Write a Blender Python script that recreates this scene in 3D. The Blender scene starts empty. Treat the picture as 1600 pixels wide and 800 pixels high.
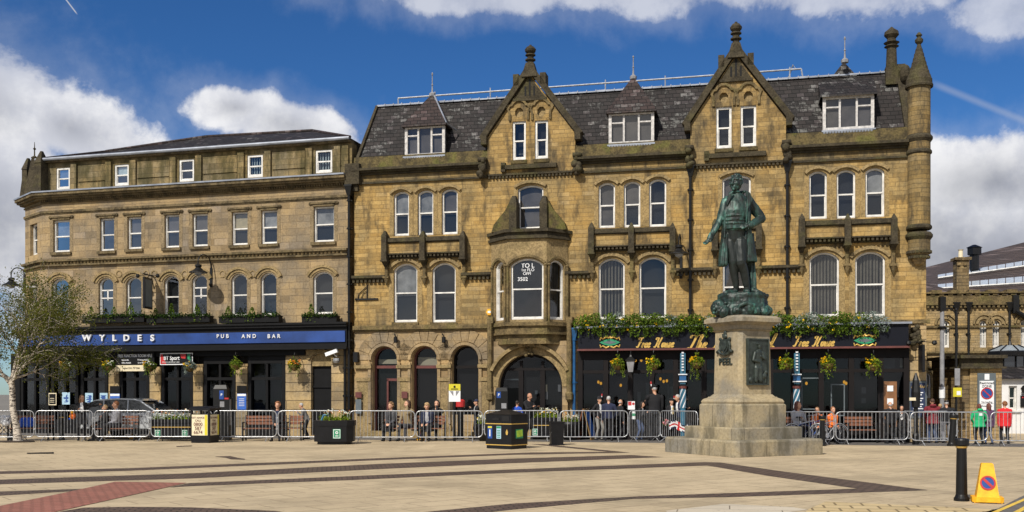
import bpy, math, random
import numpy as np
from mathutils import Vector, Matrix, noise as mnoise
from mathutils.geometry import tessellate_polygon
R = math.radians
S = bpy.context.scene
COL = S.collection
rnd = random.Random(7)
# ------------------------------------------------------------------ camera, sky, sun, exposure
FPX, CX, HY, CH = 1600.0, 800.0, 615.0, 1.72
cam_d = bpy.data.cameras.new('camera'); cam = bpy.data.objects.new('camera', cam_d); COL.objects.link(cam)
cam_d.sensor_width = 36; cam_d.lens = 36.0; cam_d.shift_y = (HY-400)/1600; cam_d.clip_end = 3000; cam_d.clip_start = .1
cam.location = (0, 0, CH); cam.rotation_euler = (R(90), 0, 0)
S.camera = cam
S.view_settings.view_transform = 'Standard'; S.view_settings.look = 'None'
S.view_settings.exposure = 0.0; S.view_settings.gamma = 1; S.view_settings.use_curve_mapping = False
S.cycles.max_bounces = 6; S.cycles.diffuse_bounces = 3; S.cycles.glossy_bounces = 3
S.cycles.transparent_max_bounces = 10; S.cycles.use_denoising = True
S.cycles.sample_clamp_indirect = 6
TRAVEL = Vector((.50, .85, -.90)).normalized()
sd = -TRAVEL
SUN_EL = math.asin(sd.z); SUN_ROT = math.atan2(sd.x, sd.y)
sun_d = bpy.data.lights.new('sun', 'SUN'); sun = bpy.data.objects.new('sun', sun_d); COL.objects.link(sun)
sun_d.energy = 5.0; sun_d.angle = R(.5); sun_d.color = (1, .94, .84)
sun.rotation_euler = TRAVEL.to_track_quat('-Z', 'Y').to_euler(); sun.location = (-20, -20, 40)

class NT:
    """small helper to write node trees"""
    def __init__(s, tree): s.t = tree; s.n = tree.nodes; s.l = tree.links
    def N(s, typ, **k):
        n = s.n.new(typ)
        for a, b in k.items():
            if a == 'inp':
                for i, v in b.items():
                    if hasattr(v, 'is_linked') or hasattr(v, 'node'): s.l.new(v, n.inputs[i])
                    else: n.inputs[i].default_value = v
            else: setattr(n, a, b)
        return n
    def M(s, op, a, b=None, c=None, clamp=False):
        n = s.n.new('ShaderNodeMath'); n.operation = op; n.use_clamp = clamp
        for i, v in enumerate((a, b, c)):
            if v is None: continue
            if isinstance(v, (int, float)): n.inputs[i].default_value = v
            else: s.l.new(v, n.inputs[i])
        return n.outputs[0]
    def mix(s, fac, a, b, blend='MIX'):
        n = s.n.new('ShaderNodeMix'); n.data_type = 'RGBA'; n.blend_type = blend; n.clamp_factor = True
        for i, v in ((0, fac), (6, a), (7, b)):
            if isinstance(v, (int, float)): n.inputs[i].default_value = v
            elif isinstance(v, tuple): n.inputs[i].default_value = (*v[:3], 1)
            else: s.l.new(v, n.inputs[i])
        return n.outputs[2]
    def ramp(s, x, lo, hi, a=0.0, b=1.0, smooth=True):
        n = s.n.new('ShaderNodeMapRange'); n.interpolation_type = 'SMOOTHSTEP' if smooth else 'LINEAR'; n.clamp = True
        s.l.new(x, n.inputs[0])
        for i, v in ((1, lo), (2, hi), (3, a), (4, b)): n.inputs[i].default_value = v
        return n.outputs[0]

# world: nishita sky with cumulus set by direction
W = bpy.data.worlds.new('World'); S.world = W; W.use_nodes = True
W.node_tree.nodes.clear(); w = NT(W.node_tree)
geo = w.N('ShaderNodeTexCoord'); D = geo.outputs['Generated']
sky = w.N('ShaderNodeTexSky', sky_type='NISHITA', sun_disc=False, sun_elevation=SUN_EL, sun_rotation=SUN_ROT,
          altitude=900, air_density=1.0, dust_density=0.15, ozone_density=3.5)
sepd = w.N('ShaderNodeSeparateXYZ', inp={0: D})
dx, dy, dz = sepd.outputs
yy = w.M('MAXIMUM', dy, .08)
px = w.M('DIVIDE', dx, yy); pz = w.M('DIVIDE', dz, yy)
P = w.N('ShaderNodeCombineXYZ', inp={0: px, 1: pz, 2: 0.0}).outputs[0]
n1 = w.N('ShaderNodeTexNoise', noise_dimensions='3D', inp={'Vector': D, 'Scale': 6.5, 'Detail': 10.0, 'Roughness': .62, 'Distortion': .35}).outputs[0]
n2 = w.N('ShaderNodeTexNoise', inp={'Vector': D, 'Scale': 3.2, 'Detail': 4.0, 'Roughness': .55}).outputs[0]
n3 = w.N('ShaderNodeTexNoise', inp={'Vector': D, 'Scale': 26.0, 'Detail': 6.0, 'Roughness': .6}).outputs[0]
def ell(cx, cy, rx, ry, rot=0):   # picture-free sky coordinates: tangent of azimuth / elevation
    ux, uy = (cx-CX)/FPX, (HY-cy)/FPX
    a = w.M('SUBTRACT', px, ux); b = w.M('SUBTRACT', pz, uy)
    c, s_ = math.cos(R(rot)), math.sin(R(rot))
    a2 = w.M('ADD', w.M('MULTIPLY', a, c), w.M('MULTIPLY', b, s_))
    b2 = w.M('SUBTRACT', w.M('MULTIPLY', b, c), w.M('MULTIPLY', a, s_))
    a2 = w.M('DIVIDE', a2, rx/FPX); b2 = w.M('DIVIDE', b2, ry/FPX)
    r = w.M('SQRT', w.M('ADD', w.M('MULTIPLY', a2, a2), w.M('MULTIPLY', b2, b2)))
    return w.M('SUBTRACT', 1.0, r)
field = None
for e in ((-20, 165, 225, 140, -26), (-40, 330, 340, 215, 0), (110, 200, 180, 78, -20), (455, 195, 168, 56, -13), (368, 168, 90, 40, 0), (480, 215, 130, 40, -20),
          (1560, 285, 210, 92, 8), (1500, 400, 420, 140, 0), (1600, 15, 150, 55, 0), (1180, -45, 640, 78, -1), (760, -28, 190, 58, 0)):
    v = ell(*e); field = v if field is None else w.M('MAXIMUM', field, v)
fld = w.M('MAXIMUM', field, -1.2)
edge = w.M('ADD', fld, w.M('MULTIPLY', w.M('SUBTRACT', n1, .5), 1.7))
edge = w.M('ADD', edge, w.M('MULTIPLY', w.M('SUBTRACT', n3, .5), .85))
m_front = w.ramp(edge, -.05, .32)
m_front = w.M('MULTIPLY', m_front, w.ramp(w.M('ADD', pz, w.M('MULTIPLY', n3, .05)), .375, .31, .62, 1.0))
wisp = w.M('MULTIPLY', w.ramp(edge, -.6, .25), .16)
m_front = w.M('MAXIMUM', m_front, wisp)
m_back = w.M('MULTIPLY', w.ramp(n2, .38, .54), w.ramp(dy, .25, .0))
mask = w.M('MAXIMUM', m_front, m_back)
mask = w.M('MULTIPLY', mask, w.ramp(dz, -.02, .0))
# cloud body: bright sunlit puffs, grey bases
dens = w.M('ADD', w.M('MULTIPLY', fld, .75), w.M('MULTIPLY', n1, .9))
lo = w.ramp(w.M('ADD', dens, w.M('MULTIPLY', pz, -1.5)), .3, 1.05)
ccol = w.mix(lo, (1.0, 1.0, 1.02), (.46, .475, .52))
ccol = w.mix(w.ramp(w.M('ADD', w.M('MULTIPLY', n3, .5), w.M('MULTIPLY', n1, .5)), .40, .60), w.mix(1.0, ccol, (.70, .72, .78), 'MULTIPLY'), ccol)
cl = w.N('ShaderNodeVectorMath', operation='SCALE', inp={0: ccol, 'Scale': 12.0}).outputs[0]
hs = w.N('ShaderNodeHueSaturation', inp={'Saturation': 1.2, 'Value': 1.1, 'Color': sky.outputs[0]}).outputs[0]
skyc = w.mix(1.0, hs, (.58, .80, 1.04), 'MULTIPLY')
full = w.mix(mask, skyc, cl)
# thin jet trails high up
def trail(x0, y0, x1, y1, wd):
    ax, ay, bx, by = (x0-CX)/FPX, (HY-y0)/FPX, (x1-CX)/FPX, (HY-y1)/FPX
    L = math.hypot(bx-ax, by-ay); tx, ty = (bx-ax)/L, (by-ay)/L
    a = w.M('SUBTRACT', px, ax); b = w.M('SUBTRACT', pz, ay)
    s_ = w.M('ADD', w.M('MULTIPLY', a, tx), w.M('MULTIPLY', b, ty))
    d = w.M('ABSOLUTE', w.M('SUBTRACT', w.M('MULTIPLY', a, ty), w.M('MULTIPLY', b, tx)))
    g = w.ramp(d, 0, wd/FPX, 1, 0)
    g = w.M('MULTIPLY', g, w.ramp(s_, 0, L*.15)); return w.M('MULTIPLY', g, w.ramp(s_, L*.8, L, 1, 0))
tr = w.M('MAXIMUM', w.M('MULTIPLY', trail(96, -10, 122, 24, 1.6), .8), w.M('MULTIPLY', trail(1445, 125, 1640, 205, 9), .22))
tr = w.M('MULTIPLY', tr, w.ramp(dy, .3, .5))
full = w.mix(tr, full, (8.5, 8.6, 8.8))
bg = w.N('ShaderNodeBackground', inp={0: full, 1: .076}); wo = w.N('ShaderNodeOutputWorld', inp={0: bg.outputs[0]})

# ------------------------------------------------------------------ helpers
def G(x, y):                       # point of the ground seen in direction (x, y)
    d = CH*FPX/(y-HY); return ((x-CX)/FPX*d, d)
class Frame:
    """a facade: origin on the ground, x runs along the wall, -y outwards"""
    def __init__(s, ox, oy, ang):
        s.o = Vector((ox, oy, 0)); s.a = ang; s.u = Vector((math.cos(ang), math.sin(ang), 0)); s.n = Vector((-math.sin(ang), math.cos(ang), 0))
    def U(s, x, y=0.0):            # along-wall metre for photo column x on the plane y
        r = (x-CX)/FPX; o = s.o+s.n*y
        return (r*o.y-o.x)/(s.u.x-r*s.u.y)
    def Z(s, x, py, y=0.0):
        u = s.U(x, y); p = s.o+s.n*y+s.u*u
        return CH+(HY-py)/FPX*p.y
    def P(s, u, y, z=0): p = s.o+s.n*y+s.u*u; return Vector((p.x, p.y, z))

class MB:
    def __init__(s): s.v = []; s.f = []; s.mi = []; s.xf = None; s.cur = 0
    def _a(s, vs, fs):
        b = len(s.v)
        if s.xf is not None: vs = [s.xf @ Vector(p) for p in vs]
        s.v += [tuple(p) for p in vs]; s.f += [tuple(i+b for i in f) for f in fs]; s.mi += [s.cur]*len(fs)
        return s
    def box(s, x0, x1, y0, y1, z0, z1):
        return s._a([(x0,y0,z0),(x1,y0,z0),(x1,y1,z0),(x0,y1,z0),(x0,y0,z1),(x1,y0,z1),(x1,y1,z1),(x0,y1,z1)],
             [(0,3,2,1),(4,5,6,7),(0,1,5,4),(1,2,6,5),(2,3,7,6),(3,0,4,7)])
    def cbox(s, c, d):
        return s.box(c[0]-d[0]/2,c[0]+d[0]/2,c[1]-d[1]/2,c[1]+d[1]/2,c[2]-d[2]/2,c[2]+d[2]/2)
    def frus(s, x0,x1,y0,y1,z0, X0,X1,Y0,Y1,z1):
        return s._a([(x0,y0,z0),(x1,y0,z0),(x1,y1,z0),(x0,y1,z0),(X0,Y0,z1),(X1,Y0,z1),(X1,Y1,z1),(X0,Y1,z1)],
             [(0,3,2,1),(4,5,6,7),(0,1,5,4),(1,2,6,5),(2,3,7,6),(3,0,4,7)])
    def face(s, pts): return s._a(pts, [tuple(range(len(pts)))])
    def hull(s, pts, fs): return s._a(pts, fs)
    def prism(s, poly, y0, y1):    # polygon in x,z extruded along y
        n = len(poly); tri = tessellate_polygon([[Vector((a, b, 0)) for a, b in poly]])
        vs = [(a, y0, b) for a, b in poly]+[(a, y1, b) for a, b in poly]
        fs = [tuple(t) for t in tri]+[tuple(i+n for i in reversed(t)) for t in tri]
        fs += [(i, (i+1) % n, (i+1) % n+n, i+n) for i in range(n)]
        return s._a(vs, fs)
    def zprism(s, poly, z0, z1):   # polygon in x,y extruded up
        n = len(poly); tri = tessellate_polygon([[Vector((a, b, 0)) for a, b in poly]])
        vs = [(a, b, z0) for a, b in poly]+[(a, b, z1) for a, b in poly]
        fs = [tuple(t) for t in tri]+[tuple(i+n for i in reversed(t)) for t in tri]
        fs += [(i, (i+1) % n, (i+1) % n+n, i+n) for i in range(n)]
        return s._a(vs, fs)
    def plate(s, outer, holes, y0, depth, back=True):   # flat wall with openings and their reveals
        loops = [outer]+holes
        tri = tessellate_polygon([[Vector((a, b, 0)) for a, b in L] for L in loops])
        flat = [p for L in loops for p in L]
        s._a([(a, y0, b) for a, b in flat], [tuple(t) for t in tri])
        for L in loops if back else holes:
            n = len(L); s._a([(a, y0, b) for a, b in L]+[(a, y0+depth, b) for a, b in L], [(i, (i+1) % n, (i+1) % n+n, i+n) for i in range(n)])
        return s
    def ring(s, A, B, y0, y1):     # A, B: outlines with the same number of points
        n = len(A)
        vs = [(a, y0, b) for a, b in A]+[(a, y0, b) for a, b in B]+[(a, y1, b) for a, b in A]+[(a, y1, b) for a, b in B]
        fs = []
        for i in range(n):
            j = (i+1) % n
            fs += [(i, j, n+j, n+i), (n+i, n+j, 3*n+j, 3*n+i), (2*n+i, 2*n+j, j, i)]
        return s._a(vs, fs)
    def strip(s, A, B, y0, y1):    # open band between two polylines
        n = len(A)
        vs = [(a, y0, b) for a, b in A]+[(a, y0, b) for a, b in B]+[(a, y1, b) for a, b in A]+[(a, y1, b) for a, b in B]
        fs = [(0, n, 3*n, 2*n), (n-1, 3*n-1, 4*n-1, 2*n-1)]
        for i in range(n-1):
            j = i+1
            fs += [(i, j, n+j, n+i), (n+i, n+j, 3*n+j, 3*n+i), (2*n+i, 2*n+j, j, i)]
        return s._a(vs, fs)
    def tube(s, pts, rad, n=8, caps=True):
        pts = [Vector(p) for p in pts]
        if not isinstance(rad, (list, tuple)): rad = [rad]*len(pts)
        vs = []; fs = []; up = None
        for i, p in enumerate(pts):
            t = (pts[min(i+1, len(pts)-1)]-pts[max(i-1, 0)]).normalized()
            if up is None:
                up = Vector((0, 0, 1)) if abs(t.z) < .9 else Vector((1, 0, 0))
            a = t.cross(up)
            if a.length < 1e-5: a = t.cross(Vector((0, 1, 0)))
            a.normalize(); b = a.cross(t); up = b
            for k in range(n):
                an = 2*math.pi*k/n; vs.append(p+a*(math.cos(an)*rad[i])+b*(math.sin(an)*rad[i]))
        for i in range(len(pts)-1):
            for k in range(n):
                q = (k+1) % n; fs.append((i*n+k, i*n+q, (i+1)*n+q, (i+1)*n+k))
        if caps: fs += [tuple(range(n)), tuple(range((len(pts)-1)*n, len(pts)*n))[::-1]]
        return s._a(vs, fs)
    def lathe(s, prof, cx=0, cy=0, n=16, sx=1, sy=1, a0=0):
        vs = []; fs = []
        for r, z in prof:
            for k in range(n):
                an = 2*math.pi*k/n+a0; vs.append((cx+math.cos(an)*r*sx, cy+math.sin(an)*r*sy, z))
        m = len(prof)
        for i in range(m-1):
            for k in range(n):
                q = (k+1) % n; fs.append((i*n+k, i*n+q, (i+1)*n+q, (i+1)*n+k))
        fs += [tuple(range(n))[::-1], tuple(range((m-1)*n, m*n))]
        return s._a(vs, fs)
    def ball(s, c, r, n=12, m=8, rot=None):
        if not isinstance(r, (list, tuple)): r = (r, r, r)
        vs = []; fs = []
        for i in range(1, m):
            ph = math.pi*i/m
            for k in range(n):
                an = 2*math.pi*k/n; vs.append(Vector((math.sin(ph)*math.cos(an)*r[0], math.sin(ph)*math.sin(an)*r[1], math.cos(ph)*r[2])))
        vs += [Vector((0, 0, r[2])), Vector((0, 0, -r[2]))]
        for i in range(m-2):
            for k in range(n):
                q = (k+1) % n; fs.append((i*n+k, (i+1)*n+k, (i+1)*n+q, i*n+q))
        t = len(vs)-2
        for k in range(n):
            q = (k+1) % n; fs += [(t, k, q), (t+1, (m-2)*n+q, (m-2)*n+k)]
        if rot is not None: vs = [rot @ p for p in vs]
        c = Vector(c); return s._a([p+c for p in vs], fs)
    def cap(s, p0, r0, p1, r1, n=12):     # tapered capsule
        p0, p1 = Vector(p0), Vector(p1); t = p1-p0; L = max(t.length, 1e-4); t = t/L
        pts = []; rr = []
        for k in (0, .13, .5, 1): a = k*math.pi/2; pts.append(p0-t*(r0*math.cos(a))); rr.append(max(r0*math.sin(a), .0008))
        for k in (1, .5, .13, 0): a = k*math.pi/2; pts.append(p1+t*(r1*math.cos(a))); rr.append(max(r1*math.sin(a), .0008))
        # a straight tube whose rings share one basis
        up = Vector((0, 0, 1)) if abs(t.z) < .9 else Vector((1, 0, 0)); a = t.cross(up).normalized(); b = a.cross(t)
        vs = []; fs = []
        for p, r in zip(pts, rr):
            for k in range(n): an = 2*math.pi*k/n; vs.append(p+a*(math.cos(an)*r)+b*(math.sin(an)*r))
        for i in range(len(pts)-1):
            for k in range(n): q = (k+1) % n; fs.append((i*n+k, i*n+q, (i+1)*n+q, (i+1)*n+k))
        fs += [tuple(range(n)), tuple(range((len(pts)-1)*n, len(pts)*n))[::-1]]
        return s._a(vs, fs)
    def loft(s, secs, n=20):      # closed body from stacked elliptical sections (cx, cy, cz, rx, ry[, yaw])
        vs = []; fs = []
        for sc in secs:
            cx, cy, cz, rx, ry = sc[:5]; ya = R(sc[5]) if len(sc) > 5 else 0
            for k in range(n):
                an = 2*math.pi*k/n; x, y = math.cos(an)*rx, math.sin(an)*ry
                vs.append((cx+x*math.cos(ya)-y*math.sin(ya), cy+x*math.sin(ya)+y*math.cos(ya), cz))
        m = len(secs)
        for i in range(m-1):
            for k in range(n): q = (k+1) % n; fs.append((i*n+k, i*n+q, (i+1)*n+q, (i+1)*n+k))
        fs += [tuple(range(n))[::-1], tuple(range((m-1)*n, m*n))]
        return s._a(vs, fs)
    def mesh(s, name, mats, smooth=False, fix=True):
        me = bpy.data.meshes.new(name); me.from_pydata(s.v, [], s.f)
        if fix:
            import bmesh
            bm = bmesh.new(); bm.from_mesh(me); bmesh.ops.recalc_face_normals(bm, faces=bm.faces[:]); bm.to_mesh(me); bm.free()
        if not isinstance(mats, (list, tuple)): mats = [mats]
        for m in mats: me.materials.append(m)
        if len(mats) > 1: me.polygons.foreach_set('material_index', s.mi)
        if smooth: me.polygons.foreach_set('use_smooth', [True]*len(me.polygons))
        me.update(); return me
    def build(s, name, mats, parent=None, smooth=False, fix=True, **tags):
        if not s.v: return None
        o = bpy.data.objects.new(name, s.mesh(name, mats, smooth, fix)); COL.objects.link(o)
        if parent is not None: o.parent = parent
        for k, v in tags.items(): o[k] = v
        return o

def tag(o, label, cat, group=None):
    o['label'] = label; o['category'] = cat
    if group: o['group'] = group
    return o
def thing(name, label, cat, loc=(0, 0, 0), rz=0, group=None):
    o = bpy.data.objects.new(name, None); COL.objects.link(o); o.empty_display_size = .3
    o.location = loc; o.rotation_euler = (0, 0, rz)
    return tag(o, label, cat, group)
def kids(o): return [c for c in bpy.data.objects if c.parent is o]
KID = {}
def copy_tree(o, loc, rz, label=None, group=None):
    if o.name not in KID: KID[o.name] = [(c, kids(c)) for c in kids(o)]
    r = o.copy(); COL.objects.link(r); r.location = loc; r.rotation_euler = (0, 0, rz)
    if label: r['label'] = label
    if group: r['group'] = group
    for c, gs in KID[o.name]:
        d = c.copy(); COL.objects.link(d); d.parent = r
        for g in gs: e = g.copy(); COL.objects.link(e); e.parent = d
    return r
def structure(o): o['kind'] = 'structure'; return o
# ------------------------------------------------------------------ materials
def mat(name, col, rough=.7, metal=0.0, spec=.5, nscale=6.0, var=.25, bump=0.0, bscale=40.0, coat=0.0):
    m = bpy.data.materials.new(name); m.use_nodes = True; m.node_tree.nodes.clear(); t = NT(m.node_tree)
    tc = t.N('ShaderNodeTexCoord').outputs['Object']
    n = t.N('ShaderNodeTexNoise', inp={'Vector': tc, 'Scale': nscale, 'Detail': 5.0, 'Roughness': .6}).outputs[0]
    f = t.ramp(n, .3, .7, 1-var, 1+var, False)
    c = t.N('ShaderNodeVectorMath', operation='SCALE', inp={0: (*col,), 'Scale': f}).outputs[0]
    b = t.N('ShaderNodeBsdfPrincipled', inp={'Base Color': c, 'Roughness': rough, 'Metallic': metal, 'Specular IOR Level': spec, 'Coat Weight': coat})
    if bump:
        bn = t.N('ShaderNodeTexNoise', inp={'Vector': tc, 'Scale': bscale, 'Detail': 4.0})
        bb = t.N('ShaderNodeBump', inp={'Strength': bump, 'Distance': .02, 'Height': bn.outputs[0]}); t.l.new(bb.outputs[0], b.inputs['Normal'])
    t.N('ShaderNodeOutputMaterial', inp={0: b.outputs[0]})
    m.diffuse_color = (*col, 1); return m

def stone(name, c1, c2, mortar, bw=.46, bh=.19, soot=.5, sootcol=(.05, .042, .03), msize=.012, plan=False, streak=True, dark_lo=.52, blocky=1.0, rough_face=.5, mort=.62):
    """coursed sandstone: per-block colours, joints, soot stains that run down"""
    m = bpy.data.materials.new(name); m.use_nodes = True; m.node_tree.nodes.clear(); t = NT(m.node_tree)
    tc = t.N('ShaderNodeTexCoord').outputs['Object']; sp = t.N('ShaderNodeSeparateXYZ', inp={0: tc})
    x, y, z = sp.outputs
    if plan: v = tc
    else: v = t.N('ShaderNodeCombineXYZ', inp={0: t.M('ADD', x, y), 1: z, 2: 0.0}).outputs[0]
    nz = t.N('ShaderNodeTexNoise', inp={'Vector': tc, 'Scale': 5.0, 'Detail': 4.0}).outputs[1]
    wob = t.N('ShaderNodeVectorMath', operation='SCALE', inp={0: t.N('ShaderNodeVectorMath', operation='SUBTRACT', inp={0: nz, 1: (.5, .5, .5)}).outputs[0], 'Scale': .035}).outputs[0]
    v2 = t.N('ShaderNodeVectorMath', operation='ADD', inp={0: v, 1: wob}).outputs[0]
    br = t.N('ShaderNodeTexBrick', offset=.5, squash=1.35, squash_frequency=3, inp={'Vector': v2, 'Color1': (0, 0, 0, 1), 'Color2': (1, 1, 1, 1), 'Mortar': (0, 0, 0, 1), 'Scale': 1.0,
             'Mortar Size': msize, 'Mortar Smooth': .3, 'Bias': 0.0, 'Brick Width': bw, 'Row Height': bh})
    big = t.N('ShaderNodeTexNoise', inp={'Vector': tc, 'Scale': .55, 'Detail': 5.0, 'Roughness': .65}).outputs[0]
    fine = t.N('ShaderNodeTexNoise', inp={'Vector': tc, 'Scale': 14.0, 'Detail': 6.0, 'Roughness': .7}).outputs[0]
    bsep = t.N('ShaderNodeSeparateColor', inp={0: br.outputs[0]}).outputs[0]
    base = t.mix(bsep, c1, c2)
    base = t.mix(t.ramp(bsep, .82, .95, 0, .55*blocky), base, (c1[0]*.42, c1[1]*.40, c1[2]*.40))
    base = t.mix(t.ramp(bsep, .12, .02, 0, .5*blocky), base, (min(c2[0]*1.25, .8), min(c2[1]*1.3, .8), c2[2]*1.5))
    base = t.mix(t.ramp(fine, .35, .75), base, t.mix(1.0, base, (.68, .66, .62), 'MULTIPLY'))
    base = t.mix(t.ramp(big, .35, .65), t.mix(1.0, base, (1.15, 1.08, .92), 'MULTIPLY'), t.mix(1.0, base, (.66, .70, .80), 'MULTIPLY'))
    sv = t.N('ShaderNodeMapping', inp={0: tc, 3: (1.0, 1.0, .30)}).outputs[0]
    st = t.N('ShaderNodeTexNoise', inp={'Vector': sv, 'Scale': 2.1, 'Detail': 7.0, 'Roughness': .68}).outputs[0]
    sootm = t.M('MULTIPLY', t.ramp(st, dark_lo, dark_lo+.2), soot)
    base = t.mix(sootm, base, sootcol)
    base = t.mix(t.M('MULTIPLY', br.outputs[1], mort), base, mortar)
    bs = t.N('ShaderNodeBsdfPrincipled', inp={'Base Color': base, 'Roughness': .9, 'Specular IOR Level': .15})
    h = t.M('SUBTRACT', t.M('MULTIPLY', fine, rough_face), br.outputs[1])
    bb = t.N('ShaderNodeBump', inp={'Strength': .7, 'Distance': .02, 'Height': h}); t.l.new(bb.outputs[0], bs.inputs['Normal'])
    t.N('ShaderNodeOutputMaterial', inp={0: bs.outputs[0]}); m.diffuse_color = (*c1, 1)
    return m

def trim(name, col, moss=.35, soot=.6, mosscol=(.13, .125, .035), scale=3.0):
    """weathered moulded stone: soot and moss blotches"""
    m = bpy.data.materials.new(name); m.use_nodes = True; m.node_tree.nodes.clear(); t = NT(m.node_tree)
    tc = t.N('ShaderNodeTexCoord').outputs['Object']
    a = t.N('ShaderNodeTexNoise', inp={'Vector': tc, 'Scale': scale, 'Detail': 7.0, 'Roughness': .7}).outputs[0]
    b = t.N('ShaderNodeTexNoise', inp={'Vector': tc, 'Scale': scale*.45, 'Detail': 5.0, 'Roughness': .6}).outputs[0]
    c = t.N('ShaderNodeTexNoise', inp={'Vector': tc, 'Scale': 18.0, 'Detail': 5.0}).outputs[0]
    base = t.mix(t.ramp(a, .42, .62, 0, soot), col, (.035, .03, .022))
    base = t.mix(t.ramp(b, .5, .66, 0, moss), base, mosscol)
    base = t.mix(t.ramp(c, .3, .7), base, t.mix(1.0, base, (.6, .6, .6), 'MULTIPLY'))
    bs = t.N('ShaderNodeBsdfPrincipled', inp={'Base Color': base, 'Roughness': .92, 'Specular IOR Level': .12})
    bb = t.N('ShaderNodeBump', inp={'Strength': .6, 'Distance': .02, 'Height': c}); t.l.new(bb.outputs[0], bs.inputs['Normal'])
    t.N('ShaderNodeOutputMaterial', inp={0: bs.outputs[0]}); m.diffuse_color = (*col, 1); return m

def slate(name, c1=(.026, .021, .020), c2=(.010, .009, .009), lichen=.34, bw=.28, bh=.17, yscale=1.0, light=(.32, .32, .30)):
    m = bpy.data.materials.new(name); m.use_nodes = True; m.node_tree.nodes.clear(); t = NT(m.node_tree)
    tc = t.N('ShaderNodeTexCoord').outputs['Object']; sp = t.N('ShaderNodeSeparateXYZ', inp={0: tc}); x, y, z = sp.outputs
    v = t.N('ShaderNodeCombineXYZ', inp={0: t.M('ADD', x, t.M('MULTIPLY', y, .35)), 1: t.M('ADD', z, t.M('MULTIPLY', y, yscale*.1)), 2: 0.0}).outputs[0]
    br = t.N('ShaderNodeTexBrick', offset=.5, inp={'Vector': v, 'Color1': (0, 0, 0, 1), 'Color2': (1, 1, 1, 1), 'Mortar': (0, 0, 0, 1), 'Scale': 1.0,
             'Mortar Size': .011, 'Mortar Smooth': .2, 'Bias': 0.0, 'Brick Width': bw, 'Row Height': bh})
    bsep = t.N('ShaderNodeSeparateColor', inp={0: br.outputs[0]}).outputs[0]
    big = t.N('ShaderNodeTexNoise', inp={'Vector': t.N('ShaderNodeMapping', inp={0: v, 3: (1, 1.5, 1)}).outputs[0], 'Scale': .9, 'Detail': 5.0, 'Roughness': .7}).outputs[0]
    fine = t.N('ShaderNodeTexNoise', inp={'Vector': tc, 'Scale': 9.0, 'Detail': 7.0, 'Roughness': .75}).outputs[0]
    base = t.mix(bsep, c1, c2)
    base = t.mix(t.ramp(bsep, .8, 1, 0, .6), base, (c1[0]*2.6, c1[1]*2.6, c1[2]*2.8))
    k = t.M('ADD', t.M('MULTIPLY', big, .55), t.M('ADD', t.M('MULTIPLY', fine, .45), t.M('MULTIPLY', bsep, .10)))
    base = t.mix(t.ramp(k, .575, .67, 0, lichen), base, light)
    base = t.mix(br.outputs[1], base, (.006, .006, .006))
    bs = t.N('ShaderNodeBsdfPrincipled', inp={'Base Color': base, 'Roughness': .7, 'Specular IOR Level': .25})
    saw = t.M('FRACT', t.M('DIVIDE', t.M('ADD', z, t.M('MULTIPLY', y, yscale*.1)), bh))
    h = t.M('SUBTRACT', t.M('MULTIPLY', bsep, .5), t.M('ADD', br.outputs[1], saw))
    bb = t.N('ShaderNodeBump', inp={'Strength': .8, 'Distance': .03, 'Height': h}); t.l.new(bb.outputs[0], bs.inputs['Normal'])
    t.N('ShaderNodeOutputMaterial', inp={0: bs.outputs[0]}); m.diffuse_color = (*c1, 1); return m

def glass_mat(name, tint=(.75, .78, .8), refl=1.0, warp=.02):
    m = bpy.data.materials.new(name); m.use_nodes = True; m.node_tree.nodes.clear(); t = NT(m.node_tree)
    tc = t.N('ShaderNodeTexCoord').outputs['Object']
    n = t.N('ShaderNodeTexNoise', inp={'Vector': tc, 'Scale': .8, 'Detail': 0.0}).outputs[0]
    bb = t.N('ShaderNodeBump', inp={'Strength': warp*4, 'Distance': .05, 'Height': n})
    fr = t.N('ShaderNodeFresnel', inp={0: 1.52}).outputs[0]
    fac = t.M('MINIMUM', t.M('MULTIPLY', fr, 1.7*refl), 1.0)
    tr = t.N('ShaderNodeBsdfTransparent', inp={0: (*tint, 1)}); gl = t.N('ShaderNodeBsdfGlossy', inp={'Roughness': .03})
    t.l.new(bb.outputs[0], gl.inputs['Normal'])
    mx = t.N('ShaderNodeMixShader', inp={0: fac, 1: tr.outputs[0], 2: gl.outputs[0]})
    t.N('ShaderNodeOutputMaterial', inp={0: mx.outputs[0]}); m.diffuse_color = (.1, .1, .12, 1); return m

def leafy(name, cols, vscale=9.0, trans=.35):
    m = bpy.data.materials.new(name); m.use_nodes = True; m.node_tree.nodes.clear(); t = NT(m.node_tree)
    tc = t.N('ShaderNodeTexCoord').outputs['Object']
    v = t.N('ShaderNodeTexNoise', inp={'Vector': tc, 'Scale': vscale, 'Detail': 2.0}).outputs[0]
    g = t.N('ShaderNodeNewGeometry').outputs['Random Per Island']
    c = t.mix(g, cols[0], cols[1]); c = t.mix(t.ramp(v, .4, .65), c, cols[2])
    d = t.N('ShaderNodeBsdfDiffuse', inp={0: c}); tl = t.N('ShaderNodeBsdfTranslucent', inp={0: c})
    mx = t.N('ShaderNodeMixShader', inp={0: trans, 1: d.outputs[0], 2: tl.outputs[0]})
    t.N('ShaderNodeOutputMaterial', inp={0: mx.outputs[0]}); m.diffuse_color = (*cols[0], 1); return m

def emis(name, col, s):
    m = bpy.data.materials.new(name); m.use_nodes = True; m.node_tree.nodes.clear(); t = NT(m.node_tree)
    e = t.N('ShaderNodeEmission', inp={0: (*col, 1), 1: s}); t.N('ShaderNodeOutputMaterial', inp={0: e.outputs[0]}); return m

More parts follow.
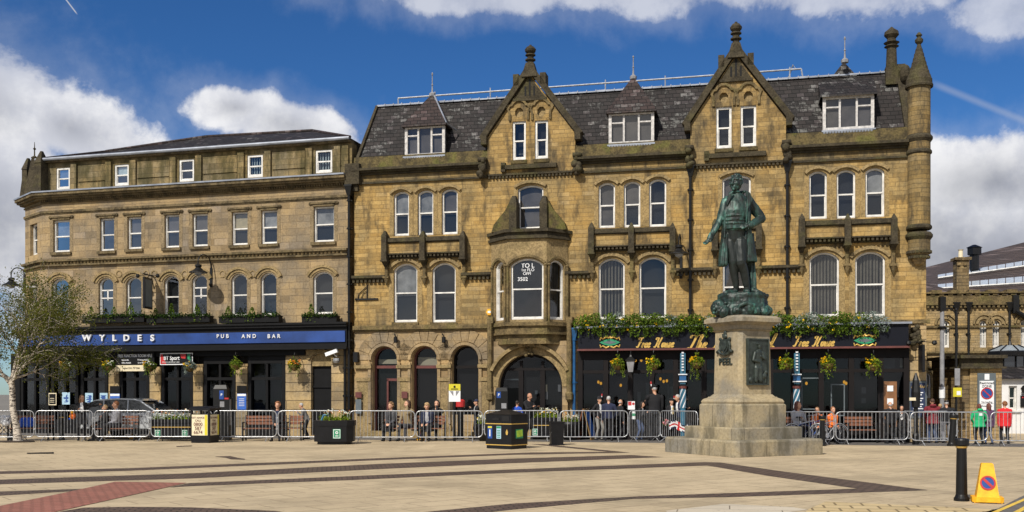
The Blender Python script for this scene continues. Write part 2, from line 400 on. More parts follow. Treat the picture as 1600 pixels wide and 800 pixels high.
M = {}
M['ashlar'] = stone('ochre_sandstone', (.32, .21, .078), (.47, .335, .145), (.11, .075, .035), .47, .158, soot=.82, dark_lo=.47, msize=.009, blocky=1.0, mort=.5)
M['ashlar_gable'] = stone('browned_sandstone', (.27, .185, .078), (.40, .285, .125), (.09, .065, .04), .47, .158, soot=.85, dark_lo=.44, msize=.009, mort=.5)
M['ashlar_dark'] = stone('sooted_sandstone', (.22, .155, .065), (.31, .225, .105), (.06, .05, .03), .47, .158, soot=.8, dark_lo=.45, msize=.010)
M['ashlar_left'] = stone('buff_ashlar', (.27, .205, .125), (.37, .285, .175), (.12, .09, .06), .62, .27, soot=.65, msize=.008, dark_lo=.54, rough_face=.2)
M['attic_left'] = stone('mossy_ashlar', (.22, .165, .085), (.30, .235, .125), (.07, .06, .035), .6, .24, soot=.85, sootcol=(.06, .052, .022), msize=.008, dark_lo=.42)
M['rustic'] = stone('channelled_ashlar', (.36, .27, .15), (.43, .33, .19), (.02, .016, .01), 2.2, .36, soot=.35, msize=.02, dark_lo=.56, rough_face=.2)
M['ground_stone'] = stone('dressed_sandstone', (.34, .25, .14), (.42, .31, .175), (.12, .09, .055), .8, .32, soot=.4, msize=.006, dark_lo=.56, rough_face=.2)
M['granite'] = stone('pedestal_granite', (.34, .29, .205), (.38, .33, .235), (.10, .085, .06), 5, 5, soot=.55, sootcol=(.11, .095, .065), msize=.0, dark_lo=.5, blocky=0, rough_face=.35)
M['hall'] = stone('small_coursed_stone', (.34, .245, .115), (.46, .345, .19), (.13, .10, .055), .34, .12, soot=.55, dark_lo=.5)
M['rubble'] = stone('rubble_stone', (.30, .225, .12), (.2, .145, .08), (.04, .033, .02), .4, .17, soot=.7, msize=.02, dark_lo=.47, rough_face=1.0)
M['trim'] = trim('weathered_trim', (.21, .155, .075)); M['trim_light'] = trim('dressed_trim', (.34, .25, .125), moss=.12, soot=.35)
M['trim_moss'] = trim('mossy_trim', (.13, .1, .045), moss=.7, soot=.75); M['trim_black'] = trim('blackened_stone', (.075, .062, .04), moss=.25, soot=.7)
M['trim_left'] = trim('weathered_cornice', (.19, .145, .08), moss=.1, soot=.7)
M['slate'] = slate('slate_roof'); M['slate_left'] = slate('slate_roof_left', lichen=.15)
M['slate_red'] = slate('purple_slate', (.042, .028, .025), (.02, .015, .014), lichen=.2)
M['slate_grey'] = slate('weathered_slate', (.075, .055, .047), (.05, .038, .034), lichen=.08, bw=.4, bh=.25)
M['lead'] = mat('lead_sheet', (.24, .26, .30), .45, .3, nscale=2.0, var=.3); M['white'] = mat('white_paint', (.60, .585, .55), .5, var=.25, nscale=4)
M['dressing'] = trim('dressed_surround', (.36, .255, .115), moss=.05, soot=.35)
M['dressing_left'] = trim('dressed_surround_left', (.29, .22, .13), moss=.05, soot=.35)
M['old_white'] = mat('flaking_white_paint', (.46, .44, .42), .6, var=.35, nscale=9)
M['glass'] = glass_mat('window_glass'); M['glass_dark'] = glass_mat('shop_glass', (.5, .52, .54), .38)
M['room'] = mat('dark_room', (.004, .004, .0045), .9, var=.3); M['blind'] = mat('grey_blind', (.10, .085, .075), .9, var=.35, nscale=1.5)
M['blind_cream'] = mat('cream_blind', (.42, .34, .20), .9, var=.1); M['net'] = mat('net_curtain', (.24, .23, .22), .9, var=.5, nscale=2); M['slat'] = mat('blind_slat', (.10, .085, .065), .8)
M['sheet_blue'] = mat('pale_blind', (.40, .47, .47), .8, var=.25, nscale=2)
M['black'] = mat('black_paint', (.006, .006, .007), .4, var=.3, spec=.3); M['black_matt'] = mat('black_timber', (.004, .004, .0045), .6, var=.4, nscale=3, spec=.2)
M['brown'] = mat('dark_brown_timber', (.006, .004, .004), .6, var=.35, nscale=3, spec=.2); M['maroon'] = mat('maroon_paint', (.10, .025, .02), .5)
M['blue'] = mat('royal_blue_board', (.012, .045, .19), .45, var=.3, nscale=1.4); M['navy'] = mat('navy_board', (.002, .003, .008), .55, spec=.2)
M['pipe_blue'] = mat('blue_downpipe', (.008, .075, .20), .5, var=.3); M['turq'] = mat('turquoise_paint', (.025, .12, .19), .5)
M['gold'] = mat('gold_leaf', (.62, .40, .10), .35, .35, var=.15, nscale=20); M['letter'] = mat('silver_letter', (.62, .63, .65), .4, var=.15, nscale=14)
M['galv'] = mat('galvanised_steel', (.48, .49, .50), .38, .75, var=.3, nscale=7); M['iron'] = mat('cast_iron', (.006, .006, .006), .45, bump=.1, spec=.3)
M['wood'] = mat('varnished_slat', (.19, .075, .038), .5, var=.35, nscale=10); M['door_wood'] = mat('door_timber', (.20, .09, .035), .4, var=.3, nscale=5)
M['yellow'] = mat('yellow_plastic', (.76, .38, .008), .55, var=.22, nscale=7, bump=.1); M['yellow_sign'] = mat('yellow_sign', (.55, .48, .02), .5, var=.05)
M['red'] = mat('red_enamel', (.42, .02, .02), .5, var=.2); M['sign_blue'] = mat('sign_blue', (.012, .055, .24), .4, var=.05)
M['sign_white'] = mat('sign_white', (.72, .73, .74), .45, var=.05); M['green'] = mat('sign_green', (.015, .22, .10), .45, var=.1)
M['poster_blue'] = mat('poster_blue', (.03, .11, .42), .5, var=.1); M['poster_pale'] = mat('poster_pale', (.33, .48, .58), .5, var=.1)
M['soil'] = mat('soil', (.03, .02, .012), .95); M['render_white'] = mat('white_render', (.62, .62, .62), .8, var=.12, nscale=1.2)
M['cream'] = mat('cream_card', (.66, .58, .40), .6, var=.1); M['orange_glow'] = emis('lamp_glow', (1, .5, .08), .55)
M['grey_paint'] = mat('grey_paint', (.09, .11, .12), .5, var=.15); M['grey'] = mat('mid_grey', (.22, .22, .23), .5)
M['car'] = mat('white_car_paint', (.42, .44, .46), .22, var=.03, coat=.6); M['car_glass'] = mat('tinted_car_glass', (.015, .017, .02), .06, spec=.8); M['tyre'] = mat('tyre_rubber', (.018, .018, .018), .8)
M['chrome'] = mat('alloy', (.5, .5, .52), .25, .9); M['lampred'] = mat('tail_lamp', (.4, .01, .01), .2)
M['leaf_box'] = leafy('ivy_leaf', ((.085, .14, .02), (.19, .27, .035), (.045, .08, .015)))
M['leaf_grey'] = leafy('silver_leaf', ((.22, .27, .24), (.34, .38, .36), (.14, .19, .15)))
M['leaf_lime'] = leafy('lime_leaf', ((.16, .24, .02), (.30, .36, .04), (.07, .12, .015)))
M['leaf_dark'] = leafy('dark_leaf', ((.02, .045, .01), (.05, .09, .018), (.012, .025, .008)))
M['leaf_birch'] = leafy('birch_leaf', ((.10, .115, .02), (.17, .165, .035), (.045, .06, .014)), 2.5, .4)
M['fl_yellow'] = leafy('yellow_petal', ((.85, .55, .01), (.9, .66, .03), (.8, .45, .01)), trans=.2)
M['fl_white'] = leafy('white_petal', ((.78, .78, .66), (.85, .85, .75), (.7, .72, .55)), trans=.2)
M['fl_orange'] = leafy('orange_petal', ((.7, .25, .02), (.8, .4, .05), (.5, .06, .02)), trans=.2)
M['basket'] = mat('coir_basket', (.16, .095, .03), .95, var=.4, nscale=30)

def birch():
    m = bpy.data.materials.new('birch_bark'); m.use_nodes = True; m.node_tree.nodes.clear(); t = NT(m.node_tree)
    tc = t.N('ShaderNodeTexCoord').outputs['Object']
    v = t.N('ShaderNodeMapping', inp={0: tc, 3: (1, 1, 3.5)}).outputs[0]
    n = t.N('ShaderNodeTexNoise', inp={'Vector': v, 'Scale': 7.0, 'Detail': 6.0, 'Roughness': .7}).outputs[0]
    c = t.mix(t.ramp(n, .48, .56), (.52, .46, .38), (.06, .045, .035))
    b = t.N('ShaderNodeBsdfPrincipled', inp={'Base Color': c, 'Roughness': .85}); t.N('ShaderNodeOutputMaterial', inp={0: b.outputs[0]}); return m
M['birch'] = birch()
def verdigris(dk=1.0, nm='verdigris_bronze', hi=0.0):
    m = bpy.data.materials.new(nm); m.use_nodes = True; m.node_tree.nodes.clear(); t = NT(m.node_tree)
    tc = t.N('ShaderNodeTexCoord').outputs['Object']
    a = t.N('ShaderNodeTexNoise', inp={'Vector': tc, 'Scale': 2.2, 'Detail': 6.0, 'Roughness': .65}).outputs[0]
    s_ = t.N('ShaderNodeMapping', inp={0: tc, 3: (1, 1, .25)}).outputs[0]
    b = t.N('ShaderNodeTexNoise', inp={'Vector': s_, 'Scale': 9.0, 'Detail': 6.0, 'Roughness': .7}).outputs[0]
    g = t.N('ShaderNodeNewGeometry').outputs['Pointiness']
    k = t.M('ADD', t.M('ADD', t.M('MULTIPLY', a, .55), t.M('MULTIPLY', b, .55)), t.M('ADD', t.M('MULTIPLY', t.M('SUBTRACT', g, .5), 1.2), -hi))  # patina noise, with creases painted darker and raised edges greener
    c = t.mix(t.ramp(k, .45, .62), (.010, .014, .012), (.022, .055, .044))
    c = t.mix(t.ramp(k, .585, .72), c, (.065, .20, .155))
    bs = t.N('ShaderNodeBsdfPrincipled', inp={'Base Color': c, 'Roughness': .5, 'Metallic': .15, 'Specular IOR Level': .5})
    bb = t.N('ShaderNodeBump', inp={'Strength': .35, 'Distance': .03, 'Height': b}); t.l.new(bb.outputs[0], bs.inputs['Normal'])
    t.N('ShaderNodeOutputMaterial', inp={0: bs.outputs[0]}); return m
M['bronze'] = verdigris(hi=.025); M['bronze_trousers'] = verdigris(nm='dark_verdigris_bronze', hi=.15)
M['bronze_dark'] = mat('dark_bronze', (.035, .045, .038), .45, .3, var=.5, nscale=9, bump=.3)

def paving(name, c1, c2, mortar, bw, bh, rot, msize=.012, grime=.35, tint=(.10, .085, .055)):
    m = bpy.data.materials.new(name); m.use_nodes = True; m.node_tree.nodes.clear(); t = NT(m.node_tree)
    tc = t.N('ShaderNodeTexCoord').outputs['Object']
    v = t.N('ShaderNodeMapping', inp={0: tc, 2: (0, 0, R(rot))}).outputs[0]
    br = t.N('ShaderNodeTexBrick', offset=.5, inp={'Vector': v, 'Color1': (0, 0, 0, 1), 'Color2': (1, 1, 1, 1), 'Mortar': (0, 0, 0, 1), 'Scale': 1.0,
             'Mortar Size': msize, 'Mortar Smooth': .2, 'Bias': 0.0, 'Brick Width': bw, 'Row Height': bh})
    bs_ = t.N('ShaderNodeSeparateColor', inp={0: br.outputs[0]}).outputs[0]
    big = t.N('ShaderNodeTexNoise', inp={'Vector': tc, 'Scale': .35, 'Detail': 7.0, 'Roughness': .65}).outputs[0]
    fine = t.N('ShaderNodeTexNoise', inp={'Vector': t.N('ShaderNodeMapping', inp={0: v, 3: (.35, 1.6, 1)}).outputs[0], 'Scale': 5.0, 'Detail': 8.0, 'Roughness': .75}).outputs[0]
    c = t.mix(bs_, c1, c2)
    c = t.mix(t.ramp(big, .42, .68, 0, grime), c, tint); c = t.mix(t.ramp(fine, .45, .72, 0, grime*1.2), c, tint)
    spots = t.N('ShaderNodeTexNoise', inp={'Vector': tc, 'Scale': 16.0, 'Detail': 3.0}).outputs[0]
    c = t.mix(t.ramp(spots, .66, .72, 0, .5), c, (.05, .04, .03))
    c = t.mix(br.outputs[1], c, mortar)
    b = t.N('ShaderNodeBsdfPrincipled', inp={'Base Color': c, 'Roughness': .85, 'Specular IOR Level': .2})
    h = t.M('SUBTRACT', t.M('ADD', t.M('MULTIPLY', fine, .5), t.M('MULTIPLY', bs_, .3)), br.outputs[1])
    bb = t.N('ShaderNodeBump', inp={'Strength': .5, 'Distance': .01, 'Height': h}); t.l.new(bb.outputs[0], b.inputs['Normal'])
    t.N('ShaderNodeOutputMaterial', inp={0: b.outputs[0]}); m.diffuse_color = (*c1, 1); return m
M['pave'] = paving('york_stone_slabs', (.44, .35, .225), (.50, .40, .26), (.24, .185, .12), .95, .62, -38)
M['sett'] = paving('dark_setts', (.085, .058, .046), (.125, .085, .066), (.035, .028, .022), .21, .14, -10, .014, .25)
M['redpave'] = paving('red_block_paving', (.30, .115, .085), (.36, .15, .11), (.12, .06, .045), .2, .1, 20, .012, .25)
M['tactile'] = paving('buff_tactile', (.50, .38, .20), (.58, .45, .25), (.2, .15, .08), .4, .4, 12, .02, .2)
M['paleslab'] = paving('pale_slabs', (.50, .44, .34), (.54, .47, .36), (.18, .15, .11), 1.5, .5, 12, .01, .15)
M['asphalt'] = mat('asphalt', (.11, .10, .09), .9, var=.25, nscale=3, bump=.3, bscale=90)
M['line_yellow'] = mat('yellow_line', (.62, .42, .06), .8, var=.25, nscale=12)
M['far_ground'] = mat('far_ground', (.16, .145, .12), .95, var=.2, nscale=.1)
# ------------------------------------------------------------------ ground
def gpoly(pts, z): return [(*G(x, y), z) for x, y in pts]
g = MB(); g.face([(-900, -60, 0), (900, -60, 0), (900, 1500, 0), (-900, 1500, 0)]); structure(g.build('ground', M['far_ground']))
g = MB(); g.face([(-60, 2, .004), (60, 2, .004), (60, 60, .004), (-60, 60, .004)]); structure(g.build('square_paving', M['pave']))
def flat(name, polys, m, z=.008):
    g = MB()
    for p in polys:
        q = [Vector((*G(x, y), 0)) for x, y in p]; tri = tessellate_polygon([q])
        g._a([(v.x, v.y, z) for v in q], [tuple(t) for t in tri])
    return structure(g.build(name, m))
flat('dark_paving_band', [
    [(-120, 742), (0, 737), (200, 732), (400, 724), (600, 716), (800, 708.5), (830, 707.3), (950, 706.3), (830, 694.5), (850, 694.3), (985, 707.5), (800, 711), (600, 719), (400, 727.5), (200, 736), (0, 741), (-120, 746)],
    [(-120, 754), (0, 750), (300, 740), (600, 725), (800, 717), (985, 711.3), (1037, 714.5), (800, 724), (600, 733), (300, 748), (0, 757), (-120, 762)],
    [(265, 762), (295, 755.5), (560, 744), (800, 734), (1100, 722.5), (1125, 723), (1230, 738), (1450, 766.5), (1150, 777), (990, 780), (800, 797), (640, 815), (620, 805), (800, 787.5), (1000, 776), (1340, 764), (1200, 744), (1105, 727.8), (800, 739), (560, 750), (300, 760)],
    [(-40, 770), (140, 764), (145, 766), (0, 775), (-40, 777)],
    [(95, 800), (130, 794), (200, 792.5), (300, 793.5), (430, 799), (480, 806), (60, 820)]], M['sett'])
flat('red_brick_paving', [[(-60, 800), (0, 791.5), (100, 771), (180, 753.5), (292, 755.2), (262, 762), (90, 800), (40, 815), (-60, 820)]], M['redpave'], .012)
flat('buff_tactile_paving', [[(1262, 797), (1290, 784.5), (1450, 791.5), (1560, 797), (1540, 812), (1250, 812)]], M['tactile'])
flat('pale_slab_paving', [[(1040, 799), (1130, 788), (1238, 793), (1262, 797), (1180, 808), (1050, 808)]], M['paleslab'])
flat('service_road', [[(1530, 803), (1560, 795), (1596, 776.5), (1640, 760), (1700, 760), (1700, 900), (1500, 830)]], M['asphalt'])
flat('yellow_road_lines', [[(1548, 802), (1610, 775.5), (1612, 778.5), (1556, 803)], [(1580, 803), (1612, 786), (1614, 790), (1592, 803)]], M['line_yellow'], .012)
flat('drain_slot_cover', [[(42, 708), (84, 707), (84, 709.3), (42, 709.5)]], M['black_matt'], .012)
flat('paving_crack', [[(335, 714), (360, 713), (372, 716), (383, 717.5), (382, 718.7), (360, 718), (352, 715.5)], [(275, 697.5), (300, 696.5), (300, 697.6), (276, 698.6)]], M['sett'], .012)
# road in front of the buildings and the kerb of the far pavement
g = MB()
O = Vector((-6.29, 40.6, 0)); AR, AL = R(-13.06), R(-15.17)
FR, FL = Frame(O.x, O.y, AR), Frame(O.x, O.y, AL)
def gp(Fm, u, y, z): p = Fm.P(u, y, z); return (p.x, p.y, p.z)
g.face([gp(FL, -30, -2.35, .008), gp(FL, 0, -2.35, .008), gp(FL, 0, -.0, .008), gp(FL, -30, 0, .008)])
g.face([gp(FR, 0, -2.35, .009), gp(FR, 34, -2.35, .009), gp(FR, 34, 0, .009), gp(FR, 0, 0, .009)])
structure(g.build('far_pavement', M['asphalt']))

# ------------------------------------------------------------------ facade kit
def outline(u0, u1, z0, z1, kind='rect', rise=0.12, n=12):
    if kind == 'rect': return [(u0, z0), (u1, z0), (u1, z1), (u0, z1)]
    w = (u1-u0)/2; uc = (u0+u1)/2
    if kind == 'round': rise = w
    Rr = (w*w+rise*rise)/(2*rise); zc = z1-Rr; a = math.asin(min(1, w/Rr))
    if rise >= w: a = math.pi/2
    return [(u0, z0), (u1, z0)]+[(uc+Rr*math.sin(a-2*a*i/n), zc+Rr*math.cos(a-2*a*i/n)) for i in range(n+1)]
def arc(u0, u1, z1, rise, off=0.0, n=14):
    w = (u1-u0)/2; uc = (u0+u1)/2; Rr = (w*w+rise*rise)/(2*rise); zc = z1-Rr; a = math.asin(min(1, w/Rr)); Rr += off
    return [(uc+Rr*math.sin(-a+2*a*i/n), zc+Rr*math.cos(-a+2*a*i/n)) for i in range(n+1)]
def window(parent, u0, u1, z0, z1, kind='rect', rise=.12, dp=.15, fw=.062, rail=.5, back='dark', xf=None, name='window', fm='white', glazing=0, mull=(), gm='glass', backmat=None, lights=None):
    f = MB(); f.xf = xf
    A = outline(u0, u1, z0, z1, kind, rise); B = outline(u0+fw, u1-fw, z0+fw, z1-fw, kind, max(rise*.8, .02) if kind == 'seg' else rise)
    f.ring(A, B, dp-.05, dp+.05)
    if rail:
        zr = z0+(z1-z0)*rail
        f.box(u0+fw*.9, u1-fw*.9, dp-.035, dp+.04, zr-.026, zr+.026)
        f.box(u0+fw*.9, u0+fw*1.35, dp-.01, dp+.03, z0+fw, zr); f.box(u1-fw*1.35, u1-fw*.9, dp-.01, dp+.03, z0+fw, zr)
        f.box(u0+fw*.9, u1-fw*.9, dp-.012, dp+.03, z0+fw*.9, z0+fw*1.7)
    for mu in mull: uu = u0+(u1-u0)*mu; f.box(uu-.035, uu+.035, dp-.04, dp+.045, z0+fw*.9, z1-fw*.9)
    for (a, b, c, d) in (lights or ()):   # extra glazing bars in fractions
        f.box(u0+(u1-u0)*a, u0+(u1-u0)*b, dp-.02, dp+.035, z0+(z1-z0)*c, z0+(z1-z0)*d)
    fo = f.build(name, M[fm], parent)
    p = MB(); p.xf = xf; p.plate(B, [], dp+.012, 0, back=False); p.build('pane', M[gm], fo)
    b = MB(); b.xf = xf
    if back == 'slats':
        w = u1-u0-2*fw; n = max(5, int(w/.11))
        for i in range(n):
            a = u0+fw+w*(i+.5)/n+rnd.uniform(-.01, .01); b.face([(a-.04, dp+.14, z0+fw), (a+.025, dp+.10, z0+fw), (a+.025, dp+.10, z1-fw*1.3), (a-.04, dp+.14, z1-fw*1.3)])
        b.build('blind', M[backmat or 'slat'], fo)
        b = MB(); b.xf = xf
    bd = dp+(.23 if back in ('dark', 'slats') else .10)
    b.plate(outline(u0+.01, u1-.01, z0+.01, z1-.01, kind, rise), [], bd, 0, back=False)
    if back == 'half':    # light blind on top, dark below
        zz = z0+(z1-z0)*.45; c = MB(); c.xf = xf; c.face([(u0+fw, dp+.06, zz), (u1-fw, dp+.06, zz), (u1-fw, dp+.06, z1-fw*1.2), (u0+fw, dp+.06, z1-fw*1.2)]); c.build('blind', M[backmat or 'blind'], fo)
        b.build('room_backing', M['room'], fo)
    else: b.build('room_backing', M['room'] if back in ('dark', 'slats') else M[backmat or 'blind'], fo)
    return fo
def hood(mb, u0, u1, z1, rise, a=.03, b=.16, pr=.07): mb.strip(arc(u0, u1, z1, rise, a), arc(u0, u1, z1, rise, b), -pr, .01)
def dentils(mb, u0, u1, z0, z1, y0, y1, step=.16, fill=.55):
    n = max(1, int(round((u1-u0)/step))); st = (u1-u0)/n
    for i in range(n): mb.box(u0+i*st, u0+i*st+st*fill, y0, y1, z0, z1)

# ================================================================== RIGHT BUILDING: gothic corner block
RB = thing('gothic_building', 'tall ochre sandstone building with two steep stone gables, slate mansard roof and corner turret', 'building', tuple(O), AR)
U, Z = FR.U, FR.Z
uE = U(1447)
zG = Z(600, 513)                     # first floor string
zTop = 10.05
holes = []; wins = []
def addw(x0, x1, y0, y1, kind='seg', rise=.14, **k):
    u0, u1, z0, z1 = U(x0), U(x1), Z((x0+x1)/2, y1), Z((x0+x1)/2, y0); xc = (x0+x1)/2
    holes.append(outline(u0, u1, z0, z1, kind, rise)); wins.append((u0, u1, z0, z1, kind, rise, k)); return (u0, u1, z0, z1)
W2 = [addw(*a, **k) for a, k in (
    ((615, 639, 299, 368.5), dict(back='half', backmat='net')), ((652.5, 677, 297, 367.5), dict(back='half', backmat='net')), ((690, 715, 295, 366), dict(back='half', backmat='blind')),
    ((809, 849, 289, 358), dict(back='blind')),
    ((935, 961, 285, 356), dict(back='blind')), ((974.5, 1000.5, 283, 355), dict(back='half')), ((1014, 1041, 279.5, 354), dict(back='dark')),
    ((1128.5, 1173, 273, 352), dict(back='blind')),
    ((1264, 1292, 267, 342), dict(back='dark')), ((1307, 1336.5, 265, 341), dict(back='dark')), ((1352, 1382, 262, 339), dict(back='half', backmat='net')))]
W1 = [addw(*a, rise=.26, **k) for a, k in (
    ((615, 652, 411.5, 503.5), dict(back='half', backmat='net')), ((675, 712, 410.5, 503.5), dict(back='dark')),
    ((935, 976, 403.5, 499), dict(back='slats')), ((998.5, 1041, 401.5, 498), dict(back='dark')), ((1129, 1172, 399, 497), dict(back='blind')),
    ((1264.5, 1311, 394, 495), dict(back='slats')), ((1336, 1383, 393, 495), dict(back='slats')))]
wb = MB(); wb.plate([(0.03, zG), (uE, zG), (uE, zTop), (0.03, zTop)], holes, 0, .5)
wb.box(uE, uE+.001, .0, .001, zG, zG+.001)
wb.build('wall', M['ashlar'], RB)
sb = MB(); sb.box(uE-.4, uE, .505, 11, 0, 10.5); sb.box(.03, uE-.4, 10.6, 11, 0, 10.5); sb.box(.03, .3, .505, 10.6, 0, 10.9); sb.build('side_wall', M['ashlar'], RB)
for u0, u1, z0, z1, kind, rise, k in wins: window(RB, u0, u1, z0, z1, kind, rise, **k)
hd = MB()
for q in W2: hood(hd, q[0]-.05, q[1]+.05, q[3]+.02, .16, .05, .15, .09)
for i, q in enumerate(W1): hood(hd, q[0]-.06, q[1]+.06, q[3]+.02, .28, .06, .17, .09)
hd.build('hood_mould', M['trim_light'], RB)
for q, kk, rs in [(q, 'seg', .14) for q in W2]+[(q, 'seg', .26) for q in W1]:
    e = .16 if q in W2 else .2; m = MB(); m.ring(outline(q[0]-e, q[1]+e, q[2]+.02, q[3]+e*.9, kk, rs+.02), outline(q[0]+.001, q[1]-.001, q[2]+.021, q[3]-.001, kk, rs), -.009, .02); m.build('window_surround', M['dressing'], RB)
sl = MB()
for q in (W1[0], W1[1]): sl.box(q[0]-.06, q[1]+.06, -.07, .15, q[2]-.16, q[2]-.002)
for q in (W1[2], W1[3], W1[5], W1[6]): sl.box(q[0]-.04, q[1]+.04, -.05, .15, q[2]-.12, q[2]-.002)
sl.build('window_sill', M['trim'], RB)
# cornice, parapet, strings between the gables
secs = [(0.03, U(762)), (U(899), U(1079)), (U(1228), U(1418))]
pa = MB(); co = MB(); de = MB(); fr = MB()
zP0, zP1 = 10.58, 11.08
for a, b in secs:
    pa.hull([(a, -.10, zP0), (b, -.10, zP0), (b, .3, zP0), (a, .3, zP0), (a, .02, zP1), (b, .02, zP1), (b, .3, zP1), (a, .3, zP1)], [(0,3,2,1),(4,5,6,7),(0,1,5,4),(1,2,6,5),(2,3,7,6),(3,0,4,7)])
    co.box(a, b, -.32, .2, zP0-.10, zP0-.002); co.box(a, b, -.22, .2, zP0-.17, zP0-.102); co.box(a, b, -.10, .2, zP0-.25, zP0-.172)
    fr.box(a, b, -.02, .2, 10.052, zP0-.252)
    de.box(a, b, -.09, .1, 9.99, 10.07)
gzones = [(U(762), U(899)), (U(1079), U(1228))]
for a, b in gzones:
    de.box(a, b, -.12, .02, 10.05, 10.12); dentils(de, a+.05, b-.05, 9.95, 10.049, -.10, .02, .14)
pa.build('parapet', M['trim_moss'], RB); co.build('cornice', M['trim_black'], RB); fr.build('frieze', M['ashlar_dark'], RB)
# string course with dentils at first-floor springing
for x0, x1 in ((546, 603), (722, 768), (884, 925), (1050, 1120), (1186, 1253)):
    a, b = U(x0), U(x1); zc = Z((x0+x1)/2, {546: 434, 722: 429, 884: 427, 1050: 422, 1186: 418}[x0])
    de.box(a, b, -.2, .02, zc-.03, zc+.07); de.box(a, b, -.14, .02, zc-.08, zc-.032); dentils(de, a, b, zc-.2, zc-.082, -.12, .02, .17)
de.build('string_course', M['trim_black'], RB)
# balconies below the second-floor windows
def balcony(posts, yrail, ydent0, ydent1, ytop, ybot):
    us = [U(x, -.3) for x in posts]; a, b = us[0], us[-1]; xm = posts[len(posts)//2]
    zr1 = Z(xm, yrail, -.3); zd1 = Z(xm, ydent0, -.3); zd0 = Z(xm, ydent1, -.3)
    m = MB(); m.box(a, b, -.22, 0.004, zd1+.001, zr1-.16); m.build('balcony_panel', M['ashlar'], RB)
    m = MB(); m.box(a, b, -.32, .02, zr1-.158, zr1); m.box(a, b, -.27, .0, zr1-.2, zr1-.16)
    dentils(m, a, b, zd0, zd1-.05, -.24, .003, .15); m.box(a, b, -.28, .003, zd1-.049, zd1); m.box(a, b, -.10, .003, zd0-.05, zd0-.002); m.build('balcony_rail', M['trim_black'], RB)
    for i, (u, px_) in enumerate(zip(us, posts)):
        yt = ytop; zt = Z(px_, yt, -.4); zb = Z(px_, ybot, -.2); zm = zd0-.12
        m = MB(); h = .105
        m.box(u-h, u+h, -.42, .0, zm, zt-.2); m.frus(u-h, u+h, -.42, 0, zt-.2, u-.02, u+.02, -.3, -.12, zt)
        m.box(u-h-.03, u+h+.03, -.45, 0, zm-.06, zm); m.frus(u-.05, u+.05, -.2, 0, zm-.25, u-h, u+h, -.40, 0, zm-.06)
        m.build('balcony_post', M['trim_black'], RB)
        m = MB(); m.lathe([(.075, zb+.3), (.085, zm-.12)], u, -.09, 8); m.box(u-.12, u+.12, -.22, 0, zb+.24, zb+.32); m.lathe([(.005, zb-.05), (.05, zb+.05), (.12, zb+.24)], u, -.1, 8)
        m.build('corbel_shaft', M['trim'], RB)
balcony([601, 660.5, 723], 370, 394, 400, 360, 444)
balcony([924, 986.5, 1051], 356, 382, 388, 347, 436)
balcony([1117, 1185.5], 350, 376, 382, 341, 430)
balcony([1253, 1324.5, 1397], 343, 369, 376, 333, 426)
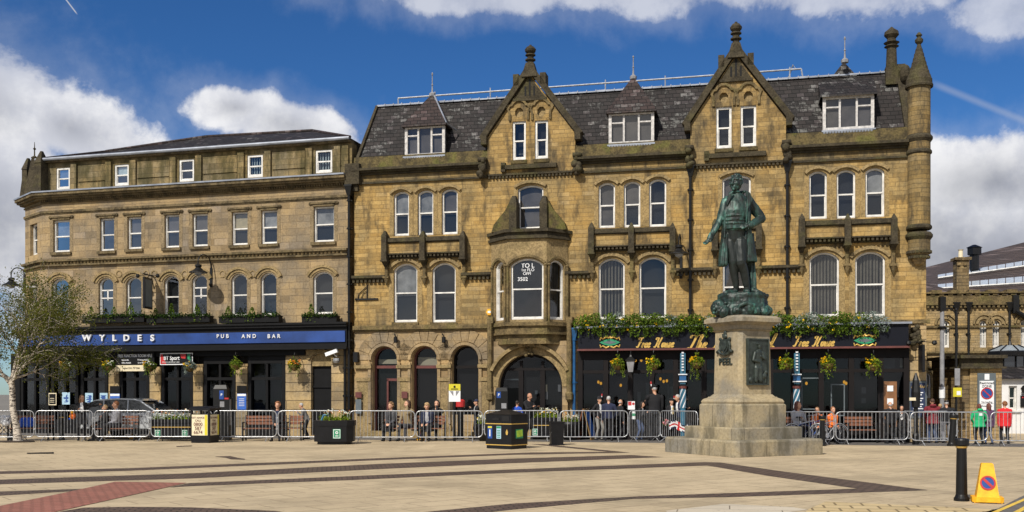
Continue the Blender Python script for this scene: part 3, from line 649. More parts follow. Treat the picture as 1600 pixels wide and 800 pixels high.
# gables
def gable(xa, xb, xapex, yk, yapex, ws, yfin, ywin_head):
    a, b = U(xa), U(xb); c = U(xapex); zk = Z(xa, yk); za = Z(xapex, yapex)
    hl = []; wl = []
    for x0, x1, y0, y1 in ws:
        u0, u1, z0, z1 = U(x0), U(x1), Z(x0, y1), Z(x0, y0)
        hl.append(outline(u0, u1, z0, z1)); wl.append((u0, u1, z0, z1))
        uc = (u0+u1)/2; hl.append([(uc+.17*math.cos(t), z1+.33+.2*math.sin(t)) for t in [i*math.pi/4+.39 for i in range(8)]])
    m = MB(); m.plate([(a, 10.12), (b, 10.12), (b, zk), (c, za), (a, zk)], hl, -.05, .25)
    m.face([(a, .4, 10.12), (b, .4, 10.12), (b, .4, zk), (c, .4, za), (a, .4, zk)][::-1]) if False else None
    m.build('gable_wall', M['ashlar_gable'], RB)
    for q in wl:
        window(RB, *q, 'rect', dp=.07, fw=.08, back='dark')
        uc = (q[0]+q[1])/2; r_ = MB()
        r_.plate([(q[0]-.02, q[3]+.02), (q[1]+.02, q[3]+.02), (q[1]+.02, q[3]+.62), (q[0]-.02, q[3]+.62)], [], .08, 0, back=False)
        r_.build('tympanum', M['trim_light'], RB)
        r_ = MB(); hw = (q[1]-q[0])/2
        pl = [(uc-hw-.05, q[3]+.02), (uc-hw-.05, q[3]+.28)]+[(uc-.24+.24*math.cos(math.pi-t)*.6-.02, q[3]+.34+.26*math.sin(t)) for t in (.5, 1.0)]+[(uc+.26*math.cos(math.pi-t), q[3]+.5+.26*math.sin(t)) for t in (.3, .8, 1.3, 1.84, 2.34, 2.84)]+[(uc+.24-.24*math.cos(math.pi-t)*.6+.02, q[3]+.34+.26*math.sin(t)) for t in (1.0, .5)]+[(uc+hw+.05, q[3]+.28), (uc+hw+.05, q[3]+.02)]
        pp = [(uc+(x-uc)*1.28, q[3]+(z-q[3])*1.12) for x, z in pl]
        r_.strip(pl, pp, -.12, -.045); r_.build('trefoil_mould', M['trim'], RB)
        s_ = MB(); s_.box(q[0]-.05, q[1]+.05, -.1, .1, q[2]-.14, q[2]-.003); s_.build('window_sill', M['trim_moss'], RB)
    m = MB(); m.box(wl[0][0]-.4, wl[1][1]+.35, -.22, -.05, wl[0][2]-.36, wl[0][2]-.2); m.box(wl[0][0]-.42, wl[0][0]-.25, -.22, -.05, wl[0][2]-.45, wl[0][2]-.1)
    m.build('sill_band', M['trim_black'], RB)
    # coping
    m = MB(); t = .22; dxl, dz = c-a, za-zk; L = math.hypot(dxl, dz); nx, nz = -dz/L*t, dxl/L*t
    for s_ in (-1, 1):
        e = a if s_ < 0 else b; ox = .12*s_
        P0 = (e+ox, zk-.12); P1 = (c, za+.05); q = [P0, P1, (c, za+.05+t/(abs(dxl)/L)), (e+ox+s_*abs(nx), zk-.12+abs(nz))]
        m.prism(q, -.2, .3)
        m.box(min(e, e+s_*.22), max(e, e+s_*.22), -.22, .3, zk-.28, zk+.04)
    zs = za-.62*(za-zk)/2.4*1.0
    m.build('gable_coping', M['trim_black'], RB)
    m = MB(); kx = (za-Z(xapex, yapex+38))*abs(dxl)/dz*.98; zz = Z(xapex, yapex+38)
    m.box(c-kx, c+kx, -.13, -.05, zz-.1, zz); m.prism([(c-kx*.93, zz), (c+kx*.93, zz), (c, za-.1)], -.085, -.051)
    m.build('apex_panel', M['trim_black'], RB)
    m = MB()
    for k in (-.17, 0, .17): m.box(c+k-.035, c+k+.035, -.088, -.0855, zz+.08, zz+.45+(.28 if k == 0 else 0))
    m.build('vent_slit', M['room'], RB)
    # kneeler blocks near the apex and finial
    m = MB(); zt = Z(xapex, yfin)
    for s_ in (-1, 1): m.box(c+s_*.52-.11, c+s_*.52+.11, -.2, .35, za-.45, za-.02)
    m.frus(c-.30, c+.30, -.25, .3, za-.15, c-.15, c+.15, -.12, .18, za+.42)
    H = zt-za
    m.lathe([(.14, za+.4), (.11, za+H*.45), (.2, za+H*.47), (.2, za+H*.51), (.13, za+H*.53), (.12, za+H*.62), (.2, za+H*.64), (.19, za+H*.68), (.12, za+H*.7), (.2, za+H*.77), (.22, za+H*.84), (.14, za+H*.93), (.05, za+H*.97), (.05, zt)], c, .03, 12)
    m.build('finial', M['trim_black'], RB, smooth=False)
    # roof behind the gable
    m = MB(); m.hull([(a, .3, zk-.1), (c, .3, za), (b, .3, zk-.1), (a, 1.6, zk-.1), (c, 3.2, za), (b, 1.6, zk-.1)], [(0, 1, 4, 3), (1, 2, 5, 4)]); m.build('gable_roof', M['slate'], RB)
gable(762, 899, 828.5, 216, 116, [(801, 822, 190.5, 251), (836, 856.5, 189, 249)], 70, 170)
gable(1079, 1228, 1150, 194, 86, [(1119, 1143, 168, 233), (1157, 1181.5, 166, 230)], 34, 145)
# corbel lumps with hoppers at the gable feet
for x, y0 in ((754, 264), (902, 257), (1077, 246), (1229, 238)):
    m = MB(); u = U(x, -.2); zc = Z(x, y0, -.2)
    for k in range(9): m.ball((u+rnd.uniform(-.1, .1), -.22+rnd.uniform(-.1, .08), zc+rnd.uniform(-.32, .3)), (rnd.uniform(.09, .16), .14, rnd.uniform(.1, .17)), 8, 6)
    m.box(u-.16, u+.16, -.36, .0, zc+.28, zc+.42); m.build('carved_corbel', M['trim_black'], RB, smooth=True)
# mansard roof
m = MB(); zr = 13.42
m.frus(.05, uE-.55, .28, 10.6, 10.9, U(590, 1.35), uE-.75, 1.35, 9.6, zr); m.build('mansard_roof', M['slate'], RB)
m = MB(); uR0 = U(590, 1.35); n = int((uE-.7-uR0)/.36)
for i in range(n):
    a = uR0+i*.36; m.box(a, a+.34, 1.27, 1.45, zr-.01, zr+.05+rnd.uniform(-.01, .015)); m.box(a+.335, a+.365, 1.25, 1.47, zr, zr+.085)
m.build('ridge_tiles', M['lead'], RB)
m = MB(); m.box(-.02, .28, .2, 9, 10.7, 11.1); m.frus(-.0, .12, .24, .4, 11.1, U(590, 1.35)-.06, U(590, 1.35)+.04, 1.28, 1.45, 13.47); m.build('verge_coping', M['trim_black'], RB)
# handrail on the flat
m = MB(); y_ = 2.2; ua, ub = U(622, y_), U(1252, y_)
m.tube([(ua, y_, zr+.55), (ub, y_, zr+.62)], .035, 6)
m.tube([(ua, y_, zr+.55), (ua, y_+.05, zr+.1)], .03, 6); m.tube([(ub, y_, zr+.62), (ub+.1, y_, zr)], .03, 6); m.tube([(ub-.6, y_+.3, zr), (ub-.3, y_, zr+.8), (ub-.2, y_, zr+.62)], .025, 6)
k = ua+1.6
while k < ub: m.tube([(k, y_, zr), (k, y_, zr+.72)], .028, 6); k += 2.35
m.build('roof_handrail', M['galv'], RB)
# dormers
def dormer(x0, x1, y0, y1, xa, ya, yf, drop=0, lowroof=False):
    yf_ = .1; u0, u1 = U(x0, yf_), U(x1, yf_); z0, z1 = Z(x0, y1, yf_), Z(x0, y0, yf_); ua_ = U(xa, 1.0); zA = Z(xa, ya, 1.0)
    d = MB(); d.box(u0+.05, u0+.13, yf_+.1, 1.5, z0, z1); d.box(u1-.13, u1-.05, yf_+.1, 1.5, z0, z1)
    d.box(u0+.02, u1-.02, yf_+.2, 1.4, z0-.02, z0+.03)
    do = d.build('dormer', M['slate'], RB)
    m = MB(); e = .09
    m.hull([(u0-e, yf_-.16, z1), (u1+e, yf_-.16, z1), (u1+e, 1.9, z1), (u0-e, 1.9, z1), (ua_, 1.0, zA), (u0-e, yf_-.16, z1-.06), (u1+e, yf_-.16, z1-.06), (u1+e, 1.9, z1-.06), (u0-e, 1.9, z1-.06)],
        [(0, 1, 4), (1, 2, 4), (2, 3, 4), (3, 0, 4), (5, 6, 1, 0), (6, 7, 2, 1), (8, 5, 0, 3), (5, 8, 7, 6)])
    if lowroof:
        m = MB(); zq_ = zr+.04
        m.hull([(u0-e, yf_-.16, z1), (u1+e, yf_-.16, z1), (u1+e, 1.5, zq_), (u0-e, 1.5, zq_), (u0-e, yf_-.16, z1-.06), (u1+e, yf_-.16, z1-.06), (u1+e, 1.5, z1-.06), (u0-e, 1.5, z1-.06)], [(0, 1, 2, 3), (0, 4, 5, 1), (0, 3, 7, 4), (1, 5, 6, 2), (3, 2, 6, 7)])
        m.frus(ua_-.45, ua_+.45, 1.28, 2.1, zr-.06, ua_-.04, ua_+.04, 1.4, 1.6, zA)
    m.build('dormer_roof', M['slate_red'] if not lowroof else M['slate'], do)
    m = MB(); zt = Z(xa, yf, 1.0); m.lathe([(.13, zA-.12), (.14, zA-.02), (.04, zA+.06), (.022, zA+.3), (.045, zA+.34), (.02, zA+.38), (.018, zA+.7), (.04, zA+.74), (.015, zA+.78), (.012, zt-.1), (.04, zt-.06), (.01, zt)], ua_, 1.0, 8)
    m.build('dormer_finial', M['grey'], do)
    m = MB(); m.tube([(ua_+.1, .95, zA-.1), (u1+e, -.0, z1+.02), (u1+e+.25, .55, z1-.15)], .035, 5) if drop else None
    if drop: m.build('lead_flashing', M['lead'], do)
    w_ = u1-u0; t = .07
    window(RB, u0, u1, z0, z1, 'rect', dp=yf_+.05, fw=.11, rail=0, mull=(.335, .665), fm='old_white', back='blind', lights=((.05, .34, .66, .70), (.66, .95, .66, .70)))
    m = MB()
    for i in range(int(w_/.1)): m.ball((u0+.05+i*.1, yf_-.1, z0-.07), (.05, .02, .06), 6, 4)
    m.box(u0-.04, u1+.04, yf_-.12, yf_+.12, z0-.06, z0-.003); m.build('sill_apron', M['lead'], RB)
dormer(632.5, 695, 197.5, 245.5, 675.5, 146, 113, 1)
dormer(951, 1022, 176.5, 227, 989.5, 119, 87, 0)
dormer(1285.5, 1366, 151, 205, 1320, 93, 57, 0, True)
# turret at the corner
ut, yt = (U(1418, -.05)+U(1454, -.05))/2, -.05; rt = (U(1454, -.05)-U(1418, -.05))/2
def zt_(y): return Z(1436, y, -.3)
m = MB(); m.lathe([(rt, zt_(352)), (rt, zt_(238))], ut, yt, 24); m.lathe([(rt, zt_(216)), (rt, zt_(133))], ut, yt, 24); m.lathe([(rt*.99, zt_(396)), (rt*.99, zt_(372))], ut, yt, 24)
m.lathe([(rt, zt_(238)), (rt, zt_(219))], ut, yt, 24)
m.build('turret', M['ashlar_dark'], RB, smooth=False)
m = MB()
for y in (236, 354): m.lathe([(rt, zt_(y+4)), (rt*1.13, zt_(y+2)), (rt*1.13, zt_(y-1)), (rt, zt_(y-4))], ut, yt, 24)
for y in (215, 368): m.lathe([(rt, zt_(y+6)), (rt*1.2, zt_(y+1)), (rt*1.2, zt_(y-2)), (rt*1.02, zt_(y-6))], ut, yt, 24)
for y, r_ in ((393, 1.0), (401, .85)):
    for k in range(20): a_ = k*math.pi/10; m.box(ut+math.cos(a_)*rt*r_-.045, ut+math.cos(a_)*rt*r_+.045, yt+math.sin(a_)*rt*r_-.045, yt+math.sin(a_)*rt*r_+.045, zt_(y+2), zt_(y-2))
m.build('turret_band', M['trim_black'], RB)
m = MB(); m.lathe([(.03, zt_(414)), (rt*.35, zt_(412)), (rt*.62, zt_(405)), (rt*.66, zt_(401)), (rt*.85, zt_(398)), (rt*.97, zt_(393)), (rt*.97, zt_(389))], ut, yt, 20); m.build('turret_corbel', M['ashlar'], RB)
m = MB(); z0_, z1_ = zt_(133), zt_(66); pr = [(rt*1.22, z0_-.03), (rt*1.24, z0_+.03), (rt*1.16, z0_+.1)]
for i in range(1, 9): f_ = i/9; r_ = rt*1.12*(1-f_)*(1-.12*math.sin(f_*3.14))+.05; pr += [(r_+.025, z0_+.1+(z1_-z0_-.1)*f_-.02), (r_, z0_+.1+(z1_-z0_-.1)*f_+.02)]
zz = zt_(48); pr += [(.06, z1_), (.13, z1_+.08), (.14, z1_+.16), (.06, z1_+.26), (.11, z1_+.32), (.04, z1_+.42), (.01, zz)]
m.lathe(pr, ut, yt, 20); m.build('turret_spire', M['trim_black'], RB)
m = MB(); uf = U(1393, 1.2); zb_ = Z(1393, 108, 1.2); zz = Z(1393, 42, 1.2)
m.box(uf-.22, uf+.22, 1.0, 1.5, zb_-.6, zb_+.05); H = zz-zb_
m.lathe([(.2, zb_), (.17, zb_+H*.5), (.26, zb_+H*.53), (.17, zb_+H*.57), (.28, zb_+H*.62), (.16, zb_+H*.66), (.15, zb_+H*.72), (.26, zb_+H*.8), (.24, zb_+H*.88), (.1, zb_+H*.95), (.02, zz)], uf, 1.2, 12)
u2 = uE-.75; m.frus(u2+.1, u2+.45, .1, .5, 10.9, u2-.1, u2+.25, 1.3, 1.7, 13.7); m.ball((u2+.2, .95, 13.2), (.2, .3, .35), 10, 8)
m.build('corner_finial', M['trim_black'], RB)
# ---------------- ground storey with three arches
def zz_(x, y): return Z(x, y)
ghole = []
ars = [(581.5, 620.5, 542), (643.5, 683, 541.5), (706, 747.5, 540.5)]
for i, (x0, x1, yt_) in enumerate(ars):
    u0, u1 = U(x0), U(x1); ghole.append(outline(u0, u1, .18 if i < 2 else .9, Z(x0, yt_), 'round', 0, 16))
uA, uB = U(768), U(887)
m = MB(); m.plate([(0.03, 0.0), (uA, 0.0), (uA, zG-.001), (0.03, zG-.001)], ghole, 0, .5); m.build('ground_storey', M['ground_stone'], RB)
vo = MB()
for i, (x0, x1, yt_) in enumerate(ars):
    u0, u1 = U(x0), U(x1); w_ = (u1-u0)/2; uc = (u0+u1)/2; zt2 = Z(x0, yt_); zs_ = zt2-w_
    for k in range(9):
        a0, a1 = math.pi*k/9+.012, math.pi*(k+1)/9-.012; q = []
        for t in (0, .5, 1): an = a0+(a1-a0)*t; q.append((uc+math.cos(an)*(w_+.17), zs_+math.sin(an)*(w_+.17)))
        for t in (1, .5, 0): an = a0+(a1-a0)*t; q.append((uc+math.cos(an)*(w_+.62), zs_+math.sin(an)*(w_+.62)))
        vo.prism(q, -.035-.01*(k % 2), .01)
    # roll mould and jamb shafts
    vo.strip(arc(u0, u1, zt2, w_*.999, .03, 18), arc(u0, u1, zt2, w_*.999, .14, 18), -.09, .0)
    for s_ in (u0-.09, u1+.09): vo.box(s_-.055, s_+.055, -.08, .0, .55, zs_-.1)
vo.build('voussoirs', M['ashlar_left'], RB)
im = MB(); piers = [(0.08, U(581.5)), (U(620.5), U(643.5)), (U(683), U(706)), (U(747.5), uA)]
for a, b in piers:
    zs_ = Z(600, 572); im.box(a, b, -.13, .02, zs_-.09, zs_+.04); im.box(a+.05, b-.05, -.1, 0, zs_-.6, zs_-.45)
    im.box(a, b, -.1, 0, .0, .5); im.box(a+.1, b-.1, -.06, 0, .5, zs_-.62)
im.build('pier_impost', M['trim_light'], RB)
zS = Z(600, 513)
m = MB(); m.box(.03, uA, -.16, .02, zS-.06, zS+.1); m.box(.03, uA, -.1, .02, zS-.12, zS-.062); m.box(U(903), uE+.12, -.14, .02, zS-.12, zS+.02); m.build('floor_band', M['trim'], RB)
# doors and glazing inside the arches
for i, (x0, x1, yt_) in enumerate(ars):
    u0, u1 = U(x0), U(x1); zt2 = Z(x0, yt_); zs_ = Z(x0, 573); fm = M['maroon'] if i < 2 else M['brown']; z0 = .18 if i < 2 else .9
    m = MB(); A = outline(u0, u1, z0, zt2, 'round', 0, 16); B = outline(u0+.07, u1-.07, z0+.02, zt2-.07, 'round', 0, 16); m.ring(A, B, .3, .4); m.box(u0+.06, u1-.06, .28, .4, zs_-.06, zs_+.05)
    if i == 0: m.box(u0+.5, u0+.57, .3, .4, .2, 2.3); m.box(u0+.5, u1-.07, .3, .4, 2.22, 2.32)
    do = m.build('door_frame' if i < 2 else 'arched_window_frame', fm, RB)
    m = MB(); m.plate(B, [], .37, 0, back=False); m.build('pane', M['glass_dark'], do)
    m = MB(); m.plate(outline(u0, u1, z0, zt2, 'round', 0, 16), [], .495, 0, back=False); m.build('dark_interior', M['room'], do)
    if i == 1: m = MB(); m.box(u0+.12, u1-.12, .42, .45, zs_+.06, zs_+.38); m.build('cream_fanlight_sill', M['cream'], do)  # cream strip behind the fanlight glass
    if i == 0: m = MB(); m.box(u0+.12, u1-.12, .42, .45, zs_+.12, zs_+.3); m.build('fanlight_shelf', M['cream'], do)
m = MB(); m.box(U(577), U(772), -.62, -.11, 0, .13); m.box(U(577), U(772), -.42, -.1, .13, .26); m.build('entrance_step', M['trim_light'], RB)
# right of the arches: bay bottom with the big arch
pr_ = -.32; a_, b_ = U(768, pr_), U(887, pr_); zc0 = Z(828, 533, pr_)
ua0, ua1 = U(778.5, pr_), U(878.5, pr_); zat = Z(828, 553, pr_)
m = MB(); m.plate([(a_, 0), (b_, 0), (b_, zc0), (a_, zc0)], [outline(ua0, ua1, .35, zat, 'round', 0, 24)], pr_, .55); m.build('arch_wall', M['ground_stone'], RB)
m = MB(); rr_ = (ua1-ua0)/2; A_ = arc(ua0, ua1, zat, rr_*.999, .28, 24)[3:-3]; B_ = arc(ua0, ua1, zat, rr_*.999, .40, 24)[3:-3]
m.strip(A_, B_, pr_-.26, pr_); m.strip(arc(ua0, ua1, zat, rr_*.999, .0, 24), arc(ua0, ua1, zat, rr_*.999, .27, 24), pr_-.03, pr_+.002)
m.build('arch_hood', M['trim_light'], RB)
m = MB()
for k in range(26): m.ball(((ua0+ua1)/2+rnd.uniform(-.6, .6), pr_-.18+rnd.uniform(-.05, .05), zat+.30+rnd.uniform(-.03, .05)), (.07, .07, .06), 6, 5)
for k in range(12): m.ball(((ua0+ua1)/2+rnd.uniform(-.16, .16), pr_-.1, zat+.0+rnd.uniform(-.08, .2)), (.07, .07, .06), 6, 5)
m.build('carved_foliage', M['trim'], RB, smooth=True)
bw_ = MB(); A = outline(ua0, ua1, .35, zat, 'round', 0, 24); B = outline(ua0+.09, ua1-.09, .44, zat-.09, 'round', 0, 24); bw_.ring(A, B, .0, .1)
for f_ in (.33, .67): uu = ua0+(ua1-ua0)*f_; bw_.box(uu-.09, uu+.09, -.02, .1, .44, Z(828, 577)-.05)
for f_ in (.33, .67): uu = ua0+(ua1-ua0)*f_; bw_.box(uu-.05, uu+.05, 0, .1, Z(828, 577)-.05, zat-.25)
bw_.box(ua0+.08, ua1-.08, -.03, .1, Z(828, 577)-.05, Z(828, 577)+.05); bo = bw_.build('arched_window_frame', M['brown'], RB)
m = MB(); m.plate(B, [], .06, 0, back=False); m.build('pane', M['glass_dark'], bo)
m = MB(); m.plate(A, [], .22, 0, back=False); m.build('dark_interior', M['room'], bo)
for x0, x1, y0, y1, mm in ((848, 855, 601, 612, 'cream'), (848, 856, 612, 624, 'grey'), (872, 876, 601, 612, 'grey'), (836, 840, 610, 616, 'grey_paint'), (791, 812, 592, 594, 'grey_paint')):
    m = MB(); m.box(U(x0, .15), U(x1, .15), .13, .15, Z(x0, y1, .15), Z(x0, y0, .15)); m.build('reflection_panel', M[mm], bo)  # cream and grey panels painted as windows reflected in the glass
for x in (765.5, 889.5):     # slim pilaster shafts with drop ends
    m = MB(); u = U(x, -.4); m.lathe([(.1, Z(x, 612, -.4)), (.1, Z(x, 505, -.4))], u, -.42, 8); m.box(u-.12, u+.12, -.44, 0, Z(x, 505, -.4), Z(x, 495, -.4)); m.lathe([(.03, Z(x, 628, -.4)), (.14, Z(x, 624, -.4)), (.15, Z(x, 615, -.4)), (.1, Z(x, 612, -.4))], u, -.42, 8); m.build('drop_shaft', M['trim'], RB)
# bay window
yb = -.85; b0, b1 = U(768), U(887.5); f0, f1 = U(793, yb), U(854, yb)
zb0, zb1 = Z(828, 503, yb), Z(828, 381, yb)
plan = lambda e: [(b0-e, 0.02), (b0-e, -.05), (f0-e*.5, yb-e), (f1+e*.5, yb-e), (b1+e, -.05), (b1+e, 0.02)]
def facet(p, q, wx, zs0, zs1, kind='seg', rise=.25, back='dark', key='w'):
    p, q = Vector((*p, 0)), Vector((*q, 0)); d = (q-p); L = d.length; d.normalize(); nn = Vector((-d.y, d.x, 0))
    X = Matrix(((d.x, nn.x, 0, p.x), (d.y, nn.y, 0, p.y), (0, 0, 1, 0), (0, 0, 0, 1)))
    w0, w1 = L*wx[0], L*wx[1]; m = MB(); m.xf = X
    m.plate([(0, zb0), (L, zb0), (L, zb1+.3), (0, zb1+.3)], [outline(w0, w1, zs0, zs1, kind, rise)], 0, .3); m.build('bay_wall', M['trim_light'], RB)
    window(RB, w0, w1, zs0, zs1, kind, rise, dp=.14, fw=.065, back=back, xf=X)
    m = MB(); m.xf = X; m.strip(arc(w0-.02, w1+.02, zs1+.03, rise, .02), arc(w0-.02, w1+.02, zs1+.03, rise, .11), -.07, 0)
    for uu in (w0-.1, w1+.1): m.lathe([(.05, zb0), (.05, zs1-rise-.05), (.08, zs1-rise), (.05, zs1-rise+.06)], uu, -.05, 8)
    m.build('bay_shaft', M['trim'], RB); return X
zw0, zw1 = Z(825, 499, yb), Z(825, 403.5, yb)
facet((b0, -.05), (f0, yb), (.2, .82), zw0, zw1-.05, rise=.2, back='slats')
XB = facet((f0, yb), (f1, yb), (.08, .92), zw0, zw1, rise=.26, back='blind')
facet((f1, yb), (b1, -.05), (.16, .84), zw0, zw1-.05, rise=.2, back='slats')
m = MB(); zA_, zB_ = Z(828, 533, yb), zb0
m.zprism(plan(.12), zB_-.14, zB_); m.zprism(plan(.02), zB_-.38, zB_-.141); m.zprism(plan(.1), zB_-.46, zB_-.381); m.zprism(plan(-.05), zA_+.0, zB_-.461); m.zprism(plan(-.03), zA_-.1, zA_-.001)
m.build('bay_base', M['trim'], RB)
m = MB(); ztp = Z(828, 357, yb-.1); zcn = zb1+.3
m.zprism(plan(.12), zcn-.1, zcn+.0); m.zprism(plan(.02), zcn+.001, ztp-.36); m.zprism(plan(.10), ztp-.359, ztp-.28); m.zprism(plan(.06), ztp-.279, ztp-.12); m.zprism(plan(.17), ztp-.119, ztp)
m.build('bay_cornice', M['trim_black'], RB)
# scroll brackets flanking the window over the bay
for s_, xa_, xb_ in ((-1, 797, 808.5), (1, 844.5, 856)):
    u0, u1 = U(xa_, -.4), U(xb_, -.4); zt2 = Z(xa_, 306, -.4); m = MB()
    m.box(u0, u1, -.6, 0, ztp, zt2-.3); m.frus(u0, u1, -.6, 0, zt2-.3, u0+.08, u1-.08, -.4, -.1, zt2)
    m.build('bracket_post', M['trim_black'], RB)
    e = u0 if s_ < 0 else u1; q = [(e, ztp), (e+s_*.72, ztp), (e+s_*.62, ztp+.28), (e+s_*.4, ztp+.55), (e+s_*.18, ztp+.8), (e, ztp+1.15)]
    m = MB(); m.prism(q, -.45, 0); m.build('scroll_bracket', M['trim_moss'], RB)
# ---------------- public house front on the right half
uP0, uP1 = U(905, -.25), U(1418, -.25)
zf0, zf1 = Z(1000, 544.5, -.5), Z(1000, 512, -.5)
m = MB(); m.box(U(887), U(905), -.12, .3, 0, zG-.15); m.box(U(1418), uE, -.06, .5, 0, zG-.15); m.box(U(900), U(905)-.001, -.1, .5, 0, zf1); m.build('stone_pier', M['rustic'], RB)
fa = MB(); fa.box(uP0, uP1, -.5, 0.0, zf0, zf1); fa.build('fascia_board', M['navy'], RB)
m = MB(); m.box(uP0-.03, uP1+.03, -.58, 0, zf0-.07, zf0-.001); m.build('fascia_moulding', M['maroon'], RB)
m = MB(); m.box(uP0-.06, uP1+.1, -.62, 0, zf1+.001, zf1+.07); m.build('lead_capping', M['lead'], RB)
m = MB(); m.box(uP0, uP1, .1, .14, 0.0, zG); m.build('shopfront_back', M['room'], RB)
m = MB(); zt1 = Z(1000, 580, -.1)
for x in (907, 947, 985, 1019, 1056, 1100, 1160, 1204, 1240, 1283, 1330, 1376, 1416): u = U(x, -.15); m.box(u-.09, u+.09, -.22, .1, 0, zf0-.07)
m.box(uP0, uP1, -.2, .08, zt1-.08, zt1+.04); m.box(uP0, uP1, -.18, .06, 0, .55); m.box(uP0, uP1, -.21, -.17, zf0-.4, zf0-.075); m.build('shopfront_frame', M['brown'], RB)
m = MB(); m.box(uP0, uP1, -.08, -.07, .55, zf0-.08); m.build('shop_window_pane', M['glass_dark'], RB)
m = MB(); u0, u1 = U(1380, -.1), U(1401, -.1); m.box(u0, u1, -.16, -.09, .1, Z(1390, 596)); m.build('timber_door', M['door_wood'], RB)
m = MB()
for z in (1.35, 1.8): m.box((u0+u1)/2-.1, (u0+u1)/2+.1, -.18, -.161, z, z+.2)
m.build('door_notice', M['sign_white'], RB)
for x0, x1, y0, y1 in ((1252, 1281, 590, 640), (1298, 1320, 600, 650)):
    m = MB(); m.ring(outline(U(x0, -.1), U(x1, -.1), Z(x0, y1, -.1), Z(x0, y0, -.1)), outline(U(x0, -.1)+.04, U(x1, -.1)-.04, Z(x0, y1, -.1)+.04, Z(x0, y0, -.1)-.04), -.13, -.09); m.build('pane_border', M['grey_paint'], RB)
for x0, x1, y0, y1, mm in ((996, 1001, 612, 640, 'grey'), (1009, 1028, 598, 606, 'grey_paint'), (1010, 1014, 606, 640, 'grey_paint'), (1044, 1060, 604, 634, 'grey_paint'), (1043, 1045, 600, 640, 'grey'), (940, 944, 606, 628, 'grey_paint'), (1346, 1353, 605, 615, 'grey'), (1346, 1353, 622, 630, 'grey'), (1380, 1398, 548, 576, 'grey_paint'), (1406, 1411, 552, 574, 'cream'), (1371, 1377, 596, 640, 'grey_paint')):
    m = MB(); m.box(U(x0, .05), U(x1, .05), .03, .05, Z(x0, y1, .05), Z(x0, y0, .05)); m.build('reflection_panel', M[mm], RB)  # dim panels behind the glass stand in for pale reflections and interior details
# barley-twist columns
for x in (1067, 1245):
    u = U(x, -.5); m = MB(); m.lathe([(.10, .1), (.10, 1.2)], u, -.45, 12)
    z0t, z1t = 1.2, Z(x, 607, -.45)
    for k in range(12):
        a0 = k*math.pi/6
        pts = [(u+.09*math.cos(a0+t*3.0), -.45+.09*math.sin(a0+t*3.0), z0t+(z1t-z0t)*t) for t in [i/10 for i in range(11)]]
        m.cur = (1 if k % 3 == 0 else 0); m.tube(pts, .030, 5)
    m.cur = 0; m.lathe([(.07, z0t), (.07, z1t)], u, -.45, 10)
    m.lathe([(.12, z1t+.16), (.12, Z(x, 552, -.45))], u, -.45, 4, a0=math.pi/4, sx=1.1, sy=1.1)
    m.cur = 2; m.lathe([(.14, z1t), (.14, z1t+.09)], u, -.45, 12)
    m.cur = 1
    zq = Z(x, 586, -.45)
    m.box(u-.16, u+.16, -.62, -.28, zq, zq+.04); m.box(u-.14, u+.14, -.60, -.3, zq-.25, zq-.21)
    for k in range(7): zz2 = zq+.15+k*.105; m.box(u-.04, u+.04, -.62, -.6, zz2, zz2+.05)
    m.cur = 3; m.box(u-.12, u+.12, -.58, -.32, zq-.2, zq)
    m.build('twisted_column', [M['turq'], M['letter'], M['maroon'], M['pipe_blue']], RB)
m = MB(); u = U(1410, -.1); m.cur = 0
for k in range(14): m.ball((U(1430, -.2)+rnd.uniform(-.18, .18), -.2, Z(1430, 520)+rnd.uniform(-.38, .2)), (.1, .12, .1), 7, 5)
m.build('carved_bracket', M['trim_black'], RB, smooth=True)
# drainpipes
def pipe(parent, u, z0, z1, m_, off=-.14, r=.055, hopper=True, step=1.1, name='drainpipe'):
    m = MB(); m.tube([(u, off, z0), (u, off, z1)], r, 8)
    z = z0+.4
    while z < z1: m.lathe([(r*1.45, z), (r*1.45, z+.07)], u, off, 8); m.box(u-.11, u+.11, off+.02, -.002, z+.01, z+.06); z += step
    if hopper: m.frus(u-.07, u+.07, off-.06, .0, z1-.05, u-.15, u+.15, off-.13, .0, z1+.3); m.box(u-.16, u+.16, off-.14, 0, z1+.3, z1+.36)
    return m.build(name, m_, parent)
pipe(RB, U(1079), Z(1079, 503), Z(1079, 275), M['iron']); pipe(RB, U(1230), Z(1230, 500), Z(1230, 268), M['iron'])
pipe(RB, U(549), .1, Z(549, 305), M['iron'], off=-.25); pipe(RB, U(897, -.3), .1, Z(897, 528), M['pipe_blue'], off=-.3, r=.06, step=1.6)
m = MB(); m.box(-.25, .35, -.3, .3, Z(552, 290), Z(552, 258)); m.box(-.2, .25, -.18, .3, Z(552, 300), Z(552, 290)); m.build('party_pier', M['trim_black'], RB)

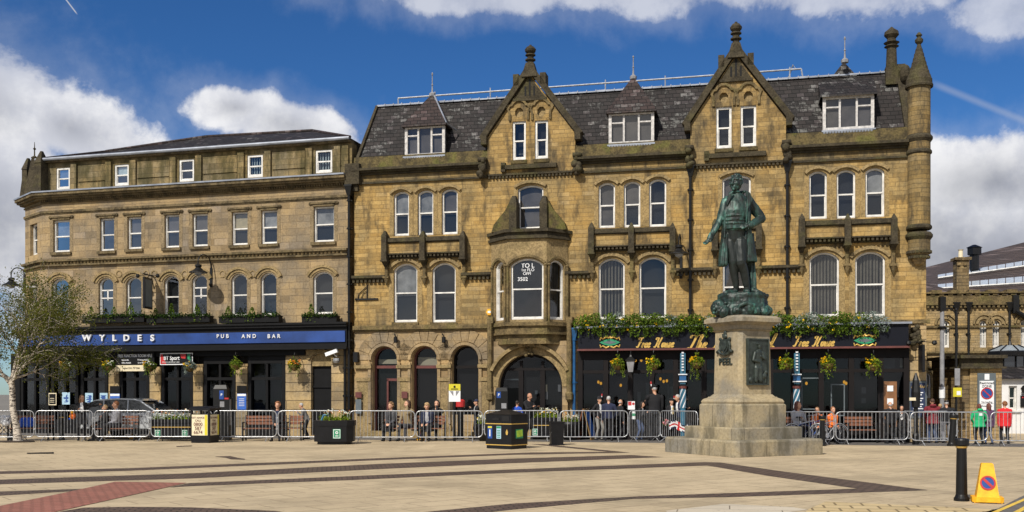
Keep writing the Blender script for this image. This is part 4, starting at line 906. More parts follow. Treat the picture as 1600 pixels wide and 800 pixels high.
# ================================================================== LEFT BUILDING
LB = thing('corner_pub_building', 'lower buff ashlar building with blue pub fascia and hipped slate roof', 'building', tuple(O), AL)
U, Z = FL.U, FL.Z
uc0 = U(66)                            # start of the canted corner
uw = -.22
cz = lambda x, y, o=0: Z(x, y, o)
hl = []; wl = []
def addl(x0, x1, y0, y1, kind='rect', rise=.12, **k):
    xc = (x0+x1)/2; u0, u1, z0, z1 = U(x0), U(x1), Z(xc, y1), Z(xc, y0); hl.append(outline(u0, u1, z0, z1, kind, rise)); wl.append((u0, u1, z0, z1, kind, rise, k))
    return (u0, u1, z0, z1)
L2 = [addl(*a, **k) for a, k in (((83, 109, 344, 394), dict(back='half', backmat='net')), ((156, 178.5, 341, 392), dict(back='dark')), ((199, 221, 339, 389), dict(back='half', backmat='blind')), ((257, 280, 335.6, 387), dict(back='half')),
    ((300.6, 324.6, 334, 385), dict(back='half')), ((362, 387, 331, 383), dict(back='half', backmat='blind_cream')), ((408, 433, 328.5, 381), dict(back='half', backmat='net')), ((490, 522, 322.5, 378), dict(back='half', backmat='net')))]
L1 = [addl(*a, 'seg', .24, **k) for a, k in (((80.6, 107, 435, 498), dict(back='dark')), ((154, 177, 434, 497), dict(back='dark', lights=((.46, .54, .45, .7), (.1, .9, .68, .71)))), ((197, 221, 433, 496.5), dict(back='dark')), ((256, 279.5, 431, 496), dict(back='dark')),
    ((299.5, 323.5, 429, 495), dict(back='dark', lights=((.46, .54, .45, .7), (.1, .9, .68, .71)))), ((361, 386, 427.5, 494), dict(back='dark')), ((407, 432, 426, 493), dict(back='dark')), ((489, 520, 424.5, 491), dict(back='dark')))]
zfl = Z(300, 512); zL = 10.1; zmid1, zmid0 = Z(540, 388), Z(540, 399)
m = MB(); m.plate([(uc0, zfl), (uw, zfl), (uw, zL), (uc0, zL)], hl, 0, .5); m.build('wall', M['ashlar_left'], LB)
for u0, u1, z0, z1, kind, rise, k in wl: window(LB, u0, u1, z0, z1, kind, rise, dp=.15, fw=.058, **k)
# canted corner and far side
dcx, dcy = -1.74, 1.0
Xc = Vector((uc0+dcx, dcy, 0)); dv = Vector((-dcx, -dcy, 0)); Lc = dv.length; dv.normalize(); nv = Vector((-dv.y, dv.x, 0))
XC = Matrix(((dv.x, nv.x, 0, Xc.x), (dv.y, nv.y, 0, Xc.y), (0, 0, 1, 0), (0, 0, 0, 1)))
cw2 = (Lc*.3, Lc*.72, L2[0][2], L2[0][3]); cw1 = (Lc*.28, Lc*.72, L1[0][2], L1[0][3])
m = MB(); m.xf = XC; m.plate([(0, zfl), (Lc, zfl), (Lc, zL), (0, zL)], [outline(*cw2), outline(*cw1, 'seg', .22)], 0, .5); m.build('corner_wall', M['ashlar_left'], LB)
window(LB, *cw2, dp=.2, fw=.07, xf=XC); window(LB, *cw1, 'seg', .22, dp=.2, fw=.07, xf=XC)
m = MB(); m.box(uc0+dcx, uc0+dcx+.3, dcy+.01, 12, 0, zL); m.box(uc0+dcx, uw-.3, 11.7, 12, 0, zL); m.box(uw-.3, uw, .5, 11.7, 0, zL+1); m.build('side_wall', M['ashlar_left'], LB)
plL = lambda e: [(uc0-e*.4, -e), (uw, -e), (uw, .4), (uc0+.2, .4), (uc0+dcx+.3, dcy+.3), (uc0+dcx+.3, 11.5), (uc0+dcx-e, 11.5), (uc0+dcx-e, dcy-e*.4)]
def band(mb, e, z0, z1): mb.zprism(plL(e), z0, z1)
zl = 10.43
m = MB(); band(m, .46, zl-.08, zl-.02); m.build('lead_gutter', M['lead'], LB)
m = MB(); band(m, .42, zl-.20, zl-.081); band(m, .34, zl-.28, zl-.201); band(m, .22, zl-.36, zl-.281); dentils(m, uc0, uw, zl-.44, zl-.361, -.16, .01, .11, .5); band(m, .06, zl-.5, zl-.441)
zs_ = Z(300, 328); band(m, .07, 9.52, 9.62); band(m, .03, 9.47, 9.519)
band(m, .18, zmid1-.09, zmid1); band(m, .13, zmid0, zmid0+.07); band(m, .05, zmid0+.07, zmid1-.09)
m.build('cornice', M['trim_left'], LB)
m = MB(); u = uc0
while u < uw-.2: m.ball((u, -.07, (zmid0+zmid1)/2-.005), (.07, .04, .06), 6, 4); u += .17
m.build('carved_frieze', M['trim_light'], LB)
m = MB()
for q in L2:
    m.box(q[0]-.1, q[1]+.1, -.09, 0, q[3]+.1, q[3]+.17); m.box(q[0]-.02, q[1]+.02, -.05, .0, q[3]+.01, q[3]+.099); m.box(q[0]-.1, q[1]+.1, -.09, .15, q[2]-.12, q[2]-.003)
    for e in (q[0]-.14, q[1]+.14): m.ball((e, -.03, q[3]+.13), (.07, .05, .07), 8, 6)
m.build('window_dressing', M['trim_left'], LB)
for q, kk, rs in [(q, 'rect', 0) for q in L2]+[(q, 'seg', .24) for q in L1]:
    m = MB(); m.ring(outline(q[0]-.16, q[1]+.16, q[2]+.005, q[3]+.1, kk, rs), outline(q[0]+.001, q[1]-.001, q[2]+.006, q[3]-.001, kk, rs), -.008, .02); m.build('window_surround', M['dressing_left'], LB)
m = MB()
for q in L1: m.strip(arc(q[0]-.04, q[1]+.04, q[3]+.02, .26, .04), arc(q[0]-.04, q[1]+.04, q[3]+.02, .26, .13), -.04, 0); m.strip(arc(q[0]-.04, q[1]+.04, q[3]+.02, .26, .15), arc(q[0]-.04, q[1]+.04, q[3]+.02, .26, .25), -.09, 0)
for x in (186, 229, 241, 289, 348, 395): u = U(x); m.lathe([(.12, 0), (.12, .04)], 0, 0, 14) if False else m.strip(*[[(u+math.cos(t)*r_, Z(x, 428)+math.sin(t)*r_) for t in [i*math.pi/8 for i in range(17)]] for r_ in (.11, .15)], -.03, 0)
m.build('hood_mould', M['trim_light'], LB)
# attic storey
ya = .35; za0 = zl-.02; za1 = Z(300, 243, ya)
za1 = (Z(120, 252, ya)+Z(540, 224, ya))/2
hl2 = []; wl2 = []
for x0, x1, y0, y1, bk, bm in ((88, 109, 262, 296, 'half', 'net'), (179, 201, 257, 290, 'half', 'sheet_blue'), (280, 303, 249, 283.5, 'dark', None), (386.5, 410.5, 242, 277, 'slats', 'sheet_blue'), (493, 519, 234, 270, 'slats', 'sheet_blue')):
    xc = (x0+x1)/2; q = (U(x0, ya), U(x1, ya), Z(xc, y1, ya), Z(xc, y0, ya)); hl2.append(outline(*q)); wl2.append((q, bk, bm))
m = MB(); ue0 = U(68, ya); m.plate([(ue0, za0), (uw, za0), (uw, za1), (ue0, za1)], hl2, ya, .5); m.box(ue0, ue0+.3, ya+.5, 11, za0, za1); m.build('attic_wall', M['attic_left'], LB)
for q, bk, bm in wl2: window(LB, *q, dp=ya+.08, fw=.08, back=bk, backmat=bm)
m = MB(); ends = [ue0-.1]+[v for q, _, _ in wl2 for v in (q[0], q[1])]+[uw]
for i in range(0, len(ends), 2):
    a, b = ends[i]+.12, ends[i+1]-.12
    if b-a > .6:
        m.box(a, a+.28, ya-.1, ya, za0+.08, za1-.12); m.box(b-.28, b, ya-.1, ya, za0+.08, za1-.12)
        m.box(a+.33, b-.33, ya-.06, ya, za0+.12, za0+.42); m.box(a+.33, b-.33, ya-.05, ya, za0+.47, za1-.2)
        if b-a > 2.4: c = (a+b)/2+.3; m.box(c-.12, c+.12, ya-.09, ya, za0+.08, za1-.12)
m.build('attic_panels', M['attic_left'], LB)
m = MB(); m.box(ue0-.2, uw, ya-.2, ya+.3, za1, za1+.1); m.build('eaves_cornice', M['trim_left'], LB)
m = MB(); m.tube([(ue0-.2, ya-.26, za1+.13), (uw, ya-.26, za1+.13)], .07, 8); m.build('eaves_gutter', M['lead'], LB)
m = MB(); ze = za1+.15; yr = 4.5
r1a, r1b = U(200, yr), U(322, yr); zr1 = Z(260, 219, yr); r2a, r2b = U(330, yr), U(488, yr); zr2 = Z(410, 211, yr)
m.hull([(ue0-.25, ya-.25, ze), (uw, ya-.25, ze), (uw, 9.5, ze), (ue0-.25, 9.5, ze), (r1a-1.2, yr, zr1-.35), (r1b, yr, zr1), (r2b, yr, zr2)], [(0, 1, 6, 5, 4), (1, 2, 6), (2, 3, 4, 5, 6), (3, 0, 4)])
m.build('hipped_roof', M['slate_left'], LB)
m = MB(); m.tube([(r1a-1.2, yr, zr1-.32), (r1b, yr, zr1+.03), (r2b, yr, zr2+.04), (uw, ya-.2, ze+.03)], .07, 6); m.tube([(r1a-1.2, yr, zr1-.32), (ue0-.2, ya-.2, ze+.03)], .06, 6); m.build('hip_tiles', M['slate_red'], LB)
# pinnacles on the canted corner
for x, yt_, wd in ((43, 247, .13), (64, 236, .16)):
    o_ = .9 if x < 50 else .1; m = MB(); u = U(x, o_); zt2 = Z(x, yt_, o_)
    m.box(u-wd, u+wd, o_-.2, o_+.3, zl, zt2-.55); m.frus(u-wd*1.15, u+wd*1.15, o_-.23, o_+.33, zt2-.55, u-.04, u+.04, o_, o_+.1, zt2); m.frus(u-wd*1.7, u+wd*1.2, o_-.25, o_+.35, zl-.02, u-wd, u+wd, o_-.2, o_+.3, zl+.8)
    m.build('pinnacle', M['trim_black'], LB)
m = MB(); u = U(54, .45); zt2 = Z(54, 222, .45); m.frus(u-.36, u+.36, .2, .7, zl, u-.09, u+.09, .35, .55, zt2-.75); m.lathe([(.12, zt2-.75), (.15, zt2-.68), (.03, zt2-.6), (.025, zt2-.35), (.07, zt2-.3), (.02, zt2-.24), (.01, zt2)], u, .45, 8); m.build('corner_finial', M['trim_black'], LB)
# pub front
yF = -.42; zf0, zf1 = Z(540, 542, yF), Z(540, 506, yF); uFe = U(541, yF); uFs = U(28, yF)
m = MB(); m.box(uFs, uFe, yF+.05, .02, zf0, zf1); m.box(uFs-.03, uFe+.05, yF-.12, .02, zf1+.001, zf1+.08); m.box(uFs-.02, uFe+.03, yF-.06, .0, zf1-.1, zf1-.0); m.box(uFs-.02, uFe+.04, yF-.1, 0, zf0-.08, zf0-.001)
m.box(uFs, uFe-1.9, -.2, .0, Z(400, 556), zf0-.08)
m.build('fascia_frame', M['black_matt'], LB)
zb0_, zb1_ = Z(540, 534, yF), Z(540, 516.5, yF)
m = MB(); m.box(uFs+.05, uFe-.06, yF, yF+.049, zb0_, zb1_); m.build('fascia_board', M['blue'], LB)
m = MB(); zpt = Z(400, 572)
pil = [(172, 188), (236, 253), (304, 318.5), (370.5, 388)]
for x0, x1 in pil: m.box(U(x0), U(x1), -.1, .3, 0, zpt); m.box(U(x0)-.05, U(x1)+.05, -.14, .3, zpt-.0, zpt+.09) if x0 > 300 else None
zd = Z(503, 546); u0, u1 = U(487.5), U(519.5)
m.plate([(U(448), 0), (uFe-.12, 0), (uFe-.12, zf0-.08), (U(448), zf0-.08)], [outline(u0, u1, .05, Z(503, 552), 'seg', .3)], -.1, .5)
m.build('rusticated_pier', M['rustic'], LB)
m = MB(); m.strip(arc(u0-.03, u1+.03, Z(503, 552)+.02, .3, .02), arc(u0-.03, u1+.03, Z(503, 552)+.02, .3, .14), -.17, -.1)
m.plate(outline(u0, u1, Z(503, 572), Z(503, 552), 'seg', .3), [], -.02, .1); m.build('door_arch', M['trim_light'], LB)
m = MB(); m.box(u0, u1, .1, .16, .05, Z(503, 572)); m.box(u0, u1, .04, .1, Z(503, 604)-.04, Z(503, 604)+.04); m.build('black_door', M['black_matt'], LB)
m = MB(); uu0 = U(20); m.box(uu0, U(448), .2, .24, 0, zf0-.05); m.build('shopfront_back', M['room'], LB)
m = MB(); zt_r = Z(300, 592)
spans = [(34, 78), (82, 124), (128, 170), (189, 235), (254, 303), (320, 369.5), (389, 447)]
for x0, x1 in spans:
    a, b = U(x0), U(x1); m.box(a, a+.14, -.08, .15, 0, zpt+.35); m.box(b-.14, b, -.08, .15, 0, zpt+.35); m.box(a, b, -.06, .12, zt_r-.06, zt_r+.06); m.box(a, b, -.07, .15, 0, .6); m.box(a, b, -.075, .15, zpt+.1, zpt+.5)
    c = (a+b)/2; m.box(c-.05, c+.05, -.05, .12, .6, zpt+.1)
m.box(U(20), U(34), -.12, .2, 0, zf0-.09); m.build('shopfront_frame', M['black_matt'], LB)
m = MB()
for x0, x1 in spans: m.box(U(x0)+.1, U(x1)-.1, .05, .056, .6, zpt+.1)
m.build('shop_window_pane', M['glass_dark'], LB)
m = MB()
for x0, x1 in ((136, 148), (152, 164)):
    for y0, y1 in ((556, 588), (598, 622)): m.box(U(x0), U(x1), .1, .12, Z(x0, y1), Z(x0, y0))
for x0, x1 in ((78, 84), (92, 97)): m.box(U(x0), U(x1), .1, .12, Z(x0, 640), Z(x0, 556))
m.build('net_curtain', M['net'], LB)
pipe(LB, U(541.5)-.0, .1, Z(541, 540), M['iron'], off=-.16, hopper=False)
# ------------------------------------------------------------------ sculpting helpers
def text_mesh(body, size, ext=.01, bold=0.0, space=1.0, shear=0.0, align='CENTER', wscale=1.0):
    c = bpy.data.curves.new('lettering', 'FONT'); c.body = body; c.size = size; c.extrude = ext; c.offset = bold*size; c.space_character = space; c.shear = shear
    c.align_x = align; c.align_y = 'CENTER'; c.resolution_u = 3
    o = bpy.data.objects.new('lettering', c); COL.objects.link(o); dg = bpy.context.evaluated_depsgraph_get()
    me = bpy.data.meshes.new_from_object(o.evaluated_get(dg)); bpy.data.objects.remove(o); bpy.data.curves.remove(c)
    if wscale != 1: me.transform(Matrix.Diagonal((wscale, 1, 1, 1)))
    return me
def letters(body, size, m, parent, loc, ext=.01, xf=None, name='lettering', **k):
    """upright lettering facing -y in the parent's axes"""
    me = text_mesh(body, size, ext, **k); me.transform(Matrix.Rotation(R(90), 4, 'X'))
    if xf is not None: me.transform(xf @ Matrix.Translation(loc))
    else: me.transform(Matrix.Translation(loc))
    me.materials.clear(); me.materials.append(m); me.name = name
    o = bpy.data.objects.new(name, me); COL.objects.link(o); o.parent = parent; return o
def remesh(mb, vox, smooth=2, name='body'):
    me = mb.mesh(name, [], fix=True); o = bpy.data.objects.new(name, me); COL.objects.link(o)
    md = o.modifiers.new('r', 'REMESH'); md.mode = 'VOXEL'; md.voxel_size = vox; md.use_smooth_shade = True
    if smooth: s_ = o.modifiers.new('s', 'SMOOTH'); s_.factor = .5; s_.iterations = smooth
    dg = bpy.context.evaluated_depsgraph_get(); out = bpy.data.meshes.new_from_object(o.evaluated_get(dg)); bpy.data.objects.remove(o); bpy.data.meshes.remove(me)
    out.name = name; return out
def co_of(me): a = np.empty(len(me.vertices)*3, 'f'); me.vertices.foreach_get('co', a); return a.reshape(-1, 3)
def hand(m, w, d, side, size=.19, curl=.35, thumb=1, palm_n=None, tagf=None, spread=.12):
    """five-fingered hand: w wrist, d direction, palm_n palm normal"""
    d = Vector(d).normalized(); n = Vector(palm_n or (0, -1, 0)); n = (n-d*n.dot(d)).normalized(); s_ = d.cross(n)*side; w = Vector(w); k = size/.19
    pc = w+d*.05*k; m.ball(pc, (.026*k, .026*k, .05*k), 10, 8, d.to_track_quat('Z', 'Y').to_matrix()); m.ball(w+d*.075*k+s_*.018*k, .022*k, 8, 6); m.ball(w+d*.075*k-s_*.018*k, .022*k, 8, 6)
    for i, L in enumerate((.07, .08, .075, .058)):
        o = (i-1.5)*.019*k; b = w+d*.088*k+s_*-o; dd = (d+s_*-o/k*spread*40*.25-n*0).normalized()
        p1 = b+dd*L*.5*k; d2 = (dd*math.cos(curl*1.3)+n*math.sin(curl*1.3)).normalized(); p2 = p1+d2*L*.5*k
        m.cap(b, .0105*k, p1, .0098*k, 8); m.cap(p1, .0098*k, p2, .0085*k, 8)
    b = w+d*.03*k+s_*.028*k*thumb; p1 = b+(d*.6+s_*thumb*.8+n*.3).normalized()*.038*k; p2 = p1+(d*.9+s_*thumb*.3+n*.3).normalized()*.03*k
    m.cap(b, .013*k, p1, .0115*k, 8); m.cap(p1, .0115*k, p2, .0095*k, 8)

# ------------------------------------------------------------------ pedestal and statue
PC = Vector((6.66, 29.6, 0)); PR = R(28)
ped = thing('stone_pedestal', 'stepped pale granite pedestal with bronze relief and lettering carrying the green statue', 'pedestal', tuple(PC), PR)
M['granite_step'] = stone('granite_step_blocks', (.30, .265, .195), (.37, .325, .24), (.06, .05, .035), 1.08, 9, soot=.75, sootcol=(.10, .088, .06), msize=.010, dark_lo=.44, blocky=0, rough_face=.4)
def oct_(h, c): return [(-h+c, -h), (h-c, -h), (h, -h+c), (h, h-c), (h-c, h), (-h+c, h), (-h, h-c), (-h, -h+c)]
def taper(m, h0, c0, z0, h1, c1, z1):
    A, B = oct_(h0, c0), oct_(h1, c1)
    m._a([(x, y, z0) for x, y in A]+[(x, y, z1) for x, y in B], [tuple(range(8))[::-1], tuple(range(8, 16))]+[(i, (i+1) % 8, (i+1) % 8+8, i+8) for i in range(8)])
m = MB(); taper(m, 1.64, .14, 0, 1.64, .14, .40); taper(m, 1.64, .14, .40, 1.61, .14, .45); m.build('lower_step', M['granite_step'], ped)
m = MB(); taper(m, 1.22, .10, .451, 1.22, .10, .75); taper(m, 1.22, .1, .75, 1.2, .1, .78); m.build('upper_step', M['granite_step'], ped)
m = MB(); taper(m, .93, .14, .781, .93, .14, 1.39); taper(m, .93, .14, 1.39, .9, .14, 1.43); m.build('plinth_block', M['granite_step'], ped)
m = MB(); taper(m, .88, .14, 1.431, .90, .14, 1.49); taper(m, .90, .14, 1.49, .86, .14, 1.56); taper(m, .86, .14, 1.56, .76, .12, 1.6); taper(m, .76, .12, 1.6, .74, .12, 1.63); taper(m, .70, .1, 1.63, .64, .1, 1.7); m.build('base_moulding', M['granite'], ped)
m = MB(); taper(m, .62, .10, 1.7, .59, .10, 3.5); m.build('shaft', M['granite'], ped)
m = MB(); taper(m, .6, .1, 3.5, .66, .1, 3.54); taper(m, .62, .1, 3.54, .65, .1, 3.66); taper(m, .66, .1, 3.66, .80, .12, 3.75); taper(m, .83, .12, 3.75, .83, .12, 3.86); taper(m, .83, .12, 3.86, .72, .12, 3.93); m.build('cornice', M['granite'], ped)
# letters and crest on the -x face, relief on the -y face
XL = Matrix(((0, 1, 0, -.605), (-1, 0, 0, 0), (0, 0, 1, 0), (0, 0, 0, 1)))   # local x -> -y of the pedestal, outward -> -x
letters('PEEL', .27, M['bronze_dark'], ped, (-.0, -.015, 2.63), ext=.02, xf=XL, bold=.02, space=1.08)
m = MB(); m.xf = XL
m.prism([(-.17, 3.28), (.17, 3.28), (.17, 3.05), (.1, 2.93), (0, 2.87), (-.1, 2.93), (-.17, 3.05)], -.06, 0); m.prism([(-.12, 3.24), (.12, 3.24), (.12, 3.06), (0, 2.93), (-.12, 3.06)], -.085, -.06)
m.ball((0, -.05, 3.36), (.1, .05, .08), 8, 6); m.ball((.02, -.05, 3.44), (.06, .04, .08), 8, 6); m.ball((-.06, -.05, 3.40), .04, 6, 5)
for s_ in (-1, 1):
    m.tube([(s_*.18, -.04, 3.22), (s_*.22, -.04, 3.1), (s_*.2, -.04, 2.95)], .035, 6); m.tube([(0, -.05, 2.83), (s_*.15, -.05, 2.86), (s_*.26, -.05, 2.95), (s_*.33, -.05, 2.9)], [.04, .045, .05, .05], 6); m.ball((s_*.2, -.04, 3.28), .05, 6, 5)
m.build('crest', M['bronze_dark'], ped)
m = MB(); m.box(-.39, .39, -.66, -.60, 1.96, 3.28); m.ring(outline(-.39, .39, 1.96, 3.28), outline(-.35, .35, 2.0, 3.24), -.69, -.66); rp = m.build('relief_panel', M['bronze_dark'], ped)
m = MB(); y0 = -.665
m.loft([(0, y0, 2.1, .12, .05), (.0, y0, 2.45, .13, .06), (-.01, y0, 2.7, .15, .06), (0, y0, 2.88, .17, .06), (.02, y0, 2.97, .06, .05)], 14); m.ball((.04, y0-.02, 3.06), (.065, .06, .085), 10, 8); m.ball((.04, y0-.02, 3.12), (.1, .06, .03), 10, 6)
m.cap((-.13, y0-.02, 2.88), .05, (-.2, y0-.03, 2.66), .045); m.cap((-.2, y0-.03, 2.66), .045, (-.02, y0-.06, 2.62), .035); m.cap((.15, y0-.02, 2.88), .05, (.2, y0-.04, 2.7), .045); m.cap((.2, y0-.04, 2.7), .04, (.05, y0-.06, 2.78), .035)
m.cap((-.07, y0, 2.45), .08, (-.09, y0-.01, 2.08), .055); m.cap((.07, y0, 2.45), .08, (.06, y0-.02, 2.08), .055)
m.ball((.22, y0, 2.22), (.1, .05, .09), 10, 6); m.ball((.28, y0-.01, 2.33), (.05, .05, .06), 8, 6); m.cap((.16, y0, 2.2), .03, (.16, y0, 2.03), .025); m.cap((.27, y0, 2.2), .03, (.27, y0, 2.03), .025); m.ball((-.27, y0, 2.1), (.08, .05, .1), 8, 6)
me = remesh(m, .014, 1, 'relief_figure'); me.materials.append(M['bronze_dark']); o = bpy.data.objects.new('relief_figure', me); COL.objects.link(o); o.parent = rp

def rockbase():
    m = MB()
    m.loft([(0, 0, .0, .74, .62), (-.03, 0, .12, .78, .64), (.02, 0, .34, .72, .6), (0, 0, .5, .72, .58), (.02, 0, .62, .76, .58), (.02, 0, .68, .72, .55)], 8)
    for a, b, c, r in ((-.74, -.28, .24, .24), (-.62, -.42, .12, .18), (.66, -.2, .16, .16), (.5, -.4, .12, .15), (.05, -.5, .2, .18), (.3, -.48, .14, .13), (-.25, -.5, .15, .15)): m.ball((a, b, c), r, 12, 8)
    for k in range(46): a = rnd.uniform(-.85, .7); m.ball((a, -.48+abs(a)*.2+rnd.uniform(-.06, .04), rnd.uniform(.03, .28)), rnd.uniform(.03, .07), 7, 5)
    for k in range(16): a = rnd.uniform(-.92, -.56); m.ball((a, -.42+rnd.uniform(-.08, .08), rnd.uniform(.05, .4)), rnd.uniform(.03, .06), 7, 5)
    m.tube([(-.3, -.55, .08), (-.22, -.6, .28), (-.02, -.62, .36), (.18, -.6, .28), (.26, -.56, .08)], [.05, .06, .07, .06, .05], 8)
    return m
STZ = 3.931
def statue():
    m = MB(); B = m.ball; K = m.cap
    m.xf = Matrix.Translation((0, 0, 0))
    for v in rockbase().v: pass
    rb = rockbase(); m._a(rb.v, rb.f)
    zb = .67; m.xf = Matrix.Translation((0, 0, zb))
    # pelvis and torso in waistcoat
    m.loft([(-.2, .02, 1.35, .27, .2), (-.22, 0, 1.55, .31, .25), (-.23, -.02, 1.78, .32, .27), (-.24, -.04, 1.86, .32, .29)], 24)
    m.loft([(-.24, -.05, 1.84, .345, .305), (-.24, -.05, 1.92, .345, .30), (-.24, -.05, 2.1, .34, .29), (-.2, -.05, 2.38, .38, .31), (-.17, -.01, 2.62, .40, .28), (-.155, .02, 2.78, .33, .22), (-.17, .02, 2.9, .17, .15)], 24)
    for z in (2.0, 2.1, 2.22): m.loft([(-.25, -.07, z-.025, .325, .285), (-.25, -.07, z, .345, .305), (-.25, -.07, z+.025, .325, .285)], 24)
    for z in (1.98, 2.1, 2.22, 2.34, 2.46): B((-.33+.02*(z-2), -.36, z), .018, 8, 6)
    K((-.46, -.26, 2.04), .014, (-.2, -.37, 2.12), .014, 6)
    # legs: trousers
    K((-.38, -.04, 1.5), .185, (-.29, -.1, .9), .135); K((-.29, -.1, .9), .132, (-.245, -.06, .62), .125); K((-.245, -.06, .62), .125, (-.17, .0, .12), .075)
    K((-.10, -.1, 1.5), .195, (-.10, -.24, .88), .145); K((-.10, -.24, .88), .14, (.02, -.16, .6), .125); K((.02, -.16, .6), .125, (.11, -.1, .12), .08)
    # shoes
    K((-.2, .0, .07), .085, (-.47, -.12, .04), .06); B((-.5, -.13, .03), (.09, .07, .05), 10, 6)
    K((.08, -.1, .07), .09, (.05, -.36, .045), .075); B((.05, -.38, .04), (.085, .09, .055), 10, 6)
    K((.3, .02, .1), .1, (.46, -.08, .035), .07); B((.46, -.1, .02), (.12, .08, .05), 10, 6)
    # drapery behind the leg
    m.loft([(.30, .24, 0, .18, .18), (.28, .24, .3, .12, .13), (.25, .22, .7, .11, .12), (.24, .2, 1.1, .12, .12)], 14)
    for k in range(4): a = .17+.06*k; K((a*.7+.12, .14-.02*(k % 2), 1.0), .03, (a+.04, .1-.03*(k % 2), .02), .04, 8)
    # frock coat: back, sides and front panels
    m.loft([(-.15, .24, .98, .36, .10), (-.14, .23, 1.4, .36, .12), (-.14, .18, 1.9, .35, .14), (-.15, .14, 2.4, .40, .17), (-.15, .1, 2.72, .40, .17)], 24)
    m.loft([(-.58, .02, .80, .12, .24, 0), (-.56, .02, 1.1, .115, .26, 0), (-.54, .02, 1.5, .09, .25, 0), (-.53, .0, 1.9, .07, .23, 0), (-.53, -.04, 2.3, .07, .22, 0), (-.46, -.02, 2.66, .1, .2, 0)], 16)
    m.loft([(.2, .02, .92, .20, .24, 12), (.2, .02, 1.2, .18, .24, 12), (.17, .02, 1.6, .15, .25, 8), (.11, .0, 1.95, .10, .25, 0), (.13, -.02, 2.3, .10, .23, 0), (.12, .0, 2.66, .13, .2, 0)], 16)
    for k, (x0, x1) in enumerate(((.05, .02), (.14, .12), (.24, .23), (.30, .33))): K((x0, -.2+.03*k, 1.75), .02, (x1+.02, -.2+.03*k, .95), .045, 8)
    for k, (x0, x1) in enumerate(((-.56, -.66), (-.52, -.6), (-.48, -.52))): K((x0, -.2, 1.7), .02, (x1, -.22, .84), .04, 8)
    # coat front edge and lapels
    for pts, r_ in ((((.08, -.2, 2.86), (.08, -.27, 2.7), (.07, -.30, 2.4), (.05, -.28, 2.05), (.05, -.26, 1.8)), (.022, .03, .03, .022, .02)),
                    (((-.42, -.12, 2.80), (-.48, -.22, 2.68), (-.55, -.2, 2.35), (-.57, -.2, 2.0), (-.56, -.24, 1.6)), (.022, .028, .028, .022, .02))):
        for i in range(len(pts)-1): K(pts[i], r_[i], pts[i+1], r_[i+1], 10)
    m.prism([(.0, 2.95), (.16, 2.86), (.235, 2.66), (.1, 2.42), (.05, 2.4), (.06, 2.7)], -.33, -.25); m.prism([(-.32, 2.93), (-.44, 2.84), (-.53, 2.62), (-.5, 2.5), (-.42, 2.66)], -.29, -.22)
    K((-.32, .05, 2.92), .055, (.0, .08, 2.94), .06); K((.0, .08, 2.94), .06, (.04, -.08, 2.93), .05); K((-.32, .05, 2.92), .055, (-.34, -.1, 2.9), .045)
    # cravat and neck
    K((-.18, -.0, 2.82), .12, (-.2, -.03, 3.0), .10);  B((-.2, -.1, 2.93), (.12, .08, .045))
    # arms. viewer's left arm reaches down and out with an open palm
    K((-.46, .0, 2.68), .155, (-.68, -.08, 2.08), .115); K((-.68, -.08, 2.08), .115, (-.98, -.26, 1.58), .08); K((-.95, -.24, 1.63), .095, (-1.0, -.27, 1.54), .09)
    hand(m, (-.98, -.26, 1.56), (-.62, -.35, -.55), -1, .34, .25, 1, (-.2, -.6, .5))
    # viewer's right arm: hand on hip
    K((.17, .02, 2.68), .165, (.56, .04, 2.2), .13); K((.56, .04, 2.2), .13, (.16, -.3, 1.93), .085); K((.2, -.26, 1.95), .1, (.14, -.31, 1.92), .095)
    B((.56, .05, 2.18), (.14, .14, .13)); hand(m, (.15, -.31, 1.92), (-.9, -.18, -.12), 1, .32, .25, 1, (0, .7, -.4), spread=.2)
    # head, turned to the viewer's left
    Rz = Matrix.Rotation(R(-38), 4, 'Z'); m.xf = Matrix.Translation((-.2, -.07, zb+3.17)) @ Rz @ Matrix.Rotation(R(-3), 4, 'X') @ Matrix.Scale(1.12, 4)
    B((0, 0, .02), (.150, .185, .20), 20, 14); m.loft([(0, -.07, -.19, .06, .07), (0, -.06, -.13, .105, .11), (0, -.05, -.02, .13, .14)], 16); B((0, -.15, -.17), (.05, .04, .04))
    K((0, -.185, .06), .02, (0, -.225, -.04), .032, 8); B((0, -.21, -.05), (.04, .03, .024)); 
    for s_ in (-1, 1):
        K((s_*.02, -.185, .085), .02, (s_*.11, -.14, .085), .022, 8); B((s_*.055, -.158, .04), (.028, .02, .018)); B((s_*.09, -.12, -.02), (.04, .05, .05)); B((s_*.148, .01, .0), (.02, .04, .06))
        K((s_*.14, .0, .05), .04, (s_*.135, -.03, -.05), .025, 8); K((s_*.02, -.172, -.115), .014, (s_*.05, -.155, -.118), .012, 8)
    K((-.045, -.172, -.098), .014, (.045, -.172, -.098), .014, 8); K((-.035, -.17, -.125), .016, (.035, -.17, -.125), .016, 8)
    for k in range(60):
        a = rnd.uniform(0, 6.283); e = rnd.uniform(.05, 1.5); x, y, z = math.cos(a)*math.cos(e), math.sin(a)*math.cos(e), math.sin(e)
        if y < -.3 and z < .72: continue
        B((x*.152, y*.19+.02, z*.205+.035), rnd.uniform(.03, .045), 7, 5)
    me = remesh(m, .0145, 1, 'statue')
    V = co_of(me); N_ = np.empty_like(V).ravel(); me.vertices.foreach_get('normal', N_); N_ = N_.reshape(-1, 3)
    for i in range(len(V)):
        x, y, z = V[i]
        if z < zb+.02: d = (mnoise.noise((x*5, y*5, z*5)))*.035+mnoise.noise((x*14, y*14, z*14))*.012
        elif z > zb+2.95: d = 0
        else: d = mnoise.noise((x*7+z*1.5, y*7, z*1.6))*.022+mnoise.noise((x*16, y*16, z*5))*.007
        V[i] += N_[i]*d
